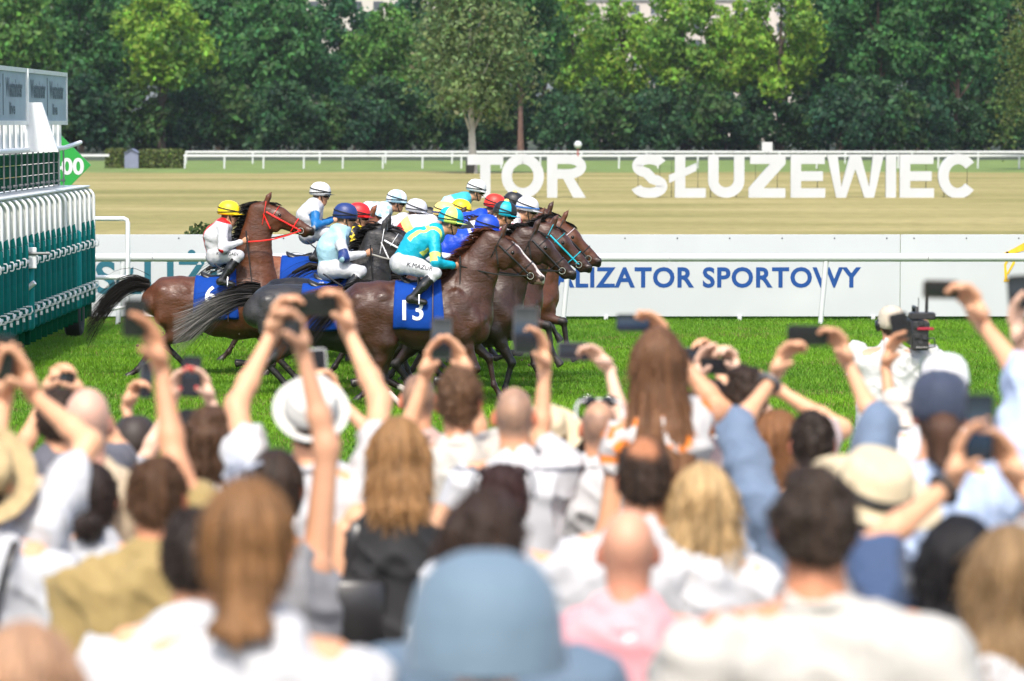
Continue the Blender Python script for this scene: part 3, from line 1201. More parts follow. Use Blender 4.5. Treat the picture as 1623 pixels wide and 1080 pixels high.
# clods of turf thrown up by the hooves, too small to count
ck = MB()
rgc = np.random.default_rng(31)
for i in range(46):
    c = P(rgc.choice([250, 420, 470, 600, 700, 860]) + rgc.normal() * 30, 585 - abs(rgc.normal()) * 34, 43.2 + rgc.random() * 6)
    r_ = .008 + .016 * rgc.random()
    ck.ball(c, (r_, r_ * .7, r_ * .8), 6, rot=Matrix.Rotation(rgc.random() * 3, 3, 'Y'))
tag(ck.build('flying_turf', material('turf_clod', (.045, .04, .018), .9, .4, 40)), 'dark specks of turf thrown up by the hooves', 'turf', kind='stuff')

# ================================================================== woodland, birches, flats behind
m_bark = material('bark_dark', (0.055, 0.040, 0.030), .9, .35, 3, .5, 12)
m_barkred = material('bark_red', (0.13, 0.075, 0.055), .9, .3, 3, .5, 12)
m_birch = material('birch_bark', (0.42, 0.40, 0.36), .8, .25, 1.5, .3, 10, dirt=((0.06, 0.05, 0.045), 2.2, .9), stretch=(1, 1, .35))
m_leaf = material('tree_leaf', attr=True, rough=.6, var=.15, scale=.35, trans=.45, spec=.2)


def tree_meshes(seed, h, cr, cb, nleaf, size, col, cvar=.4, bark=None, trunk_r=.25, lobes=16, droop=0.0, limb_n=7, wide=1.0, col2=None):
    """(trunk mesh, crown mesh) of one tree variety"""
    rg = np.random.default_rng(seed)
    tk = MB()
    top = h * .86
    bend = rg.normal(size=2) * .35
    tp = [(bend[0] * (t ** 2) + .12 * math.sin(5 * t + seed), bend[1] * t * t, top * t) for t in np.linspace(0, 1, 9)]
    tk.tube(tp, [trunk_r * (1.25 if i == 0 else 1) * (1 - .86 * i / 8) for i in range(9)], 9)
    ch = h - cb
    cl, rl = [], []
    for i in range(lobes):
        t = (i + .5) / lobes
        zz = cb + ch * (.06 + .86 * t)
        env = cr * (math.sin(math.pi * min(1, .16 + .80 * t)) ** .6) * (1 if t < .9 else .7)
        a = i * 2.399 + rg.random() * .8
        rr = env * (.35 + .45 * rg.random())
        cl.append((math.cos(a) * rr * wide, math.sin(a) * rr, zz))
        rl.append(max(.16 * cr + .3, env * (.42 + .22 * rg.random())))
    cl, rl = np.array(cl), np.array(rl)
    for i in rg.choice(lobes, min(limb_n, lobes), replace=False):
        z0 = max(cb * .75, cl[i, 2] - 2.2 * rl[i])
        f = min(.95, z0 / top)
        b0 = np.array([bend[0] * f * f, bend[1] * f * f, z0])
        mid = (b0 + cl[i]) / 2 + np.array([0, 0, -.25])
        tk.tube([b0, mid, cl[i]], [trunk_r * .34, trunk_r * .2, trunk_r * .08], 6)
    w = rl ** 2
    li = rg.choice(lobes, nleaf, p=w / w.sum())
    q = rg.normal(size=(nleaf, 3))
    q[:, 2] += .15
    q /= np.linalg.norm(q, axis=1)[:, None]
    cl2 = vnoise(q * 2 + li[:, None] * 7.3, 1.6, seed)            # clumps and gaps
    rad = np.clip(.70 + .38 * cl2 + .16 * rg.normal(size=nleaf), .1, 1.28)
    cen = cl[li] + q * (rl[li] * rad)[:, None] * np.array([1, 1, .82])
    if droop:
        d = np.clip(np.linalg.norm(cen[:, :2], axis=1) / cr, 0, 1.3)
        cen[:, 2] -= droop * d * d * (.5 + rg.random(nleaf))
    cen[:, 2] = np.maximum(cen[:, 2], .15)
    V, Q, C = leaf_cloud(cen, q, size, col, cvar, seed + 1)
    if col2 is not None:
        f = np.repeat((vnoise(cen, .28, seed + 5) > .15).astype(float) * .6, 4)
        C = C * (1 - f)[:, None] + (C / A3(col)) * A3(col2) * f[:, None]
    return tk.mesh('trunk', bark or m_bark, 60), np_mesh('crown', V, Q, m_leaf, col=C, smooth=False)


DARK = (0.064, 0.172, 0.052)
DEEP = (0.048, 0.142, 0.058)
MID = (0.098, 0.215, 0.046)
LIME = (0.215, 0.365, 0.045)
kinds = {
    'dark': [tree_meshes(s, 19.5, 4.6, 3.0, 7600, .30, DARK, .5, lobes=20) for s in (11, 12, 13)],
    'deep': [tree_meshes(s, 21, 4.4, 2.2, 7600, .30, DEEP, .5, lobes=20) for s in (21, 22)],
    'mid': [tree_meshes(s, 18.5, 4.8, 4.2, 7000, .29, MID, .5, lobes=18) for s in (31, 32)],
    'lime': [tree_meshes(s, 17.8, 4.4, 5.2, 5200, .29, LIME,   .45, lobes=15, col2=MID, trunk_r=.42) for s in (41, 42, 43)],
    'trunked': [tree_meshes(s, 20, 4.4, 6.6, 6600, .30, DARK, .5, bark=m_barkred, trunk_r=.30, lobes=18) for s in (51, 52)],
    'shrub': [tree_meshes(s, 4.6, 2.5, .25, 2600, .20, c, .5, trunk_r=.1, lobes=10, limb_n=4) for s, c in ((61, (.040, .100, .040)), (62, (.056, .120, .034)), (63, (.032, .088, .042)))],
}
WHERE = {}


def put_tree(kind, var, px, Y, sc, lab, grp, rz=0.0, cat='tree', name=None):
    tk, crn = kinds[kind][var % len(kinds[kind])]
    o = empty(name or ('shrub' if kind == 'shrub' else 'woodland_tree'), (P(px, 245, Y)[0], Y, 0), rz)
    o.scale = (sc * 1.08, sc * 1.08, sc * 1.12)
    link('trunk', tk, o)
    link('crown', crn, o)
    tag(o, lab, cat, grp)


row = [  # kind, variant, picture x, distance, size, what singles it out
    ('mid', 0, 30, 405, 1.0, 'mid green tree at the left edge above the starting gate'),
    ('dark', 0, 130, 418, 1.05, 'dark tree left of the yellow-green one, behind the 400 sign'),
    ('lime', 0, 255, 400, 1.0, 'yellow-green tree with dark trunk behind the grey shed'),
    ('dark', 1, 345, 425, 1.02, 'dark tree just right of the yellow-green tree'),
    ('dark', 2, 440, 415, .98, 'dark spreading tree above the white capped jockey at left'),
    ('deep', 0, 540, 425, .88, 'deep green tree left of the birch, above the red cap'),
    ('mid', 1, 610, 410, .80, 'mid green tree touching the left side of the birch'),
    ('deep', 1, 690, 430, 1.0, 'deep green tree right behind the birch trunk'),
    ('trunked', 0, 826, 400, 1.02, 'dark tree with thin trunk just right of the birch'),
    ('lime', 2, 905, 428, .95, 'green tree with pale patches above the letter R'),
    ('lime', 1, 985, 410, .88, 'bright green tree above the gap between the two words'),
    ('lime', 2, 1085, 405, .98, 'bright green tree above the slashed letter L'),
    ('lime', 1, 1160, 415, .86, 'bright green tree between two others above the letter U'),
    ('lime', 0, 1235, 408, 1.0, 'bright green tree above the letter Z'),
    ('dark', 0, 1330, 425, 1.08, 'dark tree above the letter W'),
    ('trunked', 1, 1394, 398, 1.0, 'dark tree with reddish trunk above the letter I'),
    ('deep', 0, 1455, 425, 1.06, 'deep green tree between two reddish trunks at right'),
    ('trunked', 0, 1518, 402, 1.02, 'dark tree with slim reddish trunk above the letter C'),
    ('deep', 1, 1600, 420, 1.08, 'deep green tree behind the drooping birch at the right edge'),
]
for i, (k, v, px, Y, sc, lab) in enumerate(row):
    put_tree(k, v, px, Y, sc, lab, 'trees of the wood', i * 1.3)
back = [('deep', 0, 70, 1.05), ('dark', 1, 190, 1.05), ('deep', 1, 300, 1.0), ('dark', 2, 400, 1.02), ('deep', 0, 480, .78), ('dark', 0, 575, .74),
        ('deep', 1, 650, .70), ('dark', 1, 770, 1.1), ('deep', 0, 860, 1.05), ('dark', 2, 950, .62), ('deep', 1, 1040, .66), ('dark', 0, 1120, .64),
        ('deep', 0, 1200, .62), ('dark', 1, 1285, .95), ('deep', 1, 1370, 1.1), ('dark', 2, 1480, 1.12), ('deep', 0, 1560, 1.12)]
SPOTS = [(18, 'the top banner of the starting gate'), (72, 'the white housing of the gate'), (122, 'the 400 sign'), (172, 'the small clipped hedge'), (212, 'the grey shed'),
         (252, 'the long clipped hedge'), (300, 'the left end of the far rail'), (355, 'the yellow capped jockey'), (405, 'the red bridled horse ears'), (455, 'the red bridled horse nose'), (512, 'the white capped jockey at left'),
         (560, 'the navy helmet'), (605, 'the gap right of the red cap'), (650, 'the plain white cap'), (700, 'the cream cap'), (747, 'the birch trunk'), (790, 'the letter T'),
         (835, 'the letter O'), (890, 'the letter R'), (950, 'the gap between the two words'), (1000, 'the left edge of the letter S'), (1050, 'the right edge of the letter S'), (1095, 'the slashed letter L'),
         (1150, 'the letter U'), (1212, 'the letter Z'), (1275, 'the E before W'), (1330, 'the left half of the W'), (1380, 'the right half of the W'), (1425, 'the letter I'), (1462, 'the E before C'),
         (1515, 'the letter C'), (1565, 'the grass right of the C'), (1612, 'the right end of the rail')]
for i, (k, v, px, sc) in enumerate(back):
    spot = min(SPOTS, key=lambda q: abs(q[0] - px))[1]
    put_tree(k, v, px, 452 + (i * 37) % 23, sc, 'back row tree deep in the wood above ' + spot, 'back trees of the wood', i * 2.1)
for i, (px, spot) in enumerate(SPOTS):
    put_tree('shrub', i, px, 388 + (i * 29) % 26, 1.15 + .45 * ((i * 7) % 5) / 4, 'dark shrub at the foot of the wood above ' + spot, 'undergrowth shrubs', i * 1.7, 'shrub')

# the birch between camera and wood, the drooping birch at the right
bk, bc = tree_meshes(71, 15.2, 4.1, 3.2, 9500, .17, (0.150, 0.215, 0.085), .4, bark=m_birch, trunk_r=.26, lobes=22, droop=1.7, wide=1.0)
o = empty('birch_tree', P(747, 276, 243) * np.array([1, 1, 0]))
link('trunk', bk, o)
link('crown', bc, o)
MB().lathe([(.34, 0), (.36, .05), (.34, 1.0), (.30, 1.02)], 12).build('trunk_wrap', m_iron, o, 60)
tag(o, 'grey-green birch with pale trunk standing behind the letter T', 'tree')
bk, bc = tree_meshes(73, 15.5, 4.2, 4.0, 6200, .15, (0.11, 0.15, 0.045), .4, bark=m_birch, trunk_r=.26, lobes=18, droop=4.2, limb_n=16)
o = empty('birch_tree', P(1660, 276, 262) * np.array([1, 1, 0]))
link('trunk', bk, o)
link('crown', bc, o)
tag(o, 'drooping pale birch with white branches cut by the right edge', 'tree')

# flats glimpsed through gaps in the tree tops
m_plaster = material('cream_plaster', (0.50, 0.47, 0.41), .85, .06, .4)
m_plaster2 = material('pink_plaster', (0.50, 0.45, 0.40), .85, .06, .4)
m_pane = material('window_pane', (0.06, 0.075, 0.09), .15, .1, 1)
m_roof = material('flat_roof', (0.2, 0.2, 0.2), .8)
wm = MB().box((0, 0, 0), (1.7, .10, 1.5), bev=.02).mesh('window', m_pane)
fm = MB().box((0, -.07, -.8), (1.9, .12, .1)).mesh('sill', m_board)
for (x0, x1, Y, hh, mat, lab) in ((-46, -6, 640, 26, m_plaster, 'cream block of flats glimpsed behind trees left of the birch'),
                                  (8, 52, 660, 24, m_plaster2, 'pinkish block of flats glimpsed behind the bright green trees')):
    o = empty('block_of_flats', ((x0 + x1) / 2, Y, 0))
    w = x1 - x0
    MB().box((0, 6, hh / 2), (w, 12, hh)).build('wall', mat, o)
    MB().box((0, 6, hh + .15), (w + .6, 12.6, .3)).build('roof', m_roof, o)
    for fl in range(3, int(hh // 3)):
        for c in range(int(w // 3.6)):
            q = link('window', wm, o, (-w / 2 + 2.2 + c * 3.6, -.02, fl * 3 + 1.6))
            link('sill', fm, q)
    tag(o, lab, 'building')

# thin summer air: one closed box of even, pale haze round the whole place
hz_m = bpy.data.materials.new('haze')
hz_m.use_nodes = True
hn = hz_m.node_tree
hn.nodes.remove(hn.nodes['Principled BSDF'])
pv = hn.nodes.new('ShaderNodeVolumePrincipled')
pv.inputs['Color'].default_value = (0.80, 0.90, 1.0, 1)
pv.inputs['Density'].default_value = 0.00006
hn.links.new(pv.outputs[0], hn.nodes['Material Output'].inputs['Volume'])
tag(MB().box((0, 1950, 19), (6400, 4400, 42)).build('haze', hz_m), kind='stuff')

# ================================================================== horses
HORSE_H = .0175
m_coat = material('horse_coat', attr=True, rough=.42, var=.34, scale=9, bump=.30, bscale=60, spec=.5, coat=.0, detail=8, stretch=(.38, 1, .75))
_nt = m_coat.node_tree
_nz = _nt.nodes.new('ShaderNodeTexNoise')          # sweat and dust: the gloss varies over the coat
_nz.inputs['Scale'].default_value = 6.5
_nz.inputs['Detail'].default_value = 7
_tc = _nt.nodes.new('ShaderNodeTexCoord')
_nt.links.new(_tc.outputs['Object'], _nz.inputs['Vector'])
_mr = _nt.nodes.new('ShaderNodeMapRange')
_mr.inputs['From Min'].default_value, _mr.inputs['From Max'].default_value = .35, .65
_mr.inputs['To Min'].default_value, _mr.inputs['To Max'].default_value = .30, .62
_nt.links.new(_nz.outputs['Fac'], _mr.inputs['Value'])
_nt.links.new(_mr.outputs[0], _nt.nodes['Principled BSDF'].inputs['Roughness'])
m_hair_h = material('horse_hair', attr=True, rough=.6, var=.25, scale=30, spec=.15)
m_cloth_blue = material('saddle_cloth_blue', (0.004, 0.045, 0.27), .8, .14, 5, .45, 9, spec=.15)
m_leather = material('black_leather', (0.018, 0.017, 0.017), .35, .2, 12, spec=.6)
m_metal = material('bit_metal', (0.7, 0.7, 0.7), .25, .05, 5, metal=1.0)
m_numwhite = material('number_white', (0.80, 0.80, 0.80), .6, .04, 4)
m_eye = material('eye_dark', (0.006, 0.004, 0.003), .08, 0, 1)
m_hoof = material('hoof', (0.03, 0.027, 0.025), .5, .2, 9)


def strap_mat(name, col):
    return material('strap_' + name, col, .45, .08, 8)


def pt(o, length, deg):
    """step from o (x, z) by length; deg from straight down, forward positive"""
    return (o[0] + length * math.sin(R(deg)), o[1] - length * math.cos(R(deg)))


def horse_geometry(pose):
    """all skeleton points in the side plane (x forward, z up)"""
    g = {}
    fore, hind = [], []
    el = (.50, .93)
    for (a1, a2, a3) in pose['fore']:
        kn = pt(el, .42, a1)
        ft = pt(kn, .30, a2)
        co = pt(ft, .115, a3)
        tip = pt(co, .085, a3 + 4)
        fore.append((el, kn, ft, co, tip, a3))
    hip = (-.55, 1.20)
    for (b0, b1, b2, b3) in pose['hind']:
        st = pt(hip, .42, b0)
        hk = pt(st, .44, b1)
        ft = pt(hk, .38, b2)
        co = pt(ft, .115, b3)
        tip = pt(co, .085, b3 + 4)
        hind.append((hip, st, hk, ft, co, tip, b3))
    low = min([l[4][1] for l in fore] + [l[5][1] for l in hind])
    g['dz'] = -low + pose.get('lift', 0) - .02
    g['fore'], g['hind'] = fore, hind
    g['withers'] = (.40, 1.50)
    g['poll'] = (pose['poll'][0], pose['poll'][1] - g['dz'])
    g['hdir'] = pose['head']          # degrees below horizontal, nose direction
    return g


def build_horse_mesh(pose, seed=0):
    g = horse_geometry(pose)
    s = SDF(HORSE_H)
    k = .07
    # trunk as stations: x, zc, rz, ry
    st = [(.66, 1.06, .25, .17), (.52, 1.10, .36, .235), (.30, 1.11, .385, .275), (.05, 1.13, .365, .300), (-.20, 1.18, .325, .285),
          (-.42, 1.245, .265, .275), (-.60, 1.25, .245, .26), (-.74, 1.20, .19, .19)]
    for a, b in zip(st[:-1], st[1:]):
        s.ecap((a[0], 0, a[1]), (b[0], 0, b[1]), (a[2], a[3]), (b[2], b[3]), (0, 1, 0), .05)
    s.ecap((.46, 0, 1.36), (.16, 0, 1.40), (.10, .07), (.07, .06), (0, 1, 0), .10)       # withers
    s.ecap((-.30, 0, 1.42), (-.62, 0, 1.40), (.07, .12), (.07, .10), (0, 1, 0), .08)     # croup
    # neck
    px, pz = g['poll']
    hd = R(g['hdir'])
    hx, hz = math.cos(hd), -math.sin(hd)
    ux, uz = math.sin(hd), math.cos(hd)             # forehead side
    n0, n1 = (.50, 1.22), (px - .045 * hx - .075 * ux, pz - .045 * hz - .085 * uz)
    mid = ((n0[0] + n1[0]) / 2 + pose.get('arch', (.0, .03))[0], (n0[1] + n1[1]) / 2 + pose.get('arch', (.0, .03))[1])
    s.ecap((n0[0], 0, n0[1]), (mid[0], 0, mid[1]), (.345, .185), (.240, .118), (0, 1, 0), .09)
    s.ecap((mid[0], 0, mid[1]), (n1[0], 0, n1[1]), (.240, .118), (.158, .092), (0, 1, 0), .06)
    # head: local axis along the nose
    HS, HU = 1.18, 1.0
    H = lambda t, u, y=0: (px + (hx * t + ux * u) * HS, y * HS, pz + (hz * t + uz * u) * HS)
    hs0 = len(s.P)
    s.ecap(H(.00, -.060), H(.17, -.072), (.105, .085), (.108, .100), (0, 1, 0), .04)     # skull
    s.ecap(H(.17, -.066), H(.40, -.066), (.095, .085), (.062, .052), (0, 1, 0), .04)     # face
    s.ecap(H(.40, -.066), H(.53, -.072), (.062, .052), (.050, .050), (0, 1, 0), .03)     # muzzle
    for sg in (-1, 1):
        s.ecap(H(.11, -.150, sg * .035), H(.20, -.145, sg * .035), (.100, .048), (.088, .042), (0, 1, 0), .03)  # cheek
        s.ecap(H(.14, -.018, sg * .062), H(.20, -.024, sg * .064), (.022, .022), (.018, .02), (0, 1, 0), .03)  # brow
        s.ell(H(.545, -.050, sg * .036), (.030, .022, .028), k=.02)                      # nostril rim
        s.cap(H(-.01, .015, sg * .055), H(-.035 + pose.get('ear', 0), .085, sg * .062), .032, .027, .02)
        s.cap(H(-.035 + pose.get('ear', 0), .08, sg * .062), H(-.04 + pose.get('ear', 0) * 1.6, .145, sg * .054), .026, .007, .015)
    s.ecap(H(.22, -.135), H(.46, -.125), (.035, .045), (.030, .038), (0, 1, 0), .035)    # lower jaw
    s.ell(H(.50, -.128), (.042, .036, .028), k=.02)                                       # chin
    s.ell(H(.565, -.078), (.026, .038, .034), k=.02)                                      # upper lip
    for i in range(hs0, len(s.P)):
        p = s.P[i]
        s.P[i] = (p[0], p[1], p[2], (p[3][0] * HS * HU, p[3][1] * HS), (p[4][0] * HS * HU, p[4][1] * HS), p[5], p[6], p[7]) if p[0] == 'c' else (p[0], p[1], p[2] * HS, p[3], p[4])
    # legs
    dy_f, dy_h = .135, .155
    for i, (el, kn, ft, co, tip, a3) in enumerate(g['fore']):
        y = (-1 if i == 0 else 1) * dy_f
        P3 = lambda q, yy=y: (q[0], yy, q[1])
        s.ecap((.42, y * 1.25, 1.36), (.66, y * 1.15, 1.06), (.10, .07), (.13, .085), (0, 1, 0), .035)   # shoulder blade
        s.ecap((.66, y * 1.1, 1.06), P3(el, y * 1.2), (.12, .08), (.10, .08), (0, 1, 0), .035)           # upper arm
        s.ecap((.36, y * 1.55, 1.14), P3(el, y * 1.4), (.12, .085), (.09, .07), (0, 1, 0), .03)          # triceps
        s.ell((.70, y * .62, .98), (.12, .10, .15), k=.03)                                               # breast
        m1 = ((el[0] * .6 + kn[0] * .4), (el[1] * .6 + kn[1] * .4))
        s.ecap(P3(el), P3(m1), (.105, .080), (.075, .058), (0, 1, 0), .06)
        s.ecap(P3(m1), P3(kn), (.072, .056), (.043, .042), (0, 1, 0), .03)
        s.ell(P3(kn), (.047, .044, .052), k=.025)
        s.ecap(P3(kn), P3(ft), (.036, .031), (.030, .026), (0, 1, 0), .02)
        s.ell(P3(ft), (.036, .033, .038), k=.02)
        s.cap(P3(ft), P3(co), .030, .033, .02)
        s.ecap(P3(co), P3(tip), (.040, .038), (.054, .050), (0, 1, 0), .010, .3)
    for i, (hip, stf, hk, ft, co, tip, b3) in enumerate(g['hind']):
        y = (-1 if i == 0 else 1) * dy_h
        P3 = lambda q, yy=y: (q[0], yy, q[1])
        s.ecap(P3((hip[0] - .02, hip[1] + .03)), P3(stf, y * 1.12), (.215, .125), (.125, .095), (0, 1, 0), .035)    # thigh
        s.ecap((-.36, y * 1.35, 1.34), P3(stf, y * 1.45), (.09, .07), (.08, .06), (0, 1, 0), .04)                   # stifle fold
        s.ecap((-.62, y * 1.25, 1.33), (-.66, y * 1.3, .98), (.11, .08), (.08, .06), (0, 1, 0), .03)
        s.ecap((-.74, y * .8, 1.18), P3((stf[0] - .12, stf[1] - .06)), (.11, .09), (.085, .07), (0, 1, 0), .07)     # hamstring
        m1 = (stf[0] * .55 + hk[0] * .45 - .015, stf[1] * .55 + hk[1] * .45)
        s.ecap(P3(stf, y * 1.05), P3(m1), (.115, .085), (.080, .062), (0, 1, 0), .06)
        s.ecap(P3(m1), P3(hk), (.075, .055), (.045, .040), (0, 1, 0), .03)
        s.ell(P3(hk), (.052, .042, .056), k=.03)
        d = A3((hk[0] - stf[0], hk[1] - stf[1]))
        s.cap(P3(hk), (hk[0] + d[0] * .06 - .035, y, hk[1] + .02), .034, .024, .02)        # point of hock
        s.ecap(P3(hk), P3(ft), (.042, .036), (.032, .028), (0, 1, 0), .025)
        s.ell(P3(ft), (.037, .034, .039), k=.02)
        s.cap(P3(ft), P3(co), .031, .034, .02)
        s.ecap(P3(co), P3(tip), (.041, .039), (.054, .050), (0, 1, 0), .010, .3)

    def nz(V):
        body = smoothstep(.75, 1.0, V[:, 2])
        return (vnoise(V, 5, seed) * .007 - (1 - np.abs(vnoise(V * np.array([1, 1, .45]), 6, seed + 1))) ** 5 * .008 - (1 - np.abs(vnoise(V * np.array([.8, 1, 1.3]), 13, seed + 2))) ** 8 * .003 + .003) * body
    V, Q = s.build(1, nz)
    V[:, 2] += g['dz']
    return V, Q, g


def horse(name, pose, loc, coat, points, label, *, sock=(), blaze=False, mane_col=None, tail_col=None, tail_tip=None, tail_pose=None,
          bridle=None, noseband=None, number=None, cloth=True, full=True, rz=0.0, browband=None, seed=0, geo=None, tail_len=1.0, face_shadow=None):
    o = empty(name, loc, rz)
    V, Q, g = geo if geo else build_horse_mesh(pose, seed)
    dz = g['dz']
    # coat colours: body, dark points on the legs, socks, blaze, muzzle
    z0 = V[:, 2] - dz
    C = np.repeat(A3(coat)[None, :], len(V), 0)
    C *= (1 + .16 * vnoise(V, 3.2, seed + 3) + .10 * vnoise(V, 9, seed + 4))[:, None]
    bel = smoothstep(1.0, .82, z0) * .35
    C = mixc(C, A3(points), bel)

    def leg_mask(pts, r):
        m = np.zeros(len(V))
        for a, b in zip(pts[:-1], pts[1:]):
            a_, b_ = A3((a[0], a[1] + dz)), A3((b[0], b[1] + dz))
            q = V[:, [0, 2]] - a_
            d = b_ - a_
            t = np.clip(q @ d / (d @ d), 0, 1)
            m = np.maximum(m, (np.linalg.norm(q - t[:, None] * d, axis=1) < r))
        return m
    for i, l in enumerate(g['fore']):
        side = (V[:, 1] < 0) if i == 0 else (V[:, 1] > 0)
        m = leg_mask([l[1], l[2], l[3], l[4]], .075) * side
        C = mixc(C, A3(points), m * .92)
        if ('f', i) in sock:
            C = mixc(C, (.60, .52, .46), leg_mask([l[2], l[3]], .055) * side * .95)
        C = mixc(C, (.03, .026, .024), leg_mask([((l[3][0] + l[4][0]) / 2, (l[3][1] + l[4][1]) / 2), l[4]], .06) * side)
    for i, l in enumerate(g['hind']):
        side = (V[:, 1] < 0) if i == 0 else (V[:, 1] > 0)
        m = leg_mask([l[2], l[3], l[4], l[5]], .08) * side
        C = mixc(C, A3(points), m * .85)
        if ('h', i) in sock:
            mid = (l[2][0] * .35 + l[3][0] * .65, l[2][1] * .35 + l[3][1] * .65)
            C = mixc(C, (.62, .54, .48), leg_mask([mid, l[3], l[4]], .06) * side * .95)
        C = mixc(C, (.03, .026, .024), leg_mask([((l[4][0] + l[5][0]) / 2, (l[4][1] + l[5][1]) / 2), l[5]], .06) * side)
    px, pz = g['poll'][0], g['poll'][1] + dz
    hd = R(g['hdir'])
    hx, hz, ux, uz = math.cos(hd), -math.sin(hd), math.sin(hd), math.cos(hd)
    HS = 1.18
    t_ = ((V[:, 0] - px) * hx + (V[:, 2] - pz) * hz) / HS
    u_ = ((V[:, 0] - px) * ux + (V[:, 2] - pz) * uz) / HS
    onhead = (t_ > -.02) & (u_ > -.22) & (V[:, 0] > .4)
    C = mixc(C, A3(points) * .8, onhead * smoothstep(.44, .56, t_) * .85)
    if blaze:
        bl = onhead * (t_ > .10) * (u_ > -.035 - .05 * smoothstep(.42, .5, t_)) * (np.abs(V[:, 1]) < .036 + .016 * smoothstep(.35, .5, t_)) * (t_ < .60)
        C = mixc(C, (.66, .58, .54), bl.astype(float))
        C = mixc(C, (.50, .30, .26), (onhead * (t_ > .52) * (u_ < -.08)).astype(float) * .7)
    nost = np.zeros(len(V))
    for sg in (-1, 1):
        c = A3((px + (hx * .552 + ux * -.058) * HS, sg * .060, pz + (hz * .552 + uz * -.058) * HS))
        nost = np.maximum(nost, np.linalg.norm((V - c) * np.array([1, 1, 1]), axis=1) < .023)
    C = mixc(C, (.012, .008, .008), nost)
    me = np_mesh('body', V, Q, m_coat, col=np.clip(C, .004, 1))
    link('body', me, o)
    bv = BVHTree.FromPolygons([tuple(v) for v in V.tolist()], [tuple(q) for q in Q.tolist()])
    H = lambda t, u, y=0.0: Vector((px + (hx * t + ux * u) * HS, y, pz + (hz * t + uz * u) * HS))
    # eyes
    for sg in (-1, 1):
        hit = bv.ray_cast(H(.175, -.045, sg * .3), Vector((0, -sg, 0)), .4)
        if hit[0]:
            MB().ball(hit[0] + Vector((0, -sg * .012, 0)), .025, 10).build('eye', m_eye, o, 180)
    # ---- mane: tapered locks rooted along the crest
    mc = A3(mane_col if mane_col is not None else points)
    rg = np.random.default_rng(seed + 9)
    locks_v, locks_q, locks_c = [], [], []
    nl = 420 if full else 60

    def lock(p0, dirs, w0, col):
        """a flat tapered strand through the points p0 + cumulative dirs"""
        pts = [A3(p0)]
        for d in dirs:
            pts.append(pts[-1] + A3(d))
        n = len(pts)
        sidev = unit(np.cross(pts[-1] - pts[0], rg.normal(size=3)))
        b0 = sum(len(v) for v in locks_v)
        VV = []
        for i, p in enumerate(pts):
            ww = w0 * (1 - (i / (n - 1)) ** 1.5 * .92)
            VV += [p - sidev * ww, p + sidev * ww]
        locks_v.append(np.array(VV))
        locks_q.append(np.array([(b0 + 2 * i, b0 + 2 * i + 1, b0 + 2 * i + 3, b0 + 2 * i + 2) for i in range(n - 1)]))
        locks_c.append(np.repeat((col * (.75 + .5 * rg.random()))[None, :], len(VV), 0))
    wx, wz = .34, 1.47 + dz
    for i in range(nl):
        t = i / (nl - 1)
        ex, ez = px - .06 * hx + .0 * ux, pz - .06 * hz + .01 * uz
        x, z = wx * (1 - t) + ex * t, wz * (1 - t) + ez * t
        dvec = unit((ex - wx, 0, ez - wz))
        nrm = A3((-dvec[2], 0, dvec[0]))
        start = Vector((x, 0, z)) + Vector(nrm) * .35
        hit = bv.ray_cast(start, -Vector(nrm), .7)
        if not hit[0]:
            continue
        p = A3(hit[0]) + A3((0, rg.normal() * .012, 0)) - nrm * .012
        back = pose.get('mane_wind', (-.55, .25))
        ln = .07 + .07 * rg.random()
        d0 = nrm * .6 + A3((back[0], rg.normal() * .35 - .15, back[1])) + rg.normal(size=3) * .16
        d0 = unit(d0)
        lock(p, [d0 * ln * .35, (d0 + A3((-.25, -.25, -.35))) * ln * .4, (d0 + A3((-.4, -.3, -.9))) * ln * .4], .010, mc)
    for i in range(26):                 # forelock
        p = A3(H(.0 + .03 * rg.random(), .02, rg.normal() * .03))
        d0 = unit(A3((hx * .6 + ux * .3 + rg.normal() * .2, rg.normal() * .25, hz * .6 + uz * .35)))
        lock(p, [d0 * .04, (d0 + A3((hx, 0, hz)) * .6) * .05, A3((hx, 0, hz)) * .05], .010, mc)
    VV, QQ, CC = np.concatenate(locks_v), np.concatenate(locks_q), np.concatenate(locks_c)
    tag(link('mane', np_mesh('mane', VV, QQ, m_hair_h, col=np.clip(CC, .004, 1)), o), kind='stuff')
    # ---- tail
    locks_v, locks_q, locks_c = [], [], []
    tp = tail_pose or [(-.83, 1.40), (-1.02, 1.44), (-1.25, 1.33), (-1.5, 1.12), (-1.65, .98)]
    tp = [A3((q[0], 0, q[1] + dz)) for q in tp]
    tcol = A3(tail_col if tail_col is not None else points)
    ttip = A3(tail_tip) if tail_tip is not None else tcol
    nt = 950 if full else 60
    for i in range(nt):
        sp = rg.normal(size=(2,))
        f = .55 + .5 * rg.random()
        pts = []
        droop = abs(rg.normal()) * .16
        for j, q in enumerate(tp):
            t = j / (len(tp) - 1)
            w = .028 + .062 * t ** 1.2
            qq = tp[0] + (q - tp[0]) * (1 if t < .4 else .4 + .6 * f if False else 1)
            pts.append(q * 1.0 + A3((rg.normal() * .012 * t, sp[0] * w * .55, sp[1] * w - droop * t * t)))
        n_use = 3 + int(rg.random() * (len(tp) - 2.01))
        n_use = min(max(n_use, 3), len(tp))
        pts = pts[:n_use]
        # resample for smooth bends
        tt = np.linspace(0, len(pts) - 1, 2 * len(pts))
        arr = np.array(pts)
        sm = np.stack([np.interp(tt, range(len(pts)), arr[:, d]) for d in range(3)], 1)
        sm[1:-1] = (sm[:-2] + 2 * sm[1:-1] + sm[2:]) / 4
        c = tcol * (.7 + .6 * rg.random())
        lock(sm[0], np.diff(sm, axis=0), .0042, c)
        m = len(locks_c[-1])
        g_ = (np.arange(m) // 2) / max(1, m // 2 - 1) * (n_use / len(tp))
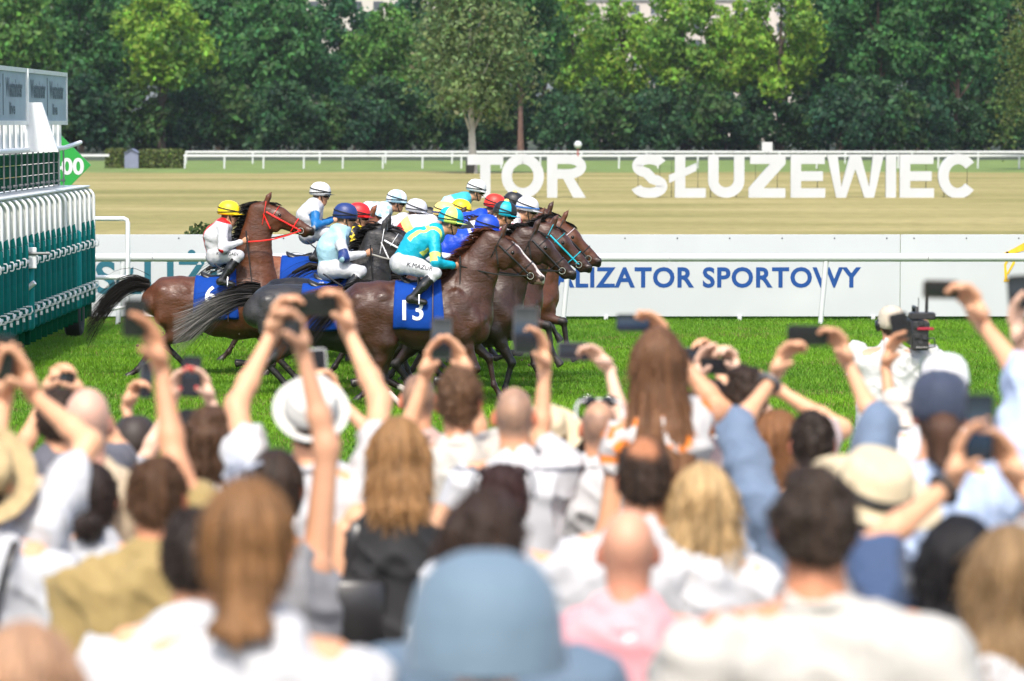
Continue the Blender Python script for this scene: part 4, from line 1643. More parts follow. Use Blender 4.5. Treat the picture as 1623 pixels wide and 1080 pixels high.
        if tail_tip is not None:
            locks_c[-1] = mixc(locks_c[-1], ttip * (.6 + .7 * rg.random()), smoothstep(.25, .7, g_))
    dock = MB().tube([tuple(q) for q in tp[:3]], [.045, .038, .018], 8)
    dv = np.array(dock.V)
    VV, QQ, CC = np.concatenate(locks_v), np.concatenate(locks_q), np.concatenate(locks_c)
    dq = np.array([f for f in dock.F if len(f) == 4]) + len(VV)
    VV = np.concatenate([VV, dv])
    CC = np.concatenate([CC, np.repeat(tcol[None, :], len(dv), 0)])
    tag(link('tail', np_mesh('tail', VV, np.concatenate([QQ, dq]), m_hair_h, col=np.clip(CC, .004, 1)), o), kind='stuff')

    # ---- tack
    def ring(t, u0, tilt, r, mat, nm, parent=None, n=20, lo=0, hi=360):
        """strap round the head at distance t from the poll"""
        c = H(t, u0)
        ax1 = Vector((ux * math.cos(tilt) + hx * math.sin(tilt), 0, uz * math.cos(tilt) + hz * math.sin(tilt)))
        pts = []
        for i in range(n + 1):
            a = R(lo + (hi - lo) * i / n)
            d = ax1 * math.cos(a) + Vector((0, 1, 0)) * math.sin(a)
            hit = bv.ray_cast(c + d * .45, -d, .46)
            q = hit[0] if hit[0] else c + d * .06
            if (q - c).length > .19:
                q = c + d * .19
            pts.append(q + d * .004)
        return MB().tube(pts, r, 6, flat=.45, nrm=None).build(nm, mat, parent or o, 60)

    def side_strap(a, b, r, mat, nm, n=8, sides=(-1, 1)):
        for sg in sides:
            pts = []
            for i in range(n + 1):
                f = i / n
                q = H(a[0] * (1 - f) + b[0] * f, a[1] * (1 - f) + b[1] * f, sg * .4)
                hit = bv.ray_cast(q, Vector((0, -sg, 0)), .5)
                if hit[0]:
                    pts.append(hit[0] + Vector((0, sg * .004, 0)))
            if len(pts) > 2:
                MB().tube(pts, r, 6).build(nm, mat, o, 60)
    bm_ = bridle or m_leather
    bit = (.445, -.105)
    ring(.015, -.09, -.25, .011, bm_, 'headpiece')
    ring(.115, -.06, -.9 if False else .15, .010, browband or bm_, 'browband', lo=-110, hi=110)
    side_strap((.03, -.07), bit, .011, bm_, 'cheek_strap')
    side_strap((.01, -.10), (.14, -.215), .009, bm_, 'throat_strap')
    if full:
        ring(.36, -.08, .12, .011, bm_, 'noseband')
    if noseband is not None:
        ring(.37, -.08, .12, .034, noseband, 'fleece_noseband', lo=-120, hi=120)
    bits = {}
    for sg in (-1, 1):
        q = H(bit[0], bit[1], sg * .4)
        hit = bv.ray_cast(q, Vector((0, -sg, 0)), .5)
        c = (hit[0] if hit[0] else H(bit[0], bit[1], sg * .05)) + Vector((0, sg * .012, 0))
        bits[sg] = c
        rg_ = [c + Vector((math.cos(a) * .036, 0, math.sin(a) * .036)) for a in np.linspace(0, 2 * math.pi, 15)]
        MB().tube(rg_, .0065, 6, caps=False).build('bit_ring', m_metal, o, 60)
    # saddle cloth draped over the back
    if cloth:
        x0, x1, amax = -.23, .27, 122
        nx, na = 12, 40
        Vc, Fc_ = [], []
        for i in range(nx + 1):
            x = x0 + (x1 - x0) * i / nx
            for j in range(na + 1):
                a = R(-amax + 2 * amax * j / na)
                sl = .07 * abs(a) / R(amax)              # skirts slope forward a little
                xx = x + (sl if i > nx / 2 else -sl * .4) * .8
                c = Vector((xx, 0, 1.17 + dz))
                d = Vector((0, math.sin(a), math.cos(a)))
                hit = bv.ray_cast(c + d * .8, -d, .8)
                r = (hit[0] - c).length if hit[0] else .33
                r += .014 + .006 * math.sin(i * 1.9 + j * .35) * (abs(a) / R(amax))
                Vc.append(c + d * r)
        for i in range(nx):
            for j in range(na):
                a0 = i * (na + 1) + j
                Fc_.append((a0, a0 + 1, a0 + na + 2, a0 + na + 1))
        sc_me = MB().add(Vc, Fc_).mesh('saddle_cloth', m_cloth_blue, 180)
        so = link('saddle_cloth', sc_me, o)
        md = so.modifiers.new('thick', 'SOLIDIFY')
        md.thickness = .006
        md.offset = 0
        cb = BVHTree.FromPolygons([tuple(v) for v in Vc], Fc_)

        def on_cloth(text, cx, cz, hgt, bold=.015, slant=0):
            Vt, Ft = text_vf(text, 1.0, bold, cuts=3)
            lo_, hi_ = Vt.min(0), Vt.max(0)
            kk = hgt / (hi_[1] - lo_[1])
            out = []
            for v in Vt:
                xx = cx + (v[0] - (lo_[0] + hi_[0]) / 2) * kk
                zz = cz + (v[1] - (lo_[1] + hi_[1]) / 2) * kk
                hit = cb.ray_cast(Vector((xx, -1.2, zz)), Vector((0, 1, 0)), 1.4)
                out.append((xx, (hit[0].y if hit[0] else -.3) - .010, zz))
            link('number', mesh_vf('number', np.array(out), Ft, m_numwhite), so)
        if number:
            on_cloth(number, -.03, 1.13 + min(dz, 0) * .5 + .04, .225)
            on_cloth('HHH', .0, 1.36, .018, 0)
        # saddle: low seat with flaps, girth
        sd = MB()
        seat = []
        for i, (x, zz, w) in enumerate(((-.17, .075, .05), (-.13, .06, .11), (-.05, .035, .10), (.05, .03, .08), (.13, .05, .06), (.17, .06, .03))):
            hit = bv.ray_cast(Vector((x, 0, 2.6)), Vector((0, 0, -1)), 2)
            zt_ = (hit[0].z if hit[0] else 1.5 + dz) + zz
            seat.append((x, w, zt_))
        Vs = []
        for (x, w, zt_) in seat:
            for a in np.linspace(-1, 1, 7):
                Vs.append((x, a * w, zt_ - .05 * a * a))
        Fs_ = [(i * 7 + j, i * 7 + j + 1, (i + 1) * 7 + j + 1, (i + 1) * 7 + j) for i in range(len(seat) - 1) for j in range(6)]
        se = sd.add(Vs, Fs_).build('saddle', m_leather, o, 180)
        md = se.modifiers.new('thick', 'SOLIDIFY')
        md.thickness = .03
        if full:
            pts = []
            for a in np.linspace(-125, 125, 40):
                c = Vector((.19, 0, 1.17 + dz))
                d = Vector((0, math.sin(R(a)), math.cos(R(a))))
                hit = bv.ray_cast(c + d * .8, -d, .8)
                pts.append(c + d * (((hit[0] - c).length if hit[0] else .33) + .024))
            MB().tube(pts, .028, 6, flat=.25).build('girth', material('girth_brown', (.09, .05, .04), .6), o, 60)
    tag(o, label, 'horse', 'horses racing away from the gate')
    return o, g, bits, bv


POSE_A = dict(fore=[(24, -62, -95), (48, 10, 30)], hind=[(32, -16, 46, 62), (36, -10, 62, 20)], poll=(.95, 1.93), head=40, arch=(-.01, .035), lift=.0)
POSE_B = dict(fore=[(78, 8, 30), (10, -75, -110)], hind=[(22, -58, -32, -50), (36, -42, 36, 30)], poll=(.96, 1.95), head=41, arch=(-.01, .03), lift=.02)
POSE_C = dict(fore=[(30, -15, 10), (75, 12, 25)], hind=[(36, -45, 38, 50), (20, -56, -30, -45)], poll=(.97, 1.95), head=41, arch=(-.01, .03), lift=.0)
POSE_UP = dict(fore=[(55, -20, -40), (30, -60, -90)], hind=[(30, -66, -36, -55), (40, -60, 45, 40)], poll=(.66, 2.17), head=24, arch=(-.06, -.01), lift=.0, mane_wind=(-.9, .2), ear=.02)
POSE_D = dict(fore=[(40, -50, -80), (60, 15, 20)], hind=[(38, -54, 43, 40), (26, -62, -34, -52)], poll=(.72, 1.93), head=24, arch=(-.03, .03), lift=.0)

CHEST = (0.050, 0.0172, 0.0082)
BAY = (0.085, 0.0265, 0.0095)
DKBAY = (0.033, 0.0125, 0.0068)
BLACK = (0.009, 0.008, 0.008)
GREY = (0.026, 0.0245, 0.025)
PTS = (0.012, 0.010, 0.009)


def ground_at(px, Y):
    p = P(px, 600, Y)
    return (p[0], Y, ground_z(Y))


HORSES = {}


def add_horse(key, pose, px, Y, coat, points, label, **kw):
    HORSES[key] = (horse('race_horse', pose, ground_at(px, Y), coat, points, label, **kw), px, Y)


add_horse('mazur', POSE_A, 660, 42.8, CHEST, (0.024, 0.0095, 0.0065), 'nearest chestnut horse with white blaze, blue cloth 13 and wet shine', sock=(('h', 0), ('h', 1)), blaze=True,
          mane_col=(0.075, 0.024, 0.011), tail_col=(0.10, 0.035, 0.014), number='13', seed=1,
          tail_pose=[(-.82, 1.36), (-1.0, 1.36), (-1.22, 1.26), (-1.42, 1.10), (-1.56, .98)])
add_horse('blue', POSE_C, 713, 43.9, DKBAY, PTS, 'dark bay horse with black bridle just behind the blazed chestnut', seed=2)
add_horse('navy', POSE_D, 512, 44.6, GREY, BLACK, 'dark grey horse with white bridle and pale tail tip, cloth 10', mane_col=BLACK, tail_col=(0.02, 0.018, 0.018), tail_tip=(0.17, 0.16, 0.15), seed=3,
          bridle=strap_mat('white', (.78, .78, .78)), number='10', tail_pose=[(-.82, 1.37), (-1.0, 1.36), (-1.25, 1.28), (-1.52, 1.13), (-1.74, 1.05)])
add_horse('turq', POSE_B, 748, 45.8, CHEST, PTS, 'brown horse wearing a turquoise bridle', seed=4, bridle=strap_mat('turquoise', srgb(30, 170, 190)))
add_horse('redcap', POSE_D, 521, 46.3, BLACK, PTS, 'black horse whose black tail streams over the bay quarters', seed=5,
          tail_pose=[(-.82, 1.38), (-1.0, 1.40), (-1.22, 1.30), (-1.45, 1.18), (-1.68, 1.10)])
POSE_S = dict(POSE_B, hind=POSE_C['hind'])
add_horse('star', dict(POSE_S, poll=(.90, 1.97)), 776, 47.3, BAY, PTS, 'bay horse with pink and white browband, head high beside the blue noseband', seed=6, browband=strap_mat('pale', (.75, .62, .66)))
add_horse('turgaev', POSE_UP, 341, 48.4, BAY, PTS, 'bay horse at left with red bridle and head thrown up', seed=7, bridle=strap_mat('red', srgb(232, 40, 34)), number='6',
          tail_pose=[(-.82, 1.40), (-1.02, 1.46), (-1.24, 1.36), (-1.45, 1.16), (-1.62, .96)])
far_geo = build_horse_mesh(POSE_C, 8)
far_geo2 = build_horse_mesh(POSE_B, 9)
add_horse('cream', POSE_C, 651, 48.2, DKBAY, PTS, 'dark horse mostly hidden under the cream capped jockey', full=False, geo=far_geo, seed=8)
add_horse('redblue', POSE_B, 737, 49.5, BAY, PTS, 'bay horse mostly hidden under the red capped blue jockey', full=False, geo=far_geo2, seed=9)
add_horse('grey', POSE_C, 614, 50.4, DKBAY, PTS, 'dark horse mostly hidden under the plain white capped jockey', full=False, geo=far_geo, seed=10)
add_horse('blackcap', POSE_B, 762, 50.9, CHEST, PTS, 'brown horse farthest right with a bright blue fleece noseband', geo=build_horse_mesh(dict(POSE_B, poll=(.90, 2.00), head=38), 11), seed=11, noseband=strap_mat('fleece', srgb(20, 80, 200)))
add_horse('whiteblue', POSE_C, 475, 51.4, (0.17, 0.055, 0.02), PTS, 'chestnut horse mostly hidden under the white capped jockey with blue sleeves', full=False, geo=far_geo, seed=12)
add_horse('yellow', POSE_B, 686, 52.2, DKBAY, PTS, 'dark horse mostly hidden under the bright yellow capped jockey', full=False, geo=far_geo2, seed=13)
add_horse('check', POSE_C, 584, 53.2, BLACK, PTS, 'black horse mostly hidden under the pale blue checked jockey', full=False, geo=far_geo, seed=14)
add_horse('white', POSE_B, 713, 55.6, DKBAY, PTS, 'dark horse mostly hidden under the farthest white capped jockey', full=False, geo=far_geo2, seed=15)

# ================================================================== jockeys
m_skin = material('skin', attr=True, rough=.5, var=.10, scale=9, spec=.4)
m_silk = material('silks', attr=True, rough=.45, var=.06, scale=6, bump=.8, bscale=13, spec=.4)
m_breech = material('white_breeches', (0.48, 0.485, 0.51), .7, .05, 6, .5, 14)
m_boot = material('black_boot', (0.012, 0.012, 0.012), .25, .2, 8, spec=.6)
m_goggle = material('goggles', (0.012, 0.012, 0.014), .15, .1, 4)
m_elastic = material('black_elastic', (0.012, 0.012, 0.012), .6, .1, 4)
m_glove = material('black_glove', (0.02, 0.02, 0.02), .6, .1, 9)
SKIN = (0.52, 0.265, 0.155)


def head_prims(s, c, fwd, up, sc=1.0, neck_to=None, neck_r=.058, jaw=1.0):
    """skull, jaw, nose, chin, ears and neck blended into the surface s"""
    c, f, u = A3(c), unit(fwd), unit(up)
    u = unit(u - f * f.dot(u))
    r = np.cross(f, u)
    L = lambda x, y, z: c + (r * x + f * y + u * z) * sc
    ax = np.array([r, f, u])
    s.ell(L(0, -.012, .022), A3((.076, .096, .098)) * sc, ax, k=.02 * sc)
    s.ell(L(0, .022, -.05), A3((.060 * jaw, .068, .072)) * sc, ax, k=.03 * sc)
    s.ell(L(0, .062, -.098), A3((.026, .022, .018)) * sc, ax, k=.02 * sc)
    s.cap(L(0, .088, .012), L(0, .108, -.028), .009 * sc, .014 * sc, .012 * sc)
    s.ell(L(0, .083, -.068), A3((.024, .012, .010)) * sc, ax, k=.01 * sc)
    s.ell(L(0, .078, .032), A3((.048, .016, .010)) * sc, ax, k=.015 * sc)
    for e in (-1, 1):
        s.ell(L(e * .083, -.010, -.012), A3((.014, .021, .034)) * sc, ax, k=.008 * sc)
        s.ell(L(e * .045, .060, -.028), A3((.022, .018, .018)) * sc, ax, k=.02 * sc)
    if neck_to is not None:
        s.cap(L(0, -.018, -.05), neck_to, neck_r * sc * .95, neck_r * 1.12 * sc, .03 * sc)
    return L


def skin_color(V, base, seed=0, red=0.12):
    C = np.repeat(A3(base)[None, :], len(V), 0)
    n = vnoise(V, 11, seed)
    return np.clip(C * (1 + .10 * n[:, None] * A3((.6, 1, 1))), 0, 1)


STAR = [(math.sin(i * math.pi / 5) * (1 if i % 2 == 0 else .42), math.cos(i * math.pi / 5) * (1 if i % 2 == 0 else .42)) for i in range(10)]


def in_poly(x, z, cx, cz, r, poly=STAR):
    m = np.zeros(len(x), dtype=bool)
    px, pz = (x - cx) / r, (z - cz) / r
    j = len(poly) - 1
    for i in range(len(poly)):
        xi, zi = poly[i]
        xj, zj = poly[j]
        c = ((zi > pz) != (zj > pz)) & (px < (xj - xi) * (pz - zi) / ((zj - zi) if abs(zj - zi) > 1e-9 else 1e-9) + xi)
        m ^= c
        j = i
    return m


J_CROUCH = dict(hip=(-.14, 1.655), sh=(.21, 1.95), head=(.385, 2.075), look=-12, hand=(.42, 1.625), knee=(.22, 1.535), ankle=(-.03, 1.275), elbow_out=.06)
J_LOW = dict(hip=(-.20, 1.66), sh=(.23, 1.86), head=(.40, 1.965), look=-8, hand=(.50, 1.60), knee=(.20, 1.535), ankle=(-.05, 1.275), elbow_out=.06)
J_UP = dict(hip=(.03, 1.605), sh=(.12, 1.95), head=(.19, 2.09), look=-4, hand=(.36, 1.78), knee=(.33, 1.60), ankle=(.12, 1.30), hy=.23)
J_MIDUP = dict(hip=(.08, 1.56), sh=(.21, 1.95), head=(.27, 2.12), look=-6, hand=(.50, 1.74), knee=(.46, 1.53), ankle=(.25, 1.25), hy=.22)


def jockey(key, J, cap, shirt, label, *, capdark=None, cap2=None, peak=None, band=None, pattern=None, name_text=None, whip=None, full=True, pom=None,
           cuff=None, dx=0.0, dz=0.0, skin=SKIN, reins=None, cap_fx=None, seed=0):
    (ho, g, bits, hbv), px, Y = HORSES[key]
    o = empty('person', tuple(ho.location))
    gz = g['dz']
    off = A3((dx, 0, dz))
    Q3 = lambda p, y=0.0: A3((p[0], y, p[1])) + off
    hip, sh, hd, hand, knee, ank = (J[k] for k in ('hip', 'sh', 'head', 'hand', 'knee', 'ankle'))
    fwd = A3((math.cos(R(J['look'])), 0, math.sin(R(J['look']))))
    up = A3((-fwd[2], 0, fwd[0]))
    hc = Q3(hd)
    # --- body (skin): head, neck, hands and the limbs inside the clothes as one surface
    s = SDF(.0125)
    L = head_prims(s, hc, fwd, up, .98, neck_to=Q3((sh[0] + .03, sh[1] + .04)))
    s.ecap(Q3(hip), Q3(sh), (.10, .13), (.105, .15), (0, 1, 0), .05)
    hands = {}
    elb = {}
    for sg in (-1, 1):
        shp = Q3((sh[0] + .0, sh[1] - .03), sg * .17)
        hn = Q3(hand, sg * J.get('hy', .10)) + A3((0, 0, .012 * sg))
        d = hn - shp
        dist = min(np.linalg.norm(d), .535)
        hn = shp + unit(d) * dist
        a_, b_ = .285, .265
        x = (a_ * a_ - b_ * b_ + dist * dist) / (2 * dist)
        hgt = math.sqrt(max(a_ * a_ - x * x, .0004))
        pole = A3((-.45, sg * .75, -.75))
        pole = unit(pole - unit(d) * pole.dot(unit(d)))
        el = shp + unit(d) * x + pole * hgt
        elb[sg] = (shp, el, hn)
        s.cap(shp, el, .042, .036, .02)
        s.cap(el, hn, .036, .026, .02)
        hands[sg] = hn
        hdir = unit(hn - el)
        # closed fist: palm, four curled fingers, thumb on top
        s.ecap(hn + hdir * .02, hn + hdir * .065, (.036, .022), (.038, .022), (0, 1, 0), .012)
        for q in range(4):
            b0 = hn + hdir * .08 + A3((0, 0, .032 - .021 * q))
            s.cap(b0, b0 + A3((.006, -sg * .038, -.004)), .0115, .0115, .006)
            s.cap(b0 + A3((.006, -sg * .038, -.004)), b0 + A3((-.03, -sg * .042, 0)), .0115, .010, .006)
        s.cap(hn + hdir * .03 + A3((0, -sg * .01, .032)), hn + hdir * .085 + A3((0, -sg * .02, .045)), .014, .011, .008)
        kn, an = Q3(knee, sg * .30), Q3(ank, sg * .335)
        s.cap(Q3(hip, sg * .09), kn, .075, .05, .03)
        s.cap(kn, an, .048, .034, .02)
        s.cap(an, an + A3((.10, 0, -.05)), .030, .022, .02)
    V, Qd = s.build(1)
    C = skin_color(V, skin, seed)
    rel = V - hc
    lf, lu = rel @ fwd, rel @ up
    C = mixc(C, A3(skin) * A3((.85, .55, .55)), ((lf > .075) & (np.abs(lu + .068) < .010) & (np.abs(rel[:, 1]) < .026)).astype(float) * .8)
    hair = ((lf < .02) & (lu > -.07) & (np.abs(lf) + np.abs(lu) < .2) & (lf < -.02 - .2 * (lu < -.03))).astype(float)
    C = mixc(C, (.05, .03, .02), hair * .9)
    link('body', np_mesh('body', V, Qd, m_skin, col=C), o)
    # --- silks
    s = SDF(.0085 if full else .013)
    mid = Q3(((hip[0] * .45 + sh[0] * .55), (hip[1] * .45 + sh[1] * .55)))
    bk = unit(A3((-(sh[1] - hip[1]), 0, sh[0] - hip[0])))
    s.ecap(Q3(hip) + bk * .0, mid + bk * .045, (.140, .170), (.172, .198), (0, 1, 0), .05)
    s.ecap(mid + bk * .045, Q3(sh) + bk * .015, (.172, .198), (.125, .20), (0, 1, 0), .05)
    s.cap(Q3((sh[0] + .02, sh[1] + .02)), Q3((sh[0] + .055, sh[1] + .065)), .075, .062, .03)
    for sg in (-1, 1):
        shp, el, hn = elb[sg]
        s.cap(shp, el, .068, .058, .04)
        s.cap(el, hn - unit(hn - el) * .02, .056, .038, .03)
    along = unit(Q3(sh) - Q3(hip))

    def fold(V):
        t = V @ along
        return .009 * vnoise(np.stack([t * 16, V[:, 1] * 6, (V @ bk) * 6], 1), 1, seed) + .004 * vnoise(V, 22, seed + 1)
    s.cut(Q3(hip) - along * .06, -along)
    V, Qd = s.build(1, fold)
    C = np.repeat(A3(shirt)[None, :], len(V), 0)
    t_arm = np.full(len(V), -1.0)
    for sg in (-1, 1):
        shp, el, hn = elb[sg]
        for (a, b, base) in ((shp, el, 0), (el, hn, 1)):
            d = b - a
            t = (V - a) @ d / (d @ d)
            dist = np.linalg.norm(V - a - np.clip(t, 0, 1)[:, None] * d, axis=1)
            m = (dist < .085) & (t > (.25 if base == 0 else -.1)) & (t < 1.1) & (V[:, 1] * sg > (.10 if base == 0 else .02))
            t_arm = np.where(m, base + np.clip(t, 0, 1), t_arm)
    tt = (V - Q3(hip)) @ along / np.linalg.norm(Q3(sh) - Q3(hip))
    if pattern:
        C = pattern(V, C, t_arm, tt, V - Q3(sh), along, bk)
    link('silks_shirt', np_mesh('silks_shirt', V, Qd, m_silk, col=np.clip(C, 0, 1)), o)
    # --- breeches
    s = SDF(.0135)
    s.ecap(Q3(hip) - along * .03, Q3(hip) + along * .06, (.135, .165), (.125, .16), (0, 1, 0), .04)
    for sg in (-1, 1):
        kn, an = Q3(knee, sg * .30), Q3(ank, sg * .335)
        s.ecap(Q3((hip[0] - .02, hip[1] - .01), sg * .10), kn * .5 + Q3(hip, sg * .12) * .5, (.125, .105), (.10, .085), (0, 1, 0), .04)
        s.cap(kn * .5 + Q3(hip, sg * .12) * .5, kn, .095, .064, .03)
        s.cap(kn, kn * .72 + an * .28, .062, .056, .02)
    V, Qd = s.build(1, lambda V: .004 * vnoise(V * np.array([1, 1, 1]), 24, seed + 3))
    br = link('breeches', np_mesh('breeches', V, Qd, m_breech), o)
    if name_text:
        bvb = BVHTree.FromPolygons([tuple(v) for v in V.tolist()], [tuple(q) for q in Qd.tolist()])
        Vt, Ft = text_vf(name_text, 1.0, 0.0, shear=.1, cuts=2)
        lo, hi = Vt.min(0), Vt.max(0)
        kk = min(.062 / (hi[1] - lo[1]), .29 / (hi[0] - lo[0]))
        a = math.atan2(knee[1] - hip[1], knee[0] - hip[0]) * .55
        ctr = Q3((hip[0] * .48 + knee[0] * .52, hip[1] * .48 + knee[1] * .52 + .02))
        out = []
        for v in Vt:
            qx, qz = (v[0] - (lo[0] + hi[0]) / 2) * kk, (v[1] - (lo[1] + hi[1]) / 2) * kk
            X, Z = ctr[0] + qx * math.cos(a) - qz * math.sin(a), ctr[2] + qx * math.sin(a) + qz * math.cos(a)
            hit = bvb.ray_cast(Vector((X, -1, Z)), Vector((0, 1, 0)), 1.2)
            out.append((X, (hit[0].y if hit[0] else -.25) - .006, Z))
        link('name_print', mesh_vf('name_print', np.array(out), Ft, m_elastic), br)
    # --- boots
    for sg in (-1, 1):
        kn, an = Q3(knee, sg * .30), Q3(ank, sg * .335)
        if not full and sg > 0:
            continue
        s = SDF(.012)
        s.cap(kn * .78 + an * .22, kn * .45 + an * .55, .062, .058, .02)
        s.cap(kn * .45 + an * .55, an, .058, .042, .02)
        s.ecap(an + A3((-.035, 0, -.025)), an + A3((.13, 0, -.06)), (.052, .046), (.036, .042), (0, 1, 0), .02)
        s.cut(kn * .80 + an * .20, kn - an)
        V, Qd = s.build(1)
        bo = link('boot', np_mesh('boot', V, Qd, m_boot), o)
        ir = an + A3((.07, 0, -.075))
        st = MB().tube([ir + A3((0, -.06, 0)), ir + A3((0, .06, 0)), ir + A3((0, .05, .07)), ir + A3((0, 0, .13)), ir + A3((0, -.05, .07)), ir + A3((0, -.06, 0))], .008, 6)
        MB().tube([ir + A3((0, 0, .13)), Q3((.02, 1.50), sg * .30)], .010, 4).build('stirrup_leather', m_leather, ho, 60)
        st.build('stirrup', m_metal, ho, 60, loc=(0, 0, 0))
    # --- helmet with silk cover, peak, chin strap and goggles
    capm = [material('cap_%02d_%02d_%02d' % tuple(int(255 * min(1, q)) for q in c), c, .45, .05, 9, .15, 30) for c in ((cap, cap2) if cap2 is not None else (cap,))]
    pk = material('peak_%02d_%02d_%02d' % tuple(int(255 * min(1, q)) for q in (peak or cap)), peak or cap, .45, .05, 9)
    Mh = Matrix(((fwd[0], 0, up[0]), (fwd[1], -1, up[1]), (fwd[2], 0, up[2])))
    Mh = Matrix((Vector(fwd), Vector(np.cross(up, fwd)), Vector(up))).transposed()
    hb = MB()
    prof = [(.0005, .166), (.048, .160), (.089, .140), (.117, .105), (.131, .060), (.134, .014), (.129, -.012), (.112, -.018)]
    nsec = 24
    hb.lathe(prof, nsec, Vector(L(0, -.012, .028)), Mh, 1.08, .93, mif=(lambda i, k: (k // 4) % 2) if cap2 is not None else None)
    he = hb.build('helmet', capm, o, 180)
    hb = MB()
    Vp, Fp = [], []
    for i in range(9):
        a = R(-62 + 124 * i / 8)
        for (rr, zz) in ((.131, .008), (.131 + .062 * math.cos(a) ** .7, -.010 + .012 * math.cos(a)), (.127, -.006)):
            Vp.append(Vector(L(0, -.012, .028)) + Mh @ Vector((math.cos(a) * rr * 1.08, math.sin(a) * rr * .93, zz)))
    Fp = [(i * 3 + j, i * 3 + j + 1, i * 3 + j + 4, i * 3 + j + 3) for i in range(8) for j in range(2)]
    hb.add(Vp, Fp).build('peak', pk, he, 180)
    el = MB()
    ringp = []
    for i in range(25):
        a = 2 * math.pi * i / 24
        ringp.append(Vector(L(0, -.012, .028)) + Mh @ Vector((math.cos(a) * .1355 * 1.08, math.sin(a) * .1355 * .93, .024 + .012 * math.cos(a))))
    el.tube(ringp, .0065 if band is None else .011, 5, caps=False)
    el.build('helmet_band', m_elastic if band is None else material('band_%s' % key, band, .5), he, 60)
    el = MB()
    # goggle strap climbs over the crown from brow to nape
    gp = []
    for i in range(11):
        t = i / 10
        a = R(0 + 180 * t)
        rr = .138
        y_ = -1
        gp.append(Vector(L(0, -.012, .028)) + Mh @ Vector((math.cos(a) * rr * 1.0, -math.sin(a) * .125 - .004, .020 + .075 * t * (1 - .2 * t))))
    el.tube(gp, .007, 5)
    gp2 = [p + (Mh @ Vector((0, 1, 0))) * 0 for p in gp]
    el.build('goggle_strap', m_elastic, he, 60)
    gg = MB()
    gpts = []
    for i in range(9):
        a = R(-72 + 144 * i / 8)
        gpts.append(Vector(L(0, 0, .0)) + Mh @ Vector((math.cos(a) * .092 + .012, math.sin(a) * .080, .012)))
    gg.tube(gpts, .025, 8, flat=1.0)
    gg.build('goggles', m_goggle, he, 60)
    ck = MB()
    for sg in (-1, 1):
        ck.tube([L(sg * .088, .0, .03), L(sg * .080, .018, -.04), L(sg * .045, .045, -.10), L(0, .055, -.118)], .007, 5)
    ck.build('chin_strap', m_elastic, he, 60)
    if pom is not None:
        MB().ball(L(0, -.02, .19), (.035, .035, .03), 12).build('pompom', material('pom_' + key, pom, .8), he, 180)
    tag(o, label, 'person', 'jockeys riding the field')
    # --- reins: from bit rings to the fists (part of the bridle, so of the horse)
    rb = MB()
    rm = reins if reins is not None else m_leather
    for sg in (-1, 1):
        a, b = Vector(bits[sg]), Vector(hands[sg] + A3((.06, 0, 0)))
        m_ = (a + b) / 2 + Vector((0, sg * .05, -.035))
        pts = [a, a.lerp(m_, .5) + Vector((0, sg * .015, -.006)), m_, m_.lerp(b, .5) + Vector((0, sg * .01, -.006)), b]
        rb.tube(pts, .009, 5)
    rb.build('rein', rm, ho, 60)
    if whip is not None:
        hb_ = Vector(hands[-1]) + Vector((.07, -.03, .0))
        wv = Vector(whip)
        wo = empty('riding_whip', Vector(ho.location) + hb_)
        MB().tube([-wv * .22, wv * 1.0], [.008, .005], 6).build('shaft', m_leather, wo, 60)
        MB().tube([-wv * .26, wv * .02], .010, 7).build('handle', m_elastic, wo, 60)
        MB().tube([wv * .93, wv * 1.15], .010, 6, flat=.4).build('flap', m_elastic, wo, 60)
        tag(wo, 'thin black whip held by the ' + label.split(' jockey')[0].replace('jockey ', '') + ' jockey', 'whip')
    return o


WHT = (0.52, 0.525, 0.55)
RED = srgb(214, 32, 36)
YEL = srgb(246, 214, 30)
CREAM = srgb(244, 214, 120)
TURQ = srgb(10, 160, 186)
LEMON = srgb(214, 230, 110)
ROYAL = srgb(20, 66, 186)
NAVY = srgb(30, 52, 110)
SKYB = srgb(158, 196, 212)
BLK = (0.015, 0.015, 0.017)


def pat_mazur(V, C, ta, tt, rs, al, bk):
    C = C.copy()
    C[(ta > .62) & (ta < 1.0)] = A3(LEMON)
    u = V[:, 1]
    band = np.abs(np.abs(u) - .155) < .022
    C[band & (tt > .45) & (ta < 0)] = A3(LEMON)
    C[(np.abs(rs @ al - .0) < .02) & (ta < 0) & (np.abs(u) < .155) & ((rs @ bk) > 0)] = A3(LEMON)
    return C


def pat_turgaev(V, C, ta, tt, rs, al, bk):
    C = C.copy()
    b = rs @ bk
    C[(np.abs(np.abs(V[:, 1]) - .06) < .03) & (b > .02) & (ta < 0)] = A3(RED)
    C[(tt > 1.16) & (ta < 0)] = A3(RED)
    C[(tt < .25) & (b < -.03) & (ta < 0)] = A3(RED)
    return C


def pat_navy(V, C, ta, tt, rs, al, bk):
    C = C.copy()
    C[ta >= 0] = A3(WHT)
    C[(ta > .72) & (ta < 1.18)] = A3(NAVY)
    return C


def pat_blue(V, C, ta, tt, rs, al, bk):
    C = C.copy()
    C[(np.abs(rs @ al - .02) < .018) & (ta < 0)] = A3(WHT)
    C[ta > 1.35] = A3(WHT)
    return C


def pat_stars(col):
    def f(V, C, ta, tt, rs, al, bk):
        C = C.copy()
        for (a, b) in ((-.05, -.02), (-.20, .03), (-.13, -.12), (.04, .06), (-.32, -.03), (.10, -.08), (-.26, .14), (-.02, -.2)):
            C[in_poly(rs @ al, rs @ bk, a, b, .062)] = A3(col)
        return C
    return f


def pat_redcap(V, C, ta, tt, rs, al, bk):
    C = pat_stars(YEL)(V, C, ta, tt, rs, al, bk)
    C[((rs @ bk) > .04) & (ta < 0)] = A3(CREAM)
    return C


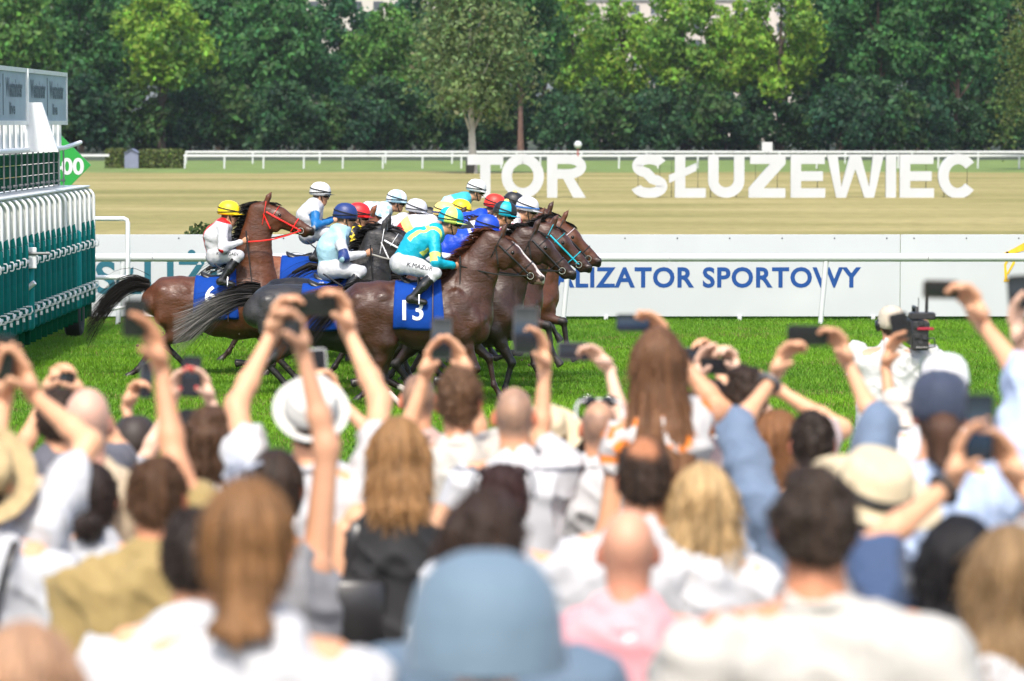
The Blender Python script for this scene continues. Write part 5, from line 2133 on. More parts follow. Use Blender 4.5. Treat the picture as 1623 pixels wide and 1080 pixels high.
def pat_check(V, C, ta, tt, rs, al, bk):
    C = C.copy()
    a = (np.floor((rs @ al) / .05) + np.floor((rs @ bk) / .05)) % 2 == 0
    C[a] = A3((.70, .74, .78))
    return C


def pat_cream(V, C, ta, tt, rs, al, bk):
    C = C.copy()
    C[(tt < .55) & (tt > .30) & (ta < 0)] = A3(CREAM)
    C[(tt <= .30) & (tt > .10) & (ta < 0)] = A3(RED)
    return C


def pat_whiteblue(V, C, ta, tt, rs, al, bk):
    C = C.copy()
    C[ta > .1] = A3(srgb(20, 100, 160))
    return C


def pat_turqblk(V, C, ta, tt, rs, al, bk):
    C = C.copy()
    C[(tt < .72) & (ta < 0)] = A3(BLK)
    C[(tt < .4) & (ta < 0)] = A3(TURQ)
    C[(ta > .5)] = A3(TURQ)
    C[(tt > .9) & (V[:, 1] < .0) & (ta < 0)] = A3(CREAM)
    return C


def pat_white(V, C, ta, tt, rs, al, bk):
    C = C.copy()
    C[(tt > .8) & (ta < 0)] = A3(srgb(60, 170, 190))
    return C


jockey('mazur', J_CROUCH, LEMON, TURQ, 'turquoise and lemon jockey with quartered cap on the nearest horse', cap2=TURQ, peak=LEMON, pattern=pat_mazur, name_text='K.MAZUR', whip=(.0, -.02, -.42), seed=1)
jockey('blue', J_LOW, ROYAL, ROYAL, 'royal blue jockey with white collar crouched beside the nearest horse', pattern=pat_blue, seed=2, dx=.03)
jockey('navy', J_MIDUP, NAVY, SKYB, 'navy helmeted jockey in pale blue waistcoat with white sleeves', pattern=pat_navy, peak=BLK, whip=(.02, .03, -.4), seed=3, dz=-.04, reins=strap_mat('grey', (.35, .34, .30)))
jockey('turq', dict(J_CROUCH, head=(.395, 2.08)), TURQ, WHT, 'black and turquoise capped jockey with gold pompom', cap2=BLK, pattern=pat_turqblk, pom=CREAM, seed=4)
jockey('redcap', J_MIDUP, RED, BLK, 'red capped jockey in black silks with yellow stars', pattern=pat_redcap, peak=RED, seed=5, dx=.10, dz=-.07, whip=(.1, .05, .3))
jockey('star', J_CROUCH, (.62, .60, .62), (.62, .58, .60), 'white jockey with maroon stars near the front', pattern=pat_stars(srgb(150, 20, 60)), band=srgb(60, 110, 180), seed=6, dx=.08, dz=.03)
jockey('turgaev', J_UP, YEL, WHT, 'yellow capped jockey in white silks with red braces at left', pattern=pat_turgaev, name_text='K.TURGAEV', whip=(.06, -.02, -.55), reins=strap_mat('red', srgb(232, 40, 34)), seed=7, dz=-.06)
jockey('cream', J_LOW, CREAM, (.62, .62, .62), 'cream capped jockey with red and cream hoops on white', pattern=pat_cream, band=NAVY, seed=8, full=False, dx=.03, dz=.06)
jockey('redblue', J_CROUCH, srgb(224, 50, 36), ROYAL, 'red capped jockey in plain blue silks', seed=9, full=False, dz=.02)
jockey('grey', J_CROUCH, (.58, .58, .62), WHT, 'plain white capped jockey behind the cream capped one', seed=10, full=False, dz=-.06)
jockey('blackcap', J_CROUCH, BLK, srgb(60, 50, 44), 'black capped jockey behind the starred one', seed=11, full=False, dx=.05, dz=.02, pom=CREAM)
jockey('whiteblue', J_UP, (.62, .62, .62), WHT, 'white capped jockey with blue sleeves beside the rearing head', pattern=pat_whiteblue, peak=BLK, seed=12, full=False, dx=.1, dz=.13)
jockey('yellow', J_CROUCH, YEL, srgb(40, 90, 170), 'bright yellow capped jockey deep in the pack', seed=13, full=False, dz=-.10)
jockey('check', J_LOW, SKYB, SKYB, 'pale blue checked jockey leaning forward in the pack', cap2=(.72, .76, .80), pattern=pat_check, seed=14, full=False, dz=.12)
jockey('white', J_CROUCH, (.64, .64, .64), srgb(170, 220, 228), 'white capped jockey in pale turquoise, farthest away', pattern=pat_white, seed=15, full=False, dz=.12)

# ================================================================== the crowd
def cloth(col, rough=.8, bump=.35):
    return material('cloth_%03d_%03d_%03d' % tuple(int(999 * q) for q in col), col, rough, .06, 5, bump * 1.6, 11, sheen=.1)


def hair_mat(col):
    return material('hair_%03d_%03d_%03d' % tuple(int(999 * q) for q in col), col, .48, .45, 22, .7, 34, spec=.4, stretch=(1.6, 1.6, .16))


m_straw = material('pale_straw', (0.60, 0.50, 0.33), .8, .12, 30, .5, 90)
m_strawy = material('yellow_straw', (0.44, 0.33, 0.17), .8, .2, 30, .5, 90)
m_hatwhite = material('white_hat', (0.62, 0.61, 0.57), .8, .06, 30, .4, 90)
m_band = material('hat_band', (0.02, 0.02, 0.02), .7)
m_bandgrey = material('hat_band_grey', (0.32, 0.32, 0.31), .7)
m_phone = material('phone_black', (0.012, 0.012, 0.013), .3, .1, 8)
m_phonegrey = material('phone_grey', (0.10, 0.10, 0.105), .35, .1, 8)
m_phonewhite = material('phone_white', (0.60, 0.60, 0.60), .35, .05, 8)
m_glass = material('lens_glass', (0.01, 0.015, 0.02), .06, 0, 1)
m_nail = material('red_nail', (0.6, 0.03, 0.03), .25, 0, 1)
m_ring = material('silver', (0.6, 0.6, 0.6), .25, 0, 1, metal=1.0)


def screen_material(name, stops):
    """a lit phone screen showing a soft picture of the track: bands of colour"""
    m = bpy.data.materials.new(name)
    m.use_nodes = True
    N, L = m.node_tree.nodes, m.node_tree.links
    b = N['Principled BSDF']
    b.inputs['Roughness'].default_value = .12
    tc = N.new('ShaderNodeTexCoord')
    sp = N.new('ShaderNodeSeparateXYZ')
    L.new(tc.outputs['Generated'], sp.inputs[0])
    nz = N.new('ShaderNodeTexNoise')
    nz.inputs['Scale'].default_value = 5
    L.new(tc.outputs['Generated'], nz.inputs['Vector'])
    ad = N.new('ShaderNodeMath')
    ad.operation = 'MULTIPLY_ADD'
    L.new(nz.outputs['Fac'], ad.inputs[0])
    ad.inputs[1].default_value = .3
    L.new(sp.outputs['Z'], ad.inputs[2])
    sb_ = N.new('ShaderNodeMath')
    sb_.operation = 'SUBTRACT'
    L.new(ad.outputs[0], sb_.inputs[0])
    sb_.inputs[1].default_value = .15
    cr_ = N.new('ShaderNodeValToRGB')
    e = cr_.color_ramp.elements
    e[0].position, e[0].color = stops[0][0], (*stops[0][1], 1)
    e[1].position, e[1].color = stops[-1][0], (*stops[-1][1], 1)
    for (p_, c_) in stops[1:-1]:
        q = e.new(p_)
        q.color = (*c_, 1)
    L.new(sb_.outputs[0], cr_.inputs[0])
    b.inputs['Base Color'].default_value = (.01, .01, .012, 1)
    L.new(cr_.outputs[0], b.inputs['Emission Color'])
    b.inputs['Emission Strength'].default_value = .32
    return m


SCR = {
    'dark': screen_material('screen_dark', [(0, (.01, .02, .01)), (.5, (.012, .014, .016)), (1, (.03, .035, .04))]),
    'blue': screen_material('screen_blue', [(0, (.02, .03, .04)), (.45, (.05, .10, .20)), (.6, (.12, .18, .25)), (1, (.02, .03, .05))]),
    'grey': screen_material('screen_grey', [(0, (.04, .04, .05)), (.4, (.05, .055, .07)), (.6, (.08, .10, .13)), (1, (.03, .035, .04))]),
    'race': screen_material('screen_race', [(0, (.02, .05, .02)), (.35, (.03, .03, .04)), (.55, (.10, .16, .24)), (.75, (.20, .22, .22)), (1, (.04, .05, .05))]),
}


def phone(px, py, Y, label, *, w=.074, h=.152, roll=0.0, yaw=0.0, pitch=0.0, case=None, screen='race', back=False, tablet=1.0):
    """a phone whose screen faces its holder (towards the camera)"""
    o = empty('smartphone', P(px, py, Y))
    o.rotation_euler = (pitch, R(roll), yaw)
    w, h = w * tablet, h * tablet
    d = .0095
    body = MB()
    n = 5
    rr = .012
    poly = []
    for (cx, cz, a0) in ((w / 2 - rr, h / 2 - rr, 0), (-w / 2 + rr, h / 2 - rr, 90), (-w / 2 + rr, -h / 2 + rr, 180), (w / 2 - rr, -h / 2 + rr, 270)):
        for i in range(n):
            a = R(a0 + 90 * i / (n - 1))
            poly.append((cx + rr * math.cos(a), cz + rr * math.sin(a)))
    body.prism(poly, d, Matrix.Translation((0, d / 2, 0)) @ Matrix.Rotation(R(90), 4, 'X'))
    body.build('case', case or m_phone, o)
    sg = 1 if back else -1
    if not back:
        MB().box((0, -(d / 2 + .0008), 0), (w - .008, .001, h - .010)).build('screen', SCR[screen], o)
    else:
        cm = MB()
        cm.box((w * .22, -(d / 2 + .002), h * .36), (w * .4, .003, w * .42), bev=.001)
        cm.build('lens_plate', m_phone, o)
    tag(o, label, 'phone', 'phones held up by the crowd')
    return o


def hand_prims(s, w, d, n, side, curl, sc, spread=.05, thumb=55, tcurl=.35, tvec=None):
    """palm, four jointed fingers of unequal length and a thumb; d = pointing direction, n = palm normal"""
    d, n = unit(d), A3(n)
    n = unit(n - d * n.dot(d))
    l = np.cross(d, n) * side
    w = A3(w)
    s.ecap(w - d * .015 * sc, w + d * .03 * sc, (.018 * sc, .027 * sc), (.019 * sc, .036 * sc), l, .015 * sc)
    s.ecap(w + d * .025 * sc, w + d * .082 * sc, (.017 * sc, .038 * sc), (.013 * sc, .041 * sc), l, .012 * sc, .5)
    s.ell(w + d * .035 * sc + l * .024 * sc + n * .010 * sc, A3((.018, .026, .016)) * sc, np.array([l, d, n]), k=.012 * sc)
    tips = []
    for i, (off, ln) in enumerate(((.034, .92), (.0115, 1.02), (-.0115, .95), (-.033, .76))):
        p = w + d * (.086 - .004 * abs(i - 1)) * sc + l * off * sc
        a = .15
        dirf = unit(d + l * (off * spread / .03))
        ct = (curl[i] if hasattr(curl, '__len__') else curl) * .55
        r = .0118 - .0008 * (i == 3)
        for j, (seg, bend) in enumerate(((.044, .55), (.027, .95), (.021, .6))):
            a += bend * ct
            q = p + (dirf * math.cos(a) + n * math.sin(a)) * seg * ln * sc
            s.cap(p, q, r * sc, (r - .0010) * sc, .003 * sc)
            p, r = q, r - .0009
        tips.append(p)
    b = w + d * .022 * sc + l * .026 * sc + n * .006 * sc
    td = unit(d * math.cos(R(thumb)) + l * math.sin(R(thumb)) + n * .30)
    if tvec is not None:
        td = unit(d * tvec[0] + l * tvec[1] + n * tvec[2])
    m_ = b + td * .040 * sc
    td2 = unit(td * math.cos(tcurl) + d * math.sin(tcurl) * .9 + n * .12)
    m2 = m_ + td2 * .032 * sc
    m3 = m2 + unit(td2 + d * .15) * .026 * sc
    s.cap(b, m_, .0170 * sc, .0138 * sc, .010 * sc)
    s.cap(m_, m2, .0134 * sc, .0128 * sc, .004 * sc)
    s.cap(m2, m3, .0126 * sc, .0100 * sc, .003 * sc)
    return tips, m3


def solve_arm(sh, wr, hint, S):
    a, b = .30 * S, .275 * S
    d = wr - sh
    D = np.linalg.norm(d)
    if D > (a + b) * .985:
        k = D / ((a + b) * .985)
        a, b = a * k, b * k
    if D < .2:
        D = .2
    u = unit(d)
    x = (a * a - b * b + D * D) / (2 * D)
    h = math.sqrt(max(a * a - x * x, 1e-5))
    pole = hint - sh
    pole = pole - u * pole.dot(u)
    if np.linalg.norm(pole) < 1e-3:
        pole = A3((0, .5, -.5))
        pole = pole - u * pole.dot(u)
    return sh + u * x + unit(pole) * h


PEOPLE = {}


def person(key, label, cx, ytop, s, *, skin=None, hair='short', hcol=(.05, .03, .02), shirt=(.62, .62, .62), sleeve=.62, arms=(), wide=1.0, hat=None,
           collar=None, tank=False, head_turn=0.0, head_tilt=0.0, pants=(.05, .06, .10), pattern=None, crown=0.0, shw=None, seed=None, strap=None, tattoo=None,
           bracelet=None, nails=False, top_extra=0.0, hair_len=None):
    seed = seed if seed is not None else abs(hash(key)) % 1000 if False else sum(ord(c) for c in key)
    skin = A3(skin if skin is not None else (0.64, 0.345, 0.200))
    Y = F_PX / s
    top = P(cx, ytop, Y)
    gz = ground_z(Y)
    Hh = top[2] - gz - top_extra
    S = Hh / 1.75
    hs = min(max(S, .95), 1.04) * .875
    print('S= %-10s %.2f Y=%.1f' % (key, S, Y))
    base = A3((top[0], Y, gz))
    o = empty('person', base)
    loc = lambda p: A3(p) - base
    rot = Matrix.Rotation(head_turn, 3, 'Z')
    fwd = A3(rot @ Vector((0, math.cos(head_tilt), math.sin(head_tilt))))
    up = A3(rot @ Vector((0, -math.sin(head_tilt), math.cos(head_tilt))))
    hc = A3((0, .02, Hh - .128 * hs))
    shz = Hh - .325 * S
    sw = (shw or .185) * S * wide
    # ---- skin: head, neck, trunk, legs in one surface; raised arms at finer grain joined to it
    b = SDF(.0145)
    L = head_prims(b, hc, fwd, up, hs, neck_to=A3((0, -.01, shz + .05)), neck_r=.058 * min(wide, 1.1))
    b.ecap((0, 0, shz - .03), (0, 0, Hh - .72 * S), (.10 * S, .16 * S * wide), (.095 * S, .135 * S * wide), (1, 0, 0), .05)
    b.ecap((-sw * .8, 0, shz), (sw * .8, 0, shz), (.055 * S, .05 * S), (.055 * S, .05 * S), (0, 1, 0), .04)
    hipz = Hh - .86 * S
    arm_parts = []
    arm_geo = []
    given = {a['side']: a for a in arms}
    for side in (-1, 1):
        sh = A3((side * sw, 0, shz - .035))
        a = given.get(side)
        if a is None:
            el = sh + A3((side * .05, -.02, -.29)) * S
            wr = el + A3((-side * .06, .16, -.20)) * S
            f = SDF(.0125)
            f.cap(sh, el, .050 * S, .040 * S, .03)
            f.cap(el, wr, .040 * S, .027 * S, .03)
            hand_prims(f, wr, unit(wr - el), A3((-side, .2, 0)), side, .6, S * .98)
            arm_parts.append(f.build(1))
            arm_geo.append((side, sh, el, wr, None))
            continue
        upsh = sh + A3((-side * .015, .01, .060)) * S
        dys = [a['dy']] if 'dy' in a else [.34, .30, .26, .22, .18, .14, .10, .05]
        for dy in dys:
            wr = loc(P(a['w'][0] * .72 + a['f'][0] * .28, a['w'][1] * .72 + a['f'][1] * .28, Y + dy))
            if np.linalg.norm(wr - upsh) < .56 * S:
                break
        fg = loc(P(a['f'][0] * 1.2 - a['w'][0] * .2, a['f'][1] * 1.2 - a['w'][1] * .2, Y + dy - a.get('lean', 0.0)))
        hint = loc(P(a['e'][0], a['e'][1], Y + dy * .5 + a.get('edy', 0))) if 'e' in a else sh + A3((side * .25, .18, -.15))
        el = solve_arm(upsh, wr, hint, S)
        f = SDF(.009)
        q = a.get('thick', .88)
        f.cap(upsh, el, .050 * S * q, .039 * S * q, .03)
        m1 = el * .68 + wr * .32
        f.ecap(el, m1, (.039 * S * q, .037 * S * q), (.039 * S * q, .036 * S * q), (0, 1, 0), .03)
        f.ecap(m1, wr, (.038 * S * q, .036 * S * q), (.023 * S * q, .027 * S * q), (0, 1, 0), .02)
        nrm = A3((0, -1, 0)) * a.get('n', 1)
        if 'nx' in a:
            nrm = unit(nrm + A3((a['nx'], 0, a.get('nz', 0))))
        ts, tv = a.get('thumb_side', -side) * a.get('n', 1), None
        if a.get('grip', True):
            inw = a.get('inw', -side)
            nrm = unit(A3((inw * .80, -.60, .0)))
            dd = unit(fg - wr)
            lv = np.cross(dd, unit(nrm - dd * nrm.dot(dd)))
            ts = 1 if lv[1] < 0 else -1
            tv = (.30, .45, .85)
        hf = SDF(.0056)
        tips, th = hand_prims(hf, wr, fg - wr, nrm, ts, a.get('curl', .7) * (1.7 if tv else 1), S * a.get('hsc', 1.0), thumb=a.get('thumb', 50), tvec=tv)
        hf.ecap(wr - unit(wr - el) * .05, wr, (.027 * S * q, .030 * S * q), (.023 * S * q, .027 * S * q), (0, 1, 0), .012)
        arm_parts.append(hf.build(1, w=.3))
        arm_parts.append(f.build(1))
        arm_geo.append((side, upsh, el, wr, (tips, th)))
        a['_Y'] = Y + dy
        if nails:
            for t in list(tips) + [th]:
                MB().ball(t + A3((0, -.005, .003)), (.0065, .005, .008), 8).build('nail', m_nail, o, 180)
        if bracelet and bracelet[0] == side:
            u = unit(wr - el)
            v = unit(np.cross(u, (0.1, .9, .2)))
            w_ = np.cross(u, v)
            c = wr - u * .035
            MB().tube([c + (v * math.cos(t) + w_ * math.sin(t)) * .036 * S for t in np.linspace(0, 6.283, 17)], .010, 6, caps=False).build('bracelet', bracelet[1], o, 60)
    lg = SDF(.022)
    for side in (-1, 1):
        hp = A3((side * .095 * S, 0, hipz))
        kn = A3((side * .10 * S, .02, hipz * .53))
        an = A3((side * .10 * S, -.01, .09))
        b.cap(hp, hp - A3((0, 0, .12)), .08 * S, .08 * S, .04)
        lg.cap(hp + A3((0, 0, .02)), kn, .098 * S * wide, .068 * S, .03)
        lg.cap(kn, an, .066 * S, .050 * S, .03)
    lg.ecap((0, 0, hipz - .03), (0, 0, hipz + .10 * S), (.115 * S, .165 * S * wide), (.105 * S, .155 * S * wide), (1, 0, 0), .05)
    V0, Q0 = b.build(1)
    n0 = len(V0)
    V, Q = join_vq([(V0, Q0)] + arm_parts)
    C = skin_color(V, skin, seed)
    rel = V - hc
    lr, lf, lu = rel @ np.cross(fwd, up), rel @ fwd, rel @ up
    hd_m = (np.arange(len(V)) < n0) & (lu > -.16 * hs)
    ear = hd_m & (np.abs(lr) > .074 * hs) & (np.abs(lu + .012) < .04) & (np.abs(lf) < .035)
    C[ear] = skin * A3((1.05, .62, .55))  # light glowing through the ears, painted as a redder skin tone
    nape = hd_m & (lu < -.06 * hs)
    C = mixc(C, skin * A3((.98, .80, .72)), nape.astype(float) * .6)
    if hair in ('buzz', 'ring'):
        ln = smoothstep(-.105, -.05, lu / hs + .25 * np.clip(lf / hs, -.1, .1) * -1) * hd_m
        if hair == 'buzz':
            m = smoothstep(.0, .03, (lu / hs) * .78 - (lf / hs) * .62 + .035) * hd_m * (~ear)
            thin = smoothstep(.08, .05, np.sqrt(lr ** 2 + (lf + .03) ** 2) / hs) * (lu > .06) * crown
            C = mixc(C, A3(hcol), np.clip(m * (.82 - .5 * thin) * (.85 + .3 * vnoise(V, 40, seed)), 0, 1))
        else:
            m = hd_m * (lf < .03) * smoothstep(.075, .0, lu / hs) * smoothstep(-.10, -.07, lu / hs)
            C = mixc(C, A3(hcol), m * .45)
    if tattoo is not None:
        c0, rr_ = loc(tattoo[0]), tattoo[1]
        tm = (np.arange(len(V)) >= n0) & (np.linalg.norm(V - c0, axis=1) < rr_) & (vnoise(V, 30, 4) > -.35)
        C = mixc(C, (.10, .10, .11), tm.astype(float) * .7)
    link('body', np_mesh('body', V, Q, m_skin, col=np.clip(C, 0, 1)), o)
    Vl, Ql = lg.build(1)
    link('trousers', np_mesh('trousers', Vl, Ql, cloth(pants)), o)
    for side in (-1, 1):
        sh_ = SDF(.018)
        sh_.ecap((side * .10 * S, -.05, .055), (side * .11 * S, .15, .04), (.05, .045), (.035, .05), (1, 0, 0), .03)
        sh_.cut((0, 0, .002), (0, 0, -1))
        link('shoe', np_mesh('shoe', *sh_.build(1), cloth((.05, .045, .04))), o)
    # ---- shirt
    f = SDF(.0145)
    ww = .165 * S * wide
    f.ecap((0, -.005, shz - .06 * S), (0, -.005, Hh - .66 * S), (.122 * S, ww + .02), (.118 * S, ww * .95), (1, 0, 0), .05)
    f.ecap((0, -.005, Hh - .66 * S), (0, 0, hipz - .02), (.118 * S, ww * .95), (.135 * S, ww * 1.05), (1, 0, 0), .05)
    if not tank:
        for sg in (-1, 1):
            f.ecap((0, -.005, shz + .012), (sg * sw * .88, -.005, shz - .040 * S), (.066 * S, .078 * S), (.058 * S, .068 * S), (0, 1, 0), .05)
        f.ecap((0, -.02, shz + .0), (0, -.012, shz + .055 * S), (.085 * S, .105 * S), (.066 * S, .072 * S), (1, 0, 0), .04)
    else:
        for sg in (-1, 1):
            f.ecap((sg * .085 * S, -.01, shz - .10), (sg * .082 * S, -.0, shz + .030), (.10 * S, .030 * S), (.075 * S, .022 * S), (1, 0, 0), .03)
    for (side, sh, el, wr, hd_) in arm_geo:
        if tank:
            continue
        e1 = sh + (el - sh) * min(sleeve, 1.0)
        loose = .013
        f.cap(sh, e1, .058 * S + loose, .050 * S + loose * 1.1, .04)
        if sleeve > 1:
            f.cap(el, el + (wr - el) * min(sleeve - 1, .97), .050 * S + loose, .036 * S + loose * .7, .03)
    rgs = np.random.default_rng(seed)
    ph = rgs.random(3) * 10

    def fold(V):
        w1 = 1 - np.abs(vnoise(V * np.array([1.0, 1.0, .55]) + ph, 9, seed))
        w2 = 1 - np.abs(vnoise((V + ph) @ np.array([[.8, 0, .6], [0, 1, 0], [-.6, 0, .8]]) * np.array([.5, 1, 1.3]), 12, seed + 2))
        return .026 * w1 ** 4 + .018 * w2 ** 5 - .012
    V, Q = f.build(1, fold)
    if pattern:
        Cc = pattern(V, S, Hh)
        me = np_mesh('shirt', V, Q, material('cloth_print', attr=True, rough=.8, var=.05, scale=5, bump=.3, bscale=9), col=Cc)
    else:
        me = np_mesh('shirt', V, Q, cloth(shirt))
    so = link('shirt', me, o)
    if collar is None and not tank:
        MB().tube([(.070 * S * math.cos(t), -.012 + .074 * S * math.sin(t), shz + .062 * S + .014 * math.sin(t) * -1) for t in np.linspace(0, 6.283, 25)], .0085, 6, caps=False).build('neck_rib', me.materials[0] if not pattern else cloth((.50, .50, .51)), so, 60)
    if collar is not None:
        cl = MB()
        rings = []
        for (rx, ry, zz, yy) in ((.076, .082, .030, -.012), (.074, .080, .072, -.004), (.082, .088, .070, -.006), (.094, .100, .022, -.016)):
            rings.append([(rx * S * math.cos(t), yy + ry * S * math.sin(t), shz + zz * S + .012 * math.sin(t) * -1) for t in np.linspace(0, 2 * math.pi, 25)[:-1]])
        Vc = [p for r_ in rings for p in r_]
        Fc_ = [(i * 24 + k, i * 24 + (k + 1) % 24, (i + 1) * 24 + (k + 1) % 24, (i + 1) * 24 + k) for i in range(3) for k in range(24)]
        cl.add(Vc, Fc_).build('collar', cloth(collar), so, 180)
    if strap is not None:
        bvS = BVHTree.FromPolygons([tuple(v) for v in V.tolist()], [tuple(q) for q in Q.tolist()])
        pts = []
        for t in np.linspace(0, 1, 16):
            x = strap[0] * S * (1 - t) + strap[1] * S * t
            z = shz + .06 * S - t * .60 * S
            hit = bvS.ray_cast(Vector((x, -1, z)), Vector((0, 1, 0)), 2)
            if hit[0]:
                pts.append(hit[0] + Vector((0, -.006, 0)))
        if len(pts) > 2:
            MB().tube(pts, .016 * S, 6, flat=.3).build('bag_strap', strap[2], o, 60)
            if len(strap) > 3:
                e = pts[-1]
                MB().box((e.x, e.y - .02, e.z - .10), (.26, .10, .22), bev=.03).build('shoulder_bag', strap[2], o, 60)
    # ---- hair
    hm = hair_mat(hcol)
    ax = np.array([np.cross(fwd, up), fwd, up])
    if hair in ('short', 'thick', 'bun', 'long', 'vlong', 'pony', 'curly', 'bob', 'knot'):
        t = {'short': .011, 'thick': .013, 'bun': .014, 'long': .020, 'vlong': .018, 'pony': .016, 'knot': .018, 'curly': .030, 'bob': .024}[hair]
        if hat:
            t = .004
        f = SDF(.0085)
        f.ell(L(0, -.014, .024), (A3((.076, .096, .098)) + t) * hs, ax, k=.01)
        if hair in ('short', 'thick'):
            f.ell(L(0, -.045, -.035), (A3((.060, .060, .060)) + t * .6) * hs, ax, k=.03)
            f.cut(L(0, -.095, -.088), -ax[2] * .80 + ax[1] * .60)
        elif hair in ('bun', 'pony', 'knot'):
            f.ell(L(0, -.045, -.04), (A3((.064, .062, .066)) + t * .5) * hs, ax, k=.03)
            f.cut(L(0, -.085, -.105), -ax[2] * .80 + ax[1] * .60)
        if hair == 'bun':
            f.cap(L(0, -.10, -.075), L(0, -.125, -.085), .030 * hs, .030 * hs, .02)
            f.ell(L(.0, -.135, -.085), A3((.052, .040, .050)) * hs, ax, k=.012)
        if hair == 'knot':
            f.ecap(L(0, -.085, -.06), L(0, -.115, -.13), (.042, .050), (.034, .040), ax[0], .03)
            f.ell(L(-.012, -.135, -.165), A3((.062, .045, .050)) * hs, ax, k=.012)
            f.ell(L(.030, -.130, -.185), A3((.045, .040, .048)) * hs, ax, k=.010)
            f.cap(L(.05, -.11, -.16), L(.085, -.10, -.26), .030, .014, .02)
            f.cap(L(.0, -.13, -.20), L(-.01, -.135, -.27), .030, .012, .02)
        if hair == 'pony':
            f.cap(L(0, -.10, -.03), L(.0, -.135, -.06), .030 * hs, .034 * hs, .02)
            f.ecap(L(0, -.130, -.05), L(.01, -.14, -.20), (.042, .055), (.035, .050), (1, 0, 0), .03)
            f.cap(L(.01, -.14, -.20), L(.02, -.13, -.30), .040, .020, .03)
        if hair in ('long', 'vlong', 'bob', 'curly'):
            ln = {'vlong': .56, 'long': .40, 'bob': .22, 'curly': .18}[hair] * hs
            if hair_len:
                ln = hair_len * hs
            w0 = .080 * hs + t
            bo1, bo2 = {'vlong': (-.10, -.195), 'long': (-.085, -.135)}.get(hair, (-.065, -.092))
            f.ecap(L(0, -.035, .01), L(0, bo1, -ln * .5), (.072 * hs, w0), (.060 * hs, w0 * (1.2 if hair == 'vlong' else 1.04)), ax[0], .04)
            f.ecap(L(0, bo1, -ln * .5), L(0, bo2, -ln), (.060 * hs, w0 * (1.2 if hair == 'vlong' else 1.04)), (.034 * hs, w0 * {'long': 1.0, 'vlong': 1.42}.get(hair, .92)), ax[0], .03)
            f.cut(L(0, .035, -.01), ax[1] * .92 - ax[2] * .38)

        amp = {'short': .006, 'thick': .012, 'bun': .005, 'long': .006, 'vlong': .007, 'pony': .006, 'knot': .008, 'curly': .022, 'bob': .008}[hair]

        def tuft(V):
            a_ = np.arctan2((V - hc) @ ax[0], -((V - hc) @ ax[1]) + .03)
            z_ = (V - hc) @ ax[2]
            if hair in ('long', 'vlong', 'bob', 'bun', 'pony', 'knot'):
                q = np.stack([a_ * 6, z_ * 3, 0 * z_], 1)
                amp_ = amp * (.25 if hat else 1)
                return amp_ * (1 - 2 * np.abs(vnoise(q, 1.6, seed))) + amp_ * .5 * vnoise(np.stack([a_ * 17, z_ * 6, 0 * z_], 1), 1.0, seed + 1)
            if hair == 'curly':
                return amp * (.5 - np.abs(vnoise(V, 26, seed)) * 1.2) + .008 * vnoise(V, 50, seed)
            if hat:
                return .001 * vnoise(V, 28, seed)
            return amp * vnoise(V, 28, seed) + amp * .8 * vnoise(V, 60, seed + 1)
        Vh, Qh = f.build(1, tuft)
        cvar = np.repeat(A3(hcol)[None, :], len(Vh), 0)
        z_ = (Vh - hc) @ ax[2]
        a_ = np.arctan2((Vh - hc) @ ax[0], -((Vh - hc) @ ax[1]) + .03)
        st = vnoise(np.stack([a_ * 9, z_ * 2.0, 0 * z_], 1), 2.2, seed + 7)
        cvar = cvar * (1 + .45 * st)[:, None]
        if hair in ('long', 'vlong', 'bob', 'curly'):
            cvar = mixc(cvar, A3(hcol) * 1.7, smoothstep(.0, -.3, z_) * .6)
        if crown:
            lr_, lf_, lu_ = (Vh - hc) @ ax[0], (Vh - hc) @ ax[1], z_
            th = smoothstep(.066, .03, np.sqrt(lr_ ** 2 + (lf_ + .055) ** 2 + (lu_ - .085) ** 2) / hs) * crown
            cvar = mixc(cvar, skin * A3((.9, .72, .62)), th)
        rs = np.random.default_rng(seed + 77)
        vi = rs.integers(0, len(Vh), 2400)
        nn_ = vert_normals(Vh, Qh)[vi]
        p0 = Vh[vi]
        if hair in ('short', 'thick'):
            flow = nn_ * .30 - ax[2] * .55 - ax[1] * .25 + rs.normal(size=(2400, 3)) * .28
            lnn = (.010 + .016 * rs.random(2400))
        else:
            flow = -ax[2] * 1.0 + nn_ * .22 + rs.normal(size=(2400, 3)) * .18
            lnn = (.04 + .08 * rs.random(2400)) * (.35 if hair in ('bun', 'knot', 'pony') else 1)
        if hat:
            lnn = lnn * .3
        flow /= np.linalg.norm(flow, axis=1)[:, None]
        sd_ = np.cross(flow, rs.normal(size=(2400, 3)))
        sd_ /= np.linalg.norm(sd_, axis=1)[:, None]
        wd = .0016
        st_v = np.stack([p0 - sd_ * wd, p0 + sd_ * wd, p0 + flow * lnn[:, None] * .6 + sd_ * wd * .7, p0 + flow * lnn[:, None] * .6 - sd_ * wd * .7,
                         p0 + flow * lnn[:, None] - ax[2] * (lnn * .25)[:, None]], 1).reshape(-1, 3)
        b5 = np.arange(2400)[:, None] * 5
        st_q = np.concatenate([b5 + np.array([[0, 1, 2, 3]]), b5 + np.array([[3, 2, 4, 4]])])[:2400]
        tip = np.concatenate([b5 + np.array([[3, 2, 4]])])
        Vs_, Qs_ = np.concatenate([Vh, st_v]), np.concatenate([Qh, st_q + len(Vh)])
        cvar = np.concatenate([cvar, np.repeat(cvar[vi] * (.8 + .6 * rs.random((2400, 1))), 5, axis=0)])
        Vh, Qh = Vs_, Qs_
        link('hair', np_mesh('hair', Vh, Qh, material('hair_attr', attr=True, rough=.55, var=.3, scale=26, bump=.6, bscale=36, stretch=(1.6, 1.6, .2), spec=.25), col=np.clip(cvar, .004, 1)), o)
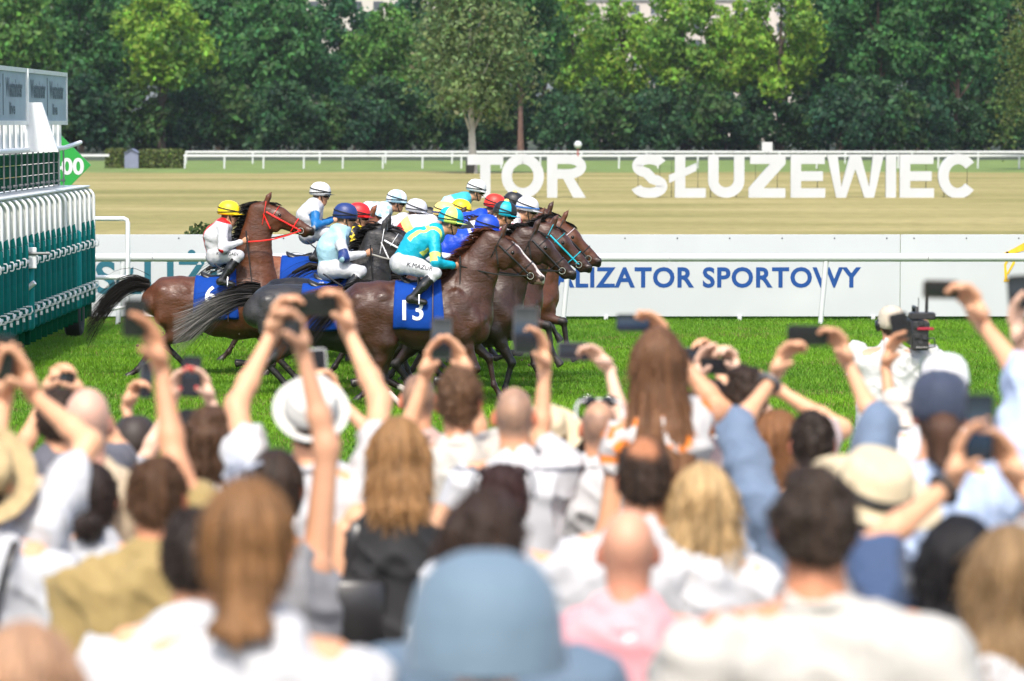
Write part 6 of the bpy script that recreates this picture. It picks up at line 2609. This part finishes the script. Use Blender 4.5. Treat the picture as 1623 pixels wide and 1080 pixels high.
    # ---- hats
    if hat:
        kind, hmat = hat[0], hat[1]
        tilt = hat[2] if len(hat) > 2 else 0.0
        Mh = Matrix((Vector(ax[0]), Vector(ax[1]), Vector(ax[2]))).transposed() @ Matrix.Rotation(tilt, 3, 'X') @ Matrix.Rotation(hat[3] if len(hat) > 3 else 0.0, 3, 'Y')
        c = Vector(L(0, -.012, .045))
        hb = MB()
        k = hs
        if kind in ('fedora', 'straw'):
            k = hs * (hat[6] if len(hat) > 6 else 1.0)
            br = hat[5] if len(hat) > 5 else (.172 if kind == 'fedora' else .165)
            prof = [(.001, .098), (.035, .088), (.060, .098), (.082, .092), (.094, .070), (.100, .0), (.106, -.010), (br * .8, -.006), (br, .006), (br + .003, .002), (br * .8, -.014), (.098, -.020)]
            hb.lathe([(r * k, z * k) for r, z in prof], 40, c, Mh, .94, 1.10)
            hat_o = hb.build('hat', hmat, o, 60)
            bd = MB()
            bd.lathe([(.1015 * k, .002), (.1030 * k, .004), (.1005 * k, .030), (.0985 * k, .031)], 40, c, Mh, .945, 1.105)
            bd.build('hat_band', hat[4] if len(hat) > 4 else m_band, hat_o, 60)
        elif kind == 'dome':
            k = hs * 1.16
            prof = [(.001, .112), (.050, .107), (.094, .087), (.122, .050), (.136, .0), (.141, -.05), (.144, -.085), (.138, -.089), (.125, -.04)]
            hb.lathe([(r * k, z * k) for r, z in prof], 40, c, Mh, .96, 1.08)
            hat_o = hb.build('hat', hmat, o, 60)
        elif kind == 'bucket':
            prof = [(.001, .100), (.060, .098), (.088, .084), (.100, .050), (.106, .0), (.110, -.018), (.142, -.062), (.146, -.066), (.140, -.064), (.106, -.022)]
            hb.lathe([(r * k, z * k) for r, z in prof], 40, c, Mh, .96, 1.08)
            hat_o = hb.build('hat', hmat, o, 60)
            st_ = MB()
            for (r, z) in ((.1015, .045), (.1085, -.012), (.128, -.042)):
                st_.tube([c + Mh @ Vector((r * k * .965 * math.cos(t), r * k * 1.085 * math.sin(t), z * k)) for t in np.linspace(0, 6.283, 33)], .0022, 5, caps=False)
            st_.build('hat_seam', hmat, hat_o, 60)
        elif kind == 'cap':
            prof = [(.001, .097), (.032, .095), (.066, .083), (.091, .054), (.102, .014), (.104, -.025), (.099, -.058), (.095, -.060)]
            hb.lathe([(r * k, z * k) for r, z in prof], 36, c, Mh, .95, 1.12)
            hat_o = hb.build('hat', hmat, o, 60)
            pk = MB()
            Vp = []
            for i in range(11):
                a_ = R(20 + 140 * i / 10)
                for (rr, zz) in ((.101, -.028), (.101 + .075 * math.sin(a_) ** .8, -.038), (.099, -.036)):
                    Vp.append(c + Mh @ Vector((math.cos(a_) * rr * k * .95, math.sin(a_) * rr * k * 1.12, zz * k)))
            pk.add(Vp, [(i * 3 + j, i * 3 + j + 1, i * 3 + j + 4, i * 3 + j + 3) for i in range(10) for j in range(2)]).build('visor', hmat, hat_o, 180)
            MB().ball(c + Mh @ Vector((0, 0, .089 * k)), (.009, .009, .005), 8).build('button', hmat, hat_o, 180)
            sm = MB()
            for j in range(6):
                a_ = j * math.pi / 3
                sm.tube([c + Mh @ Vector((math.cos(a_) * r * k * .955, math.sin(a_) * r * k * 1.125, z * k + .0015)) for r, z in prof[1:-1]], .0018, 4)
            sm.build('hat_seam', hmat, hat_o, 60)
    tag(o, label, 'person', 'spectators watching the race')
    PEOPLE[key] = dict(o=o, Y=Y, S=S, L=L, hc=hc, ax=ax, hs=hs, arms=given, base=base, geo=arm_geo)
    return o


def A(side, w, f, e=None, **k):
    d = dict(side=side, w=w, f=f, **k)
    if e is not None:
        d['e'] = e
    return d


W1, W2, W3, OFFW = (.50, .50, .51), (.47, .48, .50), (.51, .49, .46), (.47, .45, .405)
DKBR, BLKH, BRN, LTBR, HONEY, BLOND, GRYB = (.030, .018, .012), (.012, .009, .008), (.060, .030, .015), (.12, .065, .032), (.22, .115, .045), (.36, .23, .11), (.14, .10, .08)
TAN = (0.54, 0.265, 0.145)
PALE = (0.66, 0.42, 0.30)


def pat_floral(V, S, Hh):
    C = np.repeat(A3((.54, .52, .50))[None, :], len(V), 0)
    m = vnoise(V, 22, 3) > .18
    C[m] = A3((.75, .20, .015))
    return C


def pat_stripes(V, S, Hh):
    C = np.repeat(A3((.50, .50, .51))[None, :], len(V), 0)
    m = (np.mod(V[:, 2], .036) < .006) & (V[:, 2] < Hh - .48 * S)
    C[m] = A3((.36, .36, .40))
    return C


def pat_collarline(V, S, Hh):
    C = np.repeat(A3((.50, .50, .51))[None, :], len(V), 0)
    z = V[:, 2] - (Hh - .325 * S)
    C[(z > .030 * S) & (z < .042 * S)] = A3((.03, .035, .06))
    return C


def pat_speckle(V, S, Hh):
    C = np.repeat(A3((.48, .49, .51))[None, :], len(V), 0)
    return C * (1 + .10 * np.sign(vnoise(V * np.array([1, 1, 1]), 46, 3)))[:, None]


def pat_check2(V, S, Hh):
    C = np.repeat(A3((.34, .43, .60))[None, :], len(V), 0)
    m = (np.mod(V[:, 0], .02) < .01)
    C[m] = A3((.40, .48, .64))
    return C


# --- far rows first
person('camholder', 'dark haired person with both hands round a compact camera, left', 92, 616, 440, hcol=DKBR, shirt=(.1, .1, .12), arms=(A(-1, (70, 632), (90, 596), (45, 690), curl=.9), A(1, (132, 634), (113, 603), (150, 690), curl=1.0)))
person('studded', 'dark haired person under a gold studded dark hat holding a phone up', 214, 664, 415, hair='long', hair_len=.24, hcol=DKBR, shirt=(.05, .05, .06), arms=(A(-1, (196, 655), (216, 612), (185, 730), curl=.9, thumb_side=-1),), hat=('cap', material('studded_hat', (.035, .025, .02), .6)))
person('rednails', 'dark haired woman with red fingernails filming with both hands', 300, 652, 430, hair='bun', hcol=BLKH, shirt=W2, arms=(A(-1, (268, 652), (283, 596), (245, 720), curl=.55), A(1, (338, 650), (319, 594), (360, 720), curl=.5)), nails=True, skin=PALE)
person('curlybrown', 'woman with wavy brown hair beside the red nailed woman', 338, 655, 470, hair='curly', hcol=BRN, shirt=W1)
person('hiddenphone', 'person behind the white fedora holding a pale phone', 508, 640, 425, hcol=BRN, shirt=W1, arms=(A(1, (540, 645), (522, 598), (560, 700), curl=.8),))
person('buzzfar', 'man with buzz cut left of the brown haired man', 663, 590, 400, hair='buzz', hcol=(.07, .05, .04), shirt=(.45, .30, .25))
person('brownfilm', 'brown haired man filming with a phone in both hands, centre', 727, 588, 445, hair='thick', hcol=(.105, .055, .028), shirt=OFFW, arms=(A(-1, (668, 612), (688, 556), (655, 680), curl=.35), A(1, (748, 606), (724, 560), (775, 670), curl=.3)))
person('strawyellow', 'person in a pale yellow straw hat right of the tattooed arm', 866, 655, 420, hair='bob', hcol=BRN, shirt=(.58, .45, .24), hat=('straw', m_straw, .55, 0, m_straw, .18))
person('darklong', 'woman with long dark hair between the yellow hat and the cropped man', 908, 664, 405, hair='long', hair_len=.24, hcol=DKBR, shirt=(.48, .45, .41))
person('palearm', 'person mostly hidden behind the girl, pale arm holding a phone sideways', 1030, 668, 425, hair='short', hcol=BRN, shirt=W1, skin=PALE, arms=(A(-1, (977, 596), (936, 553), (1000, 650), curl=.6, inw=-1),))
person('whiteshade', 'dark haired person filming sideways right of the long haired girl', 1128, 604, 420, hair='short', hcol=BLKH, shirt=W1, skin=PALE, arms=(A(-1, (1104, 616), (1112, 572), (1085, 670), curl=.5), A(1, (1172, 606), (1158, 566), (1190, 670), curl=1.0)))
person('bluephone', 'person behind the long haired girl filming with a blue-grey phone', 1092, 622, 385, hcol=BRN, shirt=W1, arms=(A(1, (1138, 582), (1122, 553), (1150, 660), curl=1.0),))
person('camman', 'dark haired man raising a grey camera to his eye', 1182, 582, 440, hair='thick', hcol=DKBR, shirt=(.58, .45, .43), arms=(A(1, (1243, 622), (1205, 606), (1330, 700), curl=.6), A(-1, (1166, 660), (1182, 620), (1140, 700), curl=.8)))
person('auburn', 'auburn haired person tucked left of the denim shirted man', 1232, 657, 445, hair='bob', hcol=(.17, .075, .03), shirt=(.24, .32, .45))
person('whitecap', 'person in a white cap behind the navy cap', 1498, 566, 425, hair='bob', hcol=DKBR, shirt=W1, hat=('cap', cloth((.66, .66, .67)), .1))
person('beigehat', 'person in a beige bucket hat raising a dark phone by the cameraman', 1430, 622, 410, hair='short', hcol=DKBR, shirt=W1, hat=('bucket', cloth((.58, .52, .45))), arms=(A(-1, (1399, 600), (1418, 530), (1402, 690), curl=.45, thumb_side=1, thumb=42),), skin=TAN)
# --- middle rows
person('girl', 'long haired girl in white and orange floral dress, raised above the heads', 1044, 525, 452, hair='vlong', hcol=(.115, .055, .026), pattern=pat_floral, sleeve=.25, shw=.135, wide=.80, arms=(A(1, (1076, 575), (1036, 508), (1105, 640), curl=.35, dy=.42),), skin=(0.58, 0.30, 0.17))
person('bald', 'bald man with beige collar, left', 138, 612, 512, hair='ring', hcol=(.25, .17, .13), shirt=(.50, .40, .27), collar=(.52, .42, .29), skin=(0.60, .35, .26))
person('speckleshirt', 'person in pale speckled shirt reaching up at the left edge', -42, 668, 560, hair='short', hcol=DKBR, pattern=pat_speckle, wide=1.12, arms=(A(1, (64, 652), (24, 560), (95, 720), curl=.3), A(-1, (8, 652), (6, 585), (-30, 720), curl=.4)))
person('fedora', 'man in a white fedora filming with both arms raised', 493, 612, 500, hair='short', hcol=DKBR, pattern=pat_stripes, hat=('fedora', m_hatwhite, .62, .1, m_bandgrey, .142), arms=(A(-1, (424, 548), (450, 478), (402, 655), curl=.75), A(1, (556, 545), (540, 472), (588, 650), curl=.7)), wide=1.08, sleeve=.5, head_tilt=.1)
person('cropped', 'man with cropped grey-brown hair in white polo, phone in tattooed arm', 815, 611, 452, hair='buzz', hcol=(.16, .115, .09), pattern=pat_collarline, collar=(.56, .56, .57), arms=(A(1, (866, 604), (856, 535), (872, 720), curl=.45, thumb_side=-1),), tattoo=None)
person('sunglasscrop', 'man with cropped hair, pale sunglasses pushed up, white tee', 950, 634, 432, hair='buzz', hcol=(.17, .12, .10), crown=.8, shirt=W1, wide=1.05)
person('longhoney', 'woman with straight honey hair in a sleeveless black dress', 632, 667, 505, hair='long', hcol=(.235, .125, .050), shirt=(.012, .012, .013), hair_len=.22, tank=True, shw=.165, strap=(-.13, -.22, m_leather, 1))
person('greytank', 'dark haired woman in grey strap top stretching one arm up', 436, 716, 572, hair='bun', hcol=DKBR, shirt=(.20, .20, .21), tank=True, shw=.135, arms=(A(1, (484, 575), (467, 508), (512, 720), curl=.8),), skin=(.55, .29, .17))
person('baldspot', 'dark haired man with thinning crown in white shirt, centre right', 1020, 696, 572, hair='short', hcol=(.036, .022, .015), crown=.75, shirt=W1, wide=1.12)
person('shades', 'dark haired person with sunglasses on top, behind the blue hat', 797, 737, 560, hair='short', hcol=(.035, .016, .014), shirt=W1)
person('blonde', 'woman with wavy blonde hair in a white tee', 1115, 744, 572, hair='bob', hcol=(.40, .27, .13), shirt=W1)
person('denim', 'dark haired man in denim shirt filming sideways with both arms up', 1288, 652, 482, hair='short', hcol=(.026, .017, .012), shirt=(.125, .175, .255), sleeve=1.12, arms=(A(-1, (1222, 612), (1247, 552), (1178, 700), curl=.7), A(1, (1352, 596), (1323, 525), (1395, 680), curl=.6)), wide=1.08, bracelet=(-1, m_phonegrey))
person('navycap', 'person in navy cap and pale blue shirt with one arm up', 1490, 594, 520, hair='pony', hcol=(.06, .03, .018), pattern=pat_check2, sleeve=1.15, hat=('cap', cloth((.030, .042, .075)), .12), arms=(A(1, (1566, 535), (1530, 455), (1592, 620), curl=.7, thumb_side=-1),), wide=1.12)
person('fedoracream', 'person in a cream fedora with black band and grey waistcoat', 1386, 728, 615, hair='short', hcol=(.20, .17, .15), shirt=(.18, .19, .21), hat=('fedora', m_straw, .34, .24, m_band, .185, 1.22), skin=(.52, .21, .14), collar=(.60, .52, .52), top_extra=.02)
person('rightedge', 'person with long auburn hair at the right edge holding a phone up', 1645, 570, 485, hair='long', hcol=(.13, .045, .02), shirt=W1, arms=(A(-1, (1622, 565), (1609, 500), (1600, 640), curl=.4),), skin=PALE)
person('darkbun', 'dark haired woman with low bun in white tee, left', 145, 737, 520, hair='bun', hcol=(.022, .014, .011), shirt=W1, strap=(-.12, -.15, material('brown_strap', (.10, .04, .025), .6)))
person('rust', 'brown haired man in olive tee raising a phone, left', 247, 724, 610, hair='short', hcol=(.070, .034, .016), shirt=(.30, .215, .078), wide=1.15, skin=(.56, .275, .15), arms=(A(1, (262, 606), (238, 522), (275, 740), curl=.4, thumb_side=-1, dy=.22),))
person('strawhat', 'person in a woven straw hat at the left edge with camera strap', -26, 712, 565, hair='short', hcol=DKBR, shirt=W2, hat=('straw', m_strawy, .85, .25, material('hat_band_brown', (.20, .12, .05), .7), .185), strap=(.10, -.05, m_leather))
# --- near rows
person('darkman', 'dark haired man in white tee behind the honey bun', 308, 806, 720, hair='short', hcol=(.024, .016, .012), shirt=W1)
person('blackhair', 'woman with long black hair holding up a large phone, lower right', 1522, 824, 730, hair='long', hcol=(.0085, .0075, .008), shirt=(.035, .065, .14), sleeve=.9, arms=(A(-1, (1505, 785), (1530, 705), (1435, 900), curl=.35, dy=.33), A(1, (1625, 785), (1590, 715), (1670, 900), curl=.4, dy=.33)), bracelet=(-1, m_band))
person('blondright', 'woman with straight dark blonde hair at the lower right edge', 1602, 842, 765, hair='long', hcol=(.20, .125, .060), shirt=W1)
person('pinkbald', 'bald man in a pink shirt, near centre', 996, 804, 682, hair='ring', hcol=(.30, .17, .11), shirt=(.66, .31, .33), collar=(.68, .33, .35), skin=(0.60, .29, .185), wide=1.05)
person('darkright', 'dark short haired man in off-white tee, near right', 1293, 744, 800, hair='thick', hcol=(.036, .024, .017), shirt=OFFW, skin=(.52, .25, .14), wide=1.22)
person('brownnear', 'brown haired man with red ears just behind the blue hat', 765, 786, 850, hair='thick', hcol=(.034, .020, .014), shirt=(.10, .15, .21), skin=(.58, .32, .26))
person('honeybun', 'woman with honey hair in a low knot and white top, near left', 392, 770, 862, hair='knot', hcol=(.185, .092, .036), shirt=W1, wide=.98)
person('nearleft', 'light haired person cut by the lower left corner', 40, 1004, 960, hair='bob', hcol=(.34, .20, .12), shirt=W3)
person('bluehat', 'person in a pale blue bucket hat, nearest of all', 770, 892, 940, hair='short', hcol=BRN, shirt=(.11, .165, .215), hat=('dome', cloth((.120, .180, .235)), .0, .0, .142), top_extra=.02)

# ================================================================== what the crowd holds and wears
def hy(key, side, d=-.03):
    a = PEOPLE[key]['arms'][side]
    return a['_Y'] + d


phone(2, 573, hy('speckleshirt', 1), 'dark phone cut by the left edge above the raised hand', roll=4, screen='dark')
phone(231, 602, hy('studded', -1, .0), 'patterned dark phone beside the clenched hand at left', w=.05, h=.14, roll=2, case=m_phonegrey, screen='grey', yaw=.7)
phone(303, 597, hy('rednails', -1, -.02), 'blue-grey phone between red nailed fingers', roll=3, screen='grey')
phone(213, 504, hy('rust', 1, -.02), 'black phone held highest at left, beside the bay horse hind leg', w=.066, h=.105, roll=1, screen='dark')
phone(503, 584, hy('hiddenphone', 1, .0), 'pale cased phone just above the white fedora', roll=-3, case=m_phonewhite, screen='dark')
phone(497, 482, hy('fedora', 1, -.02), 'phone held sideways in both hands above the white fedora', w=.152, h=.078, roll=0, screen='dark')
phone(700, 537, hy('brownfilm', 1, -.02), 'phone showing the race between two hands, in front of cloth 13', roll=2, case=m_phonegrey, screen='race')
phone(833, 524, hy('cropped', 1, -.02), 'large grey cased phone held upright by the tattooed arm', w=.088, h=.172, roll=1, case=m_phonegrey, screen='race')
phone(909, 557, hy('palearm', -1, -.01), 'plain dark phone held sideways over the grass', w=.125, h=.068, roll=3, case=m_phonegrey, screen='grey', yaw=.25)
phone(1003, 512, hy('girl', 1, -.01), 'phone held sideways above the long haired girl', w=.122, h=.062, roll=0, screen='blue')
phone(1136, 581, hy('whiteshade', 1, -.03), 'black phone held sideways right of the long haired girl', w=.125, h=.062, roll=2, screen='dark')
phone(1098, 563, hy('bluephone', 1, -.01), 'blue-grey phone held sideways behind the girl', w=.12, h=.066, roll=-3, case=m_phonegrey, screen='grey')
phone(1280, 532, hy('denim', 1, -.02), 'black phone held sideways by the denim shirted man', w=.138, h=.068, roll=1, screen='dark')
phone(1426, 516, hy('beigehat', -1, -.03), 'dark phone in front of the cameraman', w=.075, h=.10, roll=-12, screen='dark', case=m_phone)
phone(1491, 459, hy('navycap', 1, -.02), 'dark brown phone held sideways at upper right', w=.112, h=.058, roll=1, screen='dark', case=material('phone_brown', (.05, .025, .018), .4))
phone(1614, 463, hy('rightedge', -1, -.02), 'dark grey phone at the right edge over the gold crest', w=.072, h=.112, roll=-4, screen='grey', case=m_phone)
phone(1553, 678, hy('blackhair', -1, -.03), 'largest phone, dark blue screen, lower right', w=.066, h=.155, roll=1, screen='blue', yaw=-.35)

# compact camera at left, camera at the eye, small dark camera in the fedora man's hands
for (px, py, Y, lab, sz) in ((99, 600, hy('camholder', 1, -.03), 'compact camera held by the person behind the bald man', (.095, .04, .062)),
                             (1192, 617, PEOPLE['camman']['Y'] + .16, 'grey camera raised by the dark haired man', (.12, .07, .075)),
                             (463, 527, hy('greytank', 1, -.03), 'small dark camera in the raised hand of the grey top woman', (.055, .045, .075))):
    o = empty('photo_camera', P(px, py, Y))
    MB().box((0, 0, 0), sz, bev=.008).build('camera_body', m_phone, o)
    MB().lathe([(.001, .05), (.022, .05), (.028, .045), (.028, .0), (.001, 0)], 20, (0, sz[1] / 2, 0), Matrix.Rotation(R(-90), 3, 'X')).build('lens', m_phone, o, 40)
    MB().box((-.005, -sz[1] / 2 - .001, 0), (sz[0] * .55, .002, sz[2] * .65)).build('screen', SCR['grey'], o)
    MB().lathe([(.001, .008), (.009, .008), (.010, 0)], 12, (sz[0] * .33, 0, sz[2] / 2)).build('shutter_button', m_ring, o, 40)
    tag(o, lab, 'camera')


def sunglasses(key, mat, lensmat, lab, dz=.115, dy=.02):
    q = PEOPLE[key]
    L, hs = q['L'], q['hs']
    o = empty('sunglasses', q['base'] + A3(L(0, dy, dz)))
    r, f, u = q['ax']
    M3 = Matrix((Vector(r), Vector(f), Vector(u))).transposed()
    fr = MB()
    fr.tube([M3 @ Vector(p) for p in ((-.088, -.10, -.06), (-.086, -.03, -.02), (-.075, .02, .0), (-.02, .034, .006), (.02, .034, .006), (.075, .02, .0), (.086, -.03, -.02), (.088, -.10, -.06))], .0055, 6)
    fr.build('frame', mat, o, 60)
    for e in (-1, 1):
        MB().ball(M3 @ Vector((e * .040, .028, .002)), (.032, .006, .022), 14, rot=M3).build('lens', lensmat, o, 180)
    tag(o, lab, 'sunglasses')


sunglasses('sunglasscrop', m_phonewhite, m_glass, 'pale sunglasses pushed up on the cropped man head')
sunglasses('shades', m_phone, material('brown_lens', (.05, .02, .018), .1), 'dark sunglasses on the hair behind the blue hat', .10, -.03)

# tulle flower in the hair of the woman in the grey top
q = PEOPLE['greytank']
o = empty('hair_flower', q['base'] + A3(q['L'](-.10, -.06, .075)))
rg = np.random.default_rng(4)
for i in range(16):
    d = unit(rg.normal(size=3) * A3((1.4, .6, .7)))
    e = unit(np.cross(d, rg.normal(size=3)))
    n_ = np.cross(d, e)
    VV, FF = [], []
    for a in range(5):
        for b_ in range(4):
            t, w_ = a / 4, (b_ / 3 - .5)
            VV.append(d * t * .062 + e * w_ * .045 * math.sin(.4 + 2.3 * t) + n_ * (.02 * t * t + .01 * math.sin(b_ * 2.1)))
    for a in range(4):
        for b_ in range(3):
            FF.append((a * 4 + b_, a * 4 + b_ + 1, a * 4 + b_ + 5, a * 4 + b_ + 4))
    MB().add(VV, FF).build('petal', material('tulle', (.50, .53, .60), .7, .1, 6, trans=.3), o, 180)
tag(o, 'white and pale blue flower in dark hair, left of centre', 'hair ornament')

# white label on the pink collar
q = PEOPLE['pinkbald']
MB().box((0, -.118 * q['S'], q['hc'][2] - .19), (.026, .004, .026), bev=.001).build('label_patch', m_numwhite, q['o'])

# ================================================================== television cameraman on the track side
Yc = 25.4
person('cameraman', 'cameraman in white shirt and beige cap carrying a shoulder camera', 1413, 488, 6086 / Yc, hair='short', hcol=DKBR, shirt=(.50, .50, .49), sleeve=.5, wide=1.28, shw=.20,
       hat=('cap', cloth((.50, .43, .34)), .15), skin=(.55, .30, .2), arms=(A(1, (1462, 545), (1466, 518), (1492, 590), curl=.8, dy=.30), A(-1, (1392, 590), (1405, 560), (1370, 640), curl=.6, dy=.35)))
q = PEOPLE['cameraman']
hp = MB()
L = q['L']
ar = [L(.098 * math.cos(t), -.005, .02 + .105 * math.sin(t)) for t in np.linspace(0, math.pi, 15)]
hp.tube(ar, .008, 6)
ho_ = hp.build('headphones', m_phone, q['o'], 60)
for e in (-1, 1):
    MB().ball(L(e * .095, -.003, -.005), (.025, .038, .042), 14).build('ear_cup', m_phone, ho_, 180)
tv = empty('television_camera', P(1455, 523, Yc - .02))
tv.scale = (.84, .84, .84)
m_cam = material('camera_black', (.016, .016, .017), .45, .3, 14, .2, 60)
MB().box((-.01, .14, -.02), (.13, .52, .20), bev=.012).build('camera_body', m_cam, tv, 40)
MB().box((-.005, -.16, -.035), (.135, .11, .23), bev=.01).build('battery', m_cam, tv, 40)
MB().box((.02, -.10, .115), (.20, .14, .055), bev=.008).build('top_unit', m_cam, tv, 40)
MB().box((.035, -.225, .02), (.13, .02, .022), bev=.004).build('red_strip', material('red_strip', (.30, .012, .03), .4), tv)
for k, (x, z) in enumerate(((-.03, -.04), (.03, -.05), (.0, .06), (-.035, .04), (.045, .05), (.0, -.1))):
    MB().box((x, -.222, z), (.045, .016, .038), bev=.004).build('control_block', m_cam, tv)
for k in range(5):
    MB().lathe([(.001, .012), (.007, .012), (.008, 0)], 10, (-.03 + .018 * k, -.217, -.125), Matrix.Rotation(R(90), 3, 'X')).build('connector', m_ring, tv, 40)
MB().tube([(.055, -.10, .14), (.058, -.10, .30), (.052, -.10, .36)], [.013, .012, .010], 8).build('antenna', m_cam, tv, 60)
MB().tube([(-.01, -.12, .14), (-.01, -.12, .26)], .0035, 6).build('whip_aerial', m_cam, tv, 60)
MB().lathe([(.001, .0), (.05, .0), (.055, .02), (.05, .16), (.065, .24), (.06, .25), (.001, .24)], 22, (0, .40, .0), Matrix.Rotation(R(-90), 3, 'X')).build('lens', m_cam, tv, 40)
MB().tube([(-.01, .0, .09), (-.01, .02, .17), (-.01, .26, .17), (-.01, .28, .08)], .014, 8).build('carry_handle', m_cam, tv, 60)
MB().tube([(.05, -.22, -.06), (.10, -.25, -.05), (.11, -.24, -.12), (.05, -.22, -.13)], .006, 6).build('cable', m_cam, tv, 60)
tag(tv, 'black television camera with aerials on the cameraman shoulder', 'television camera')
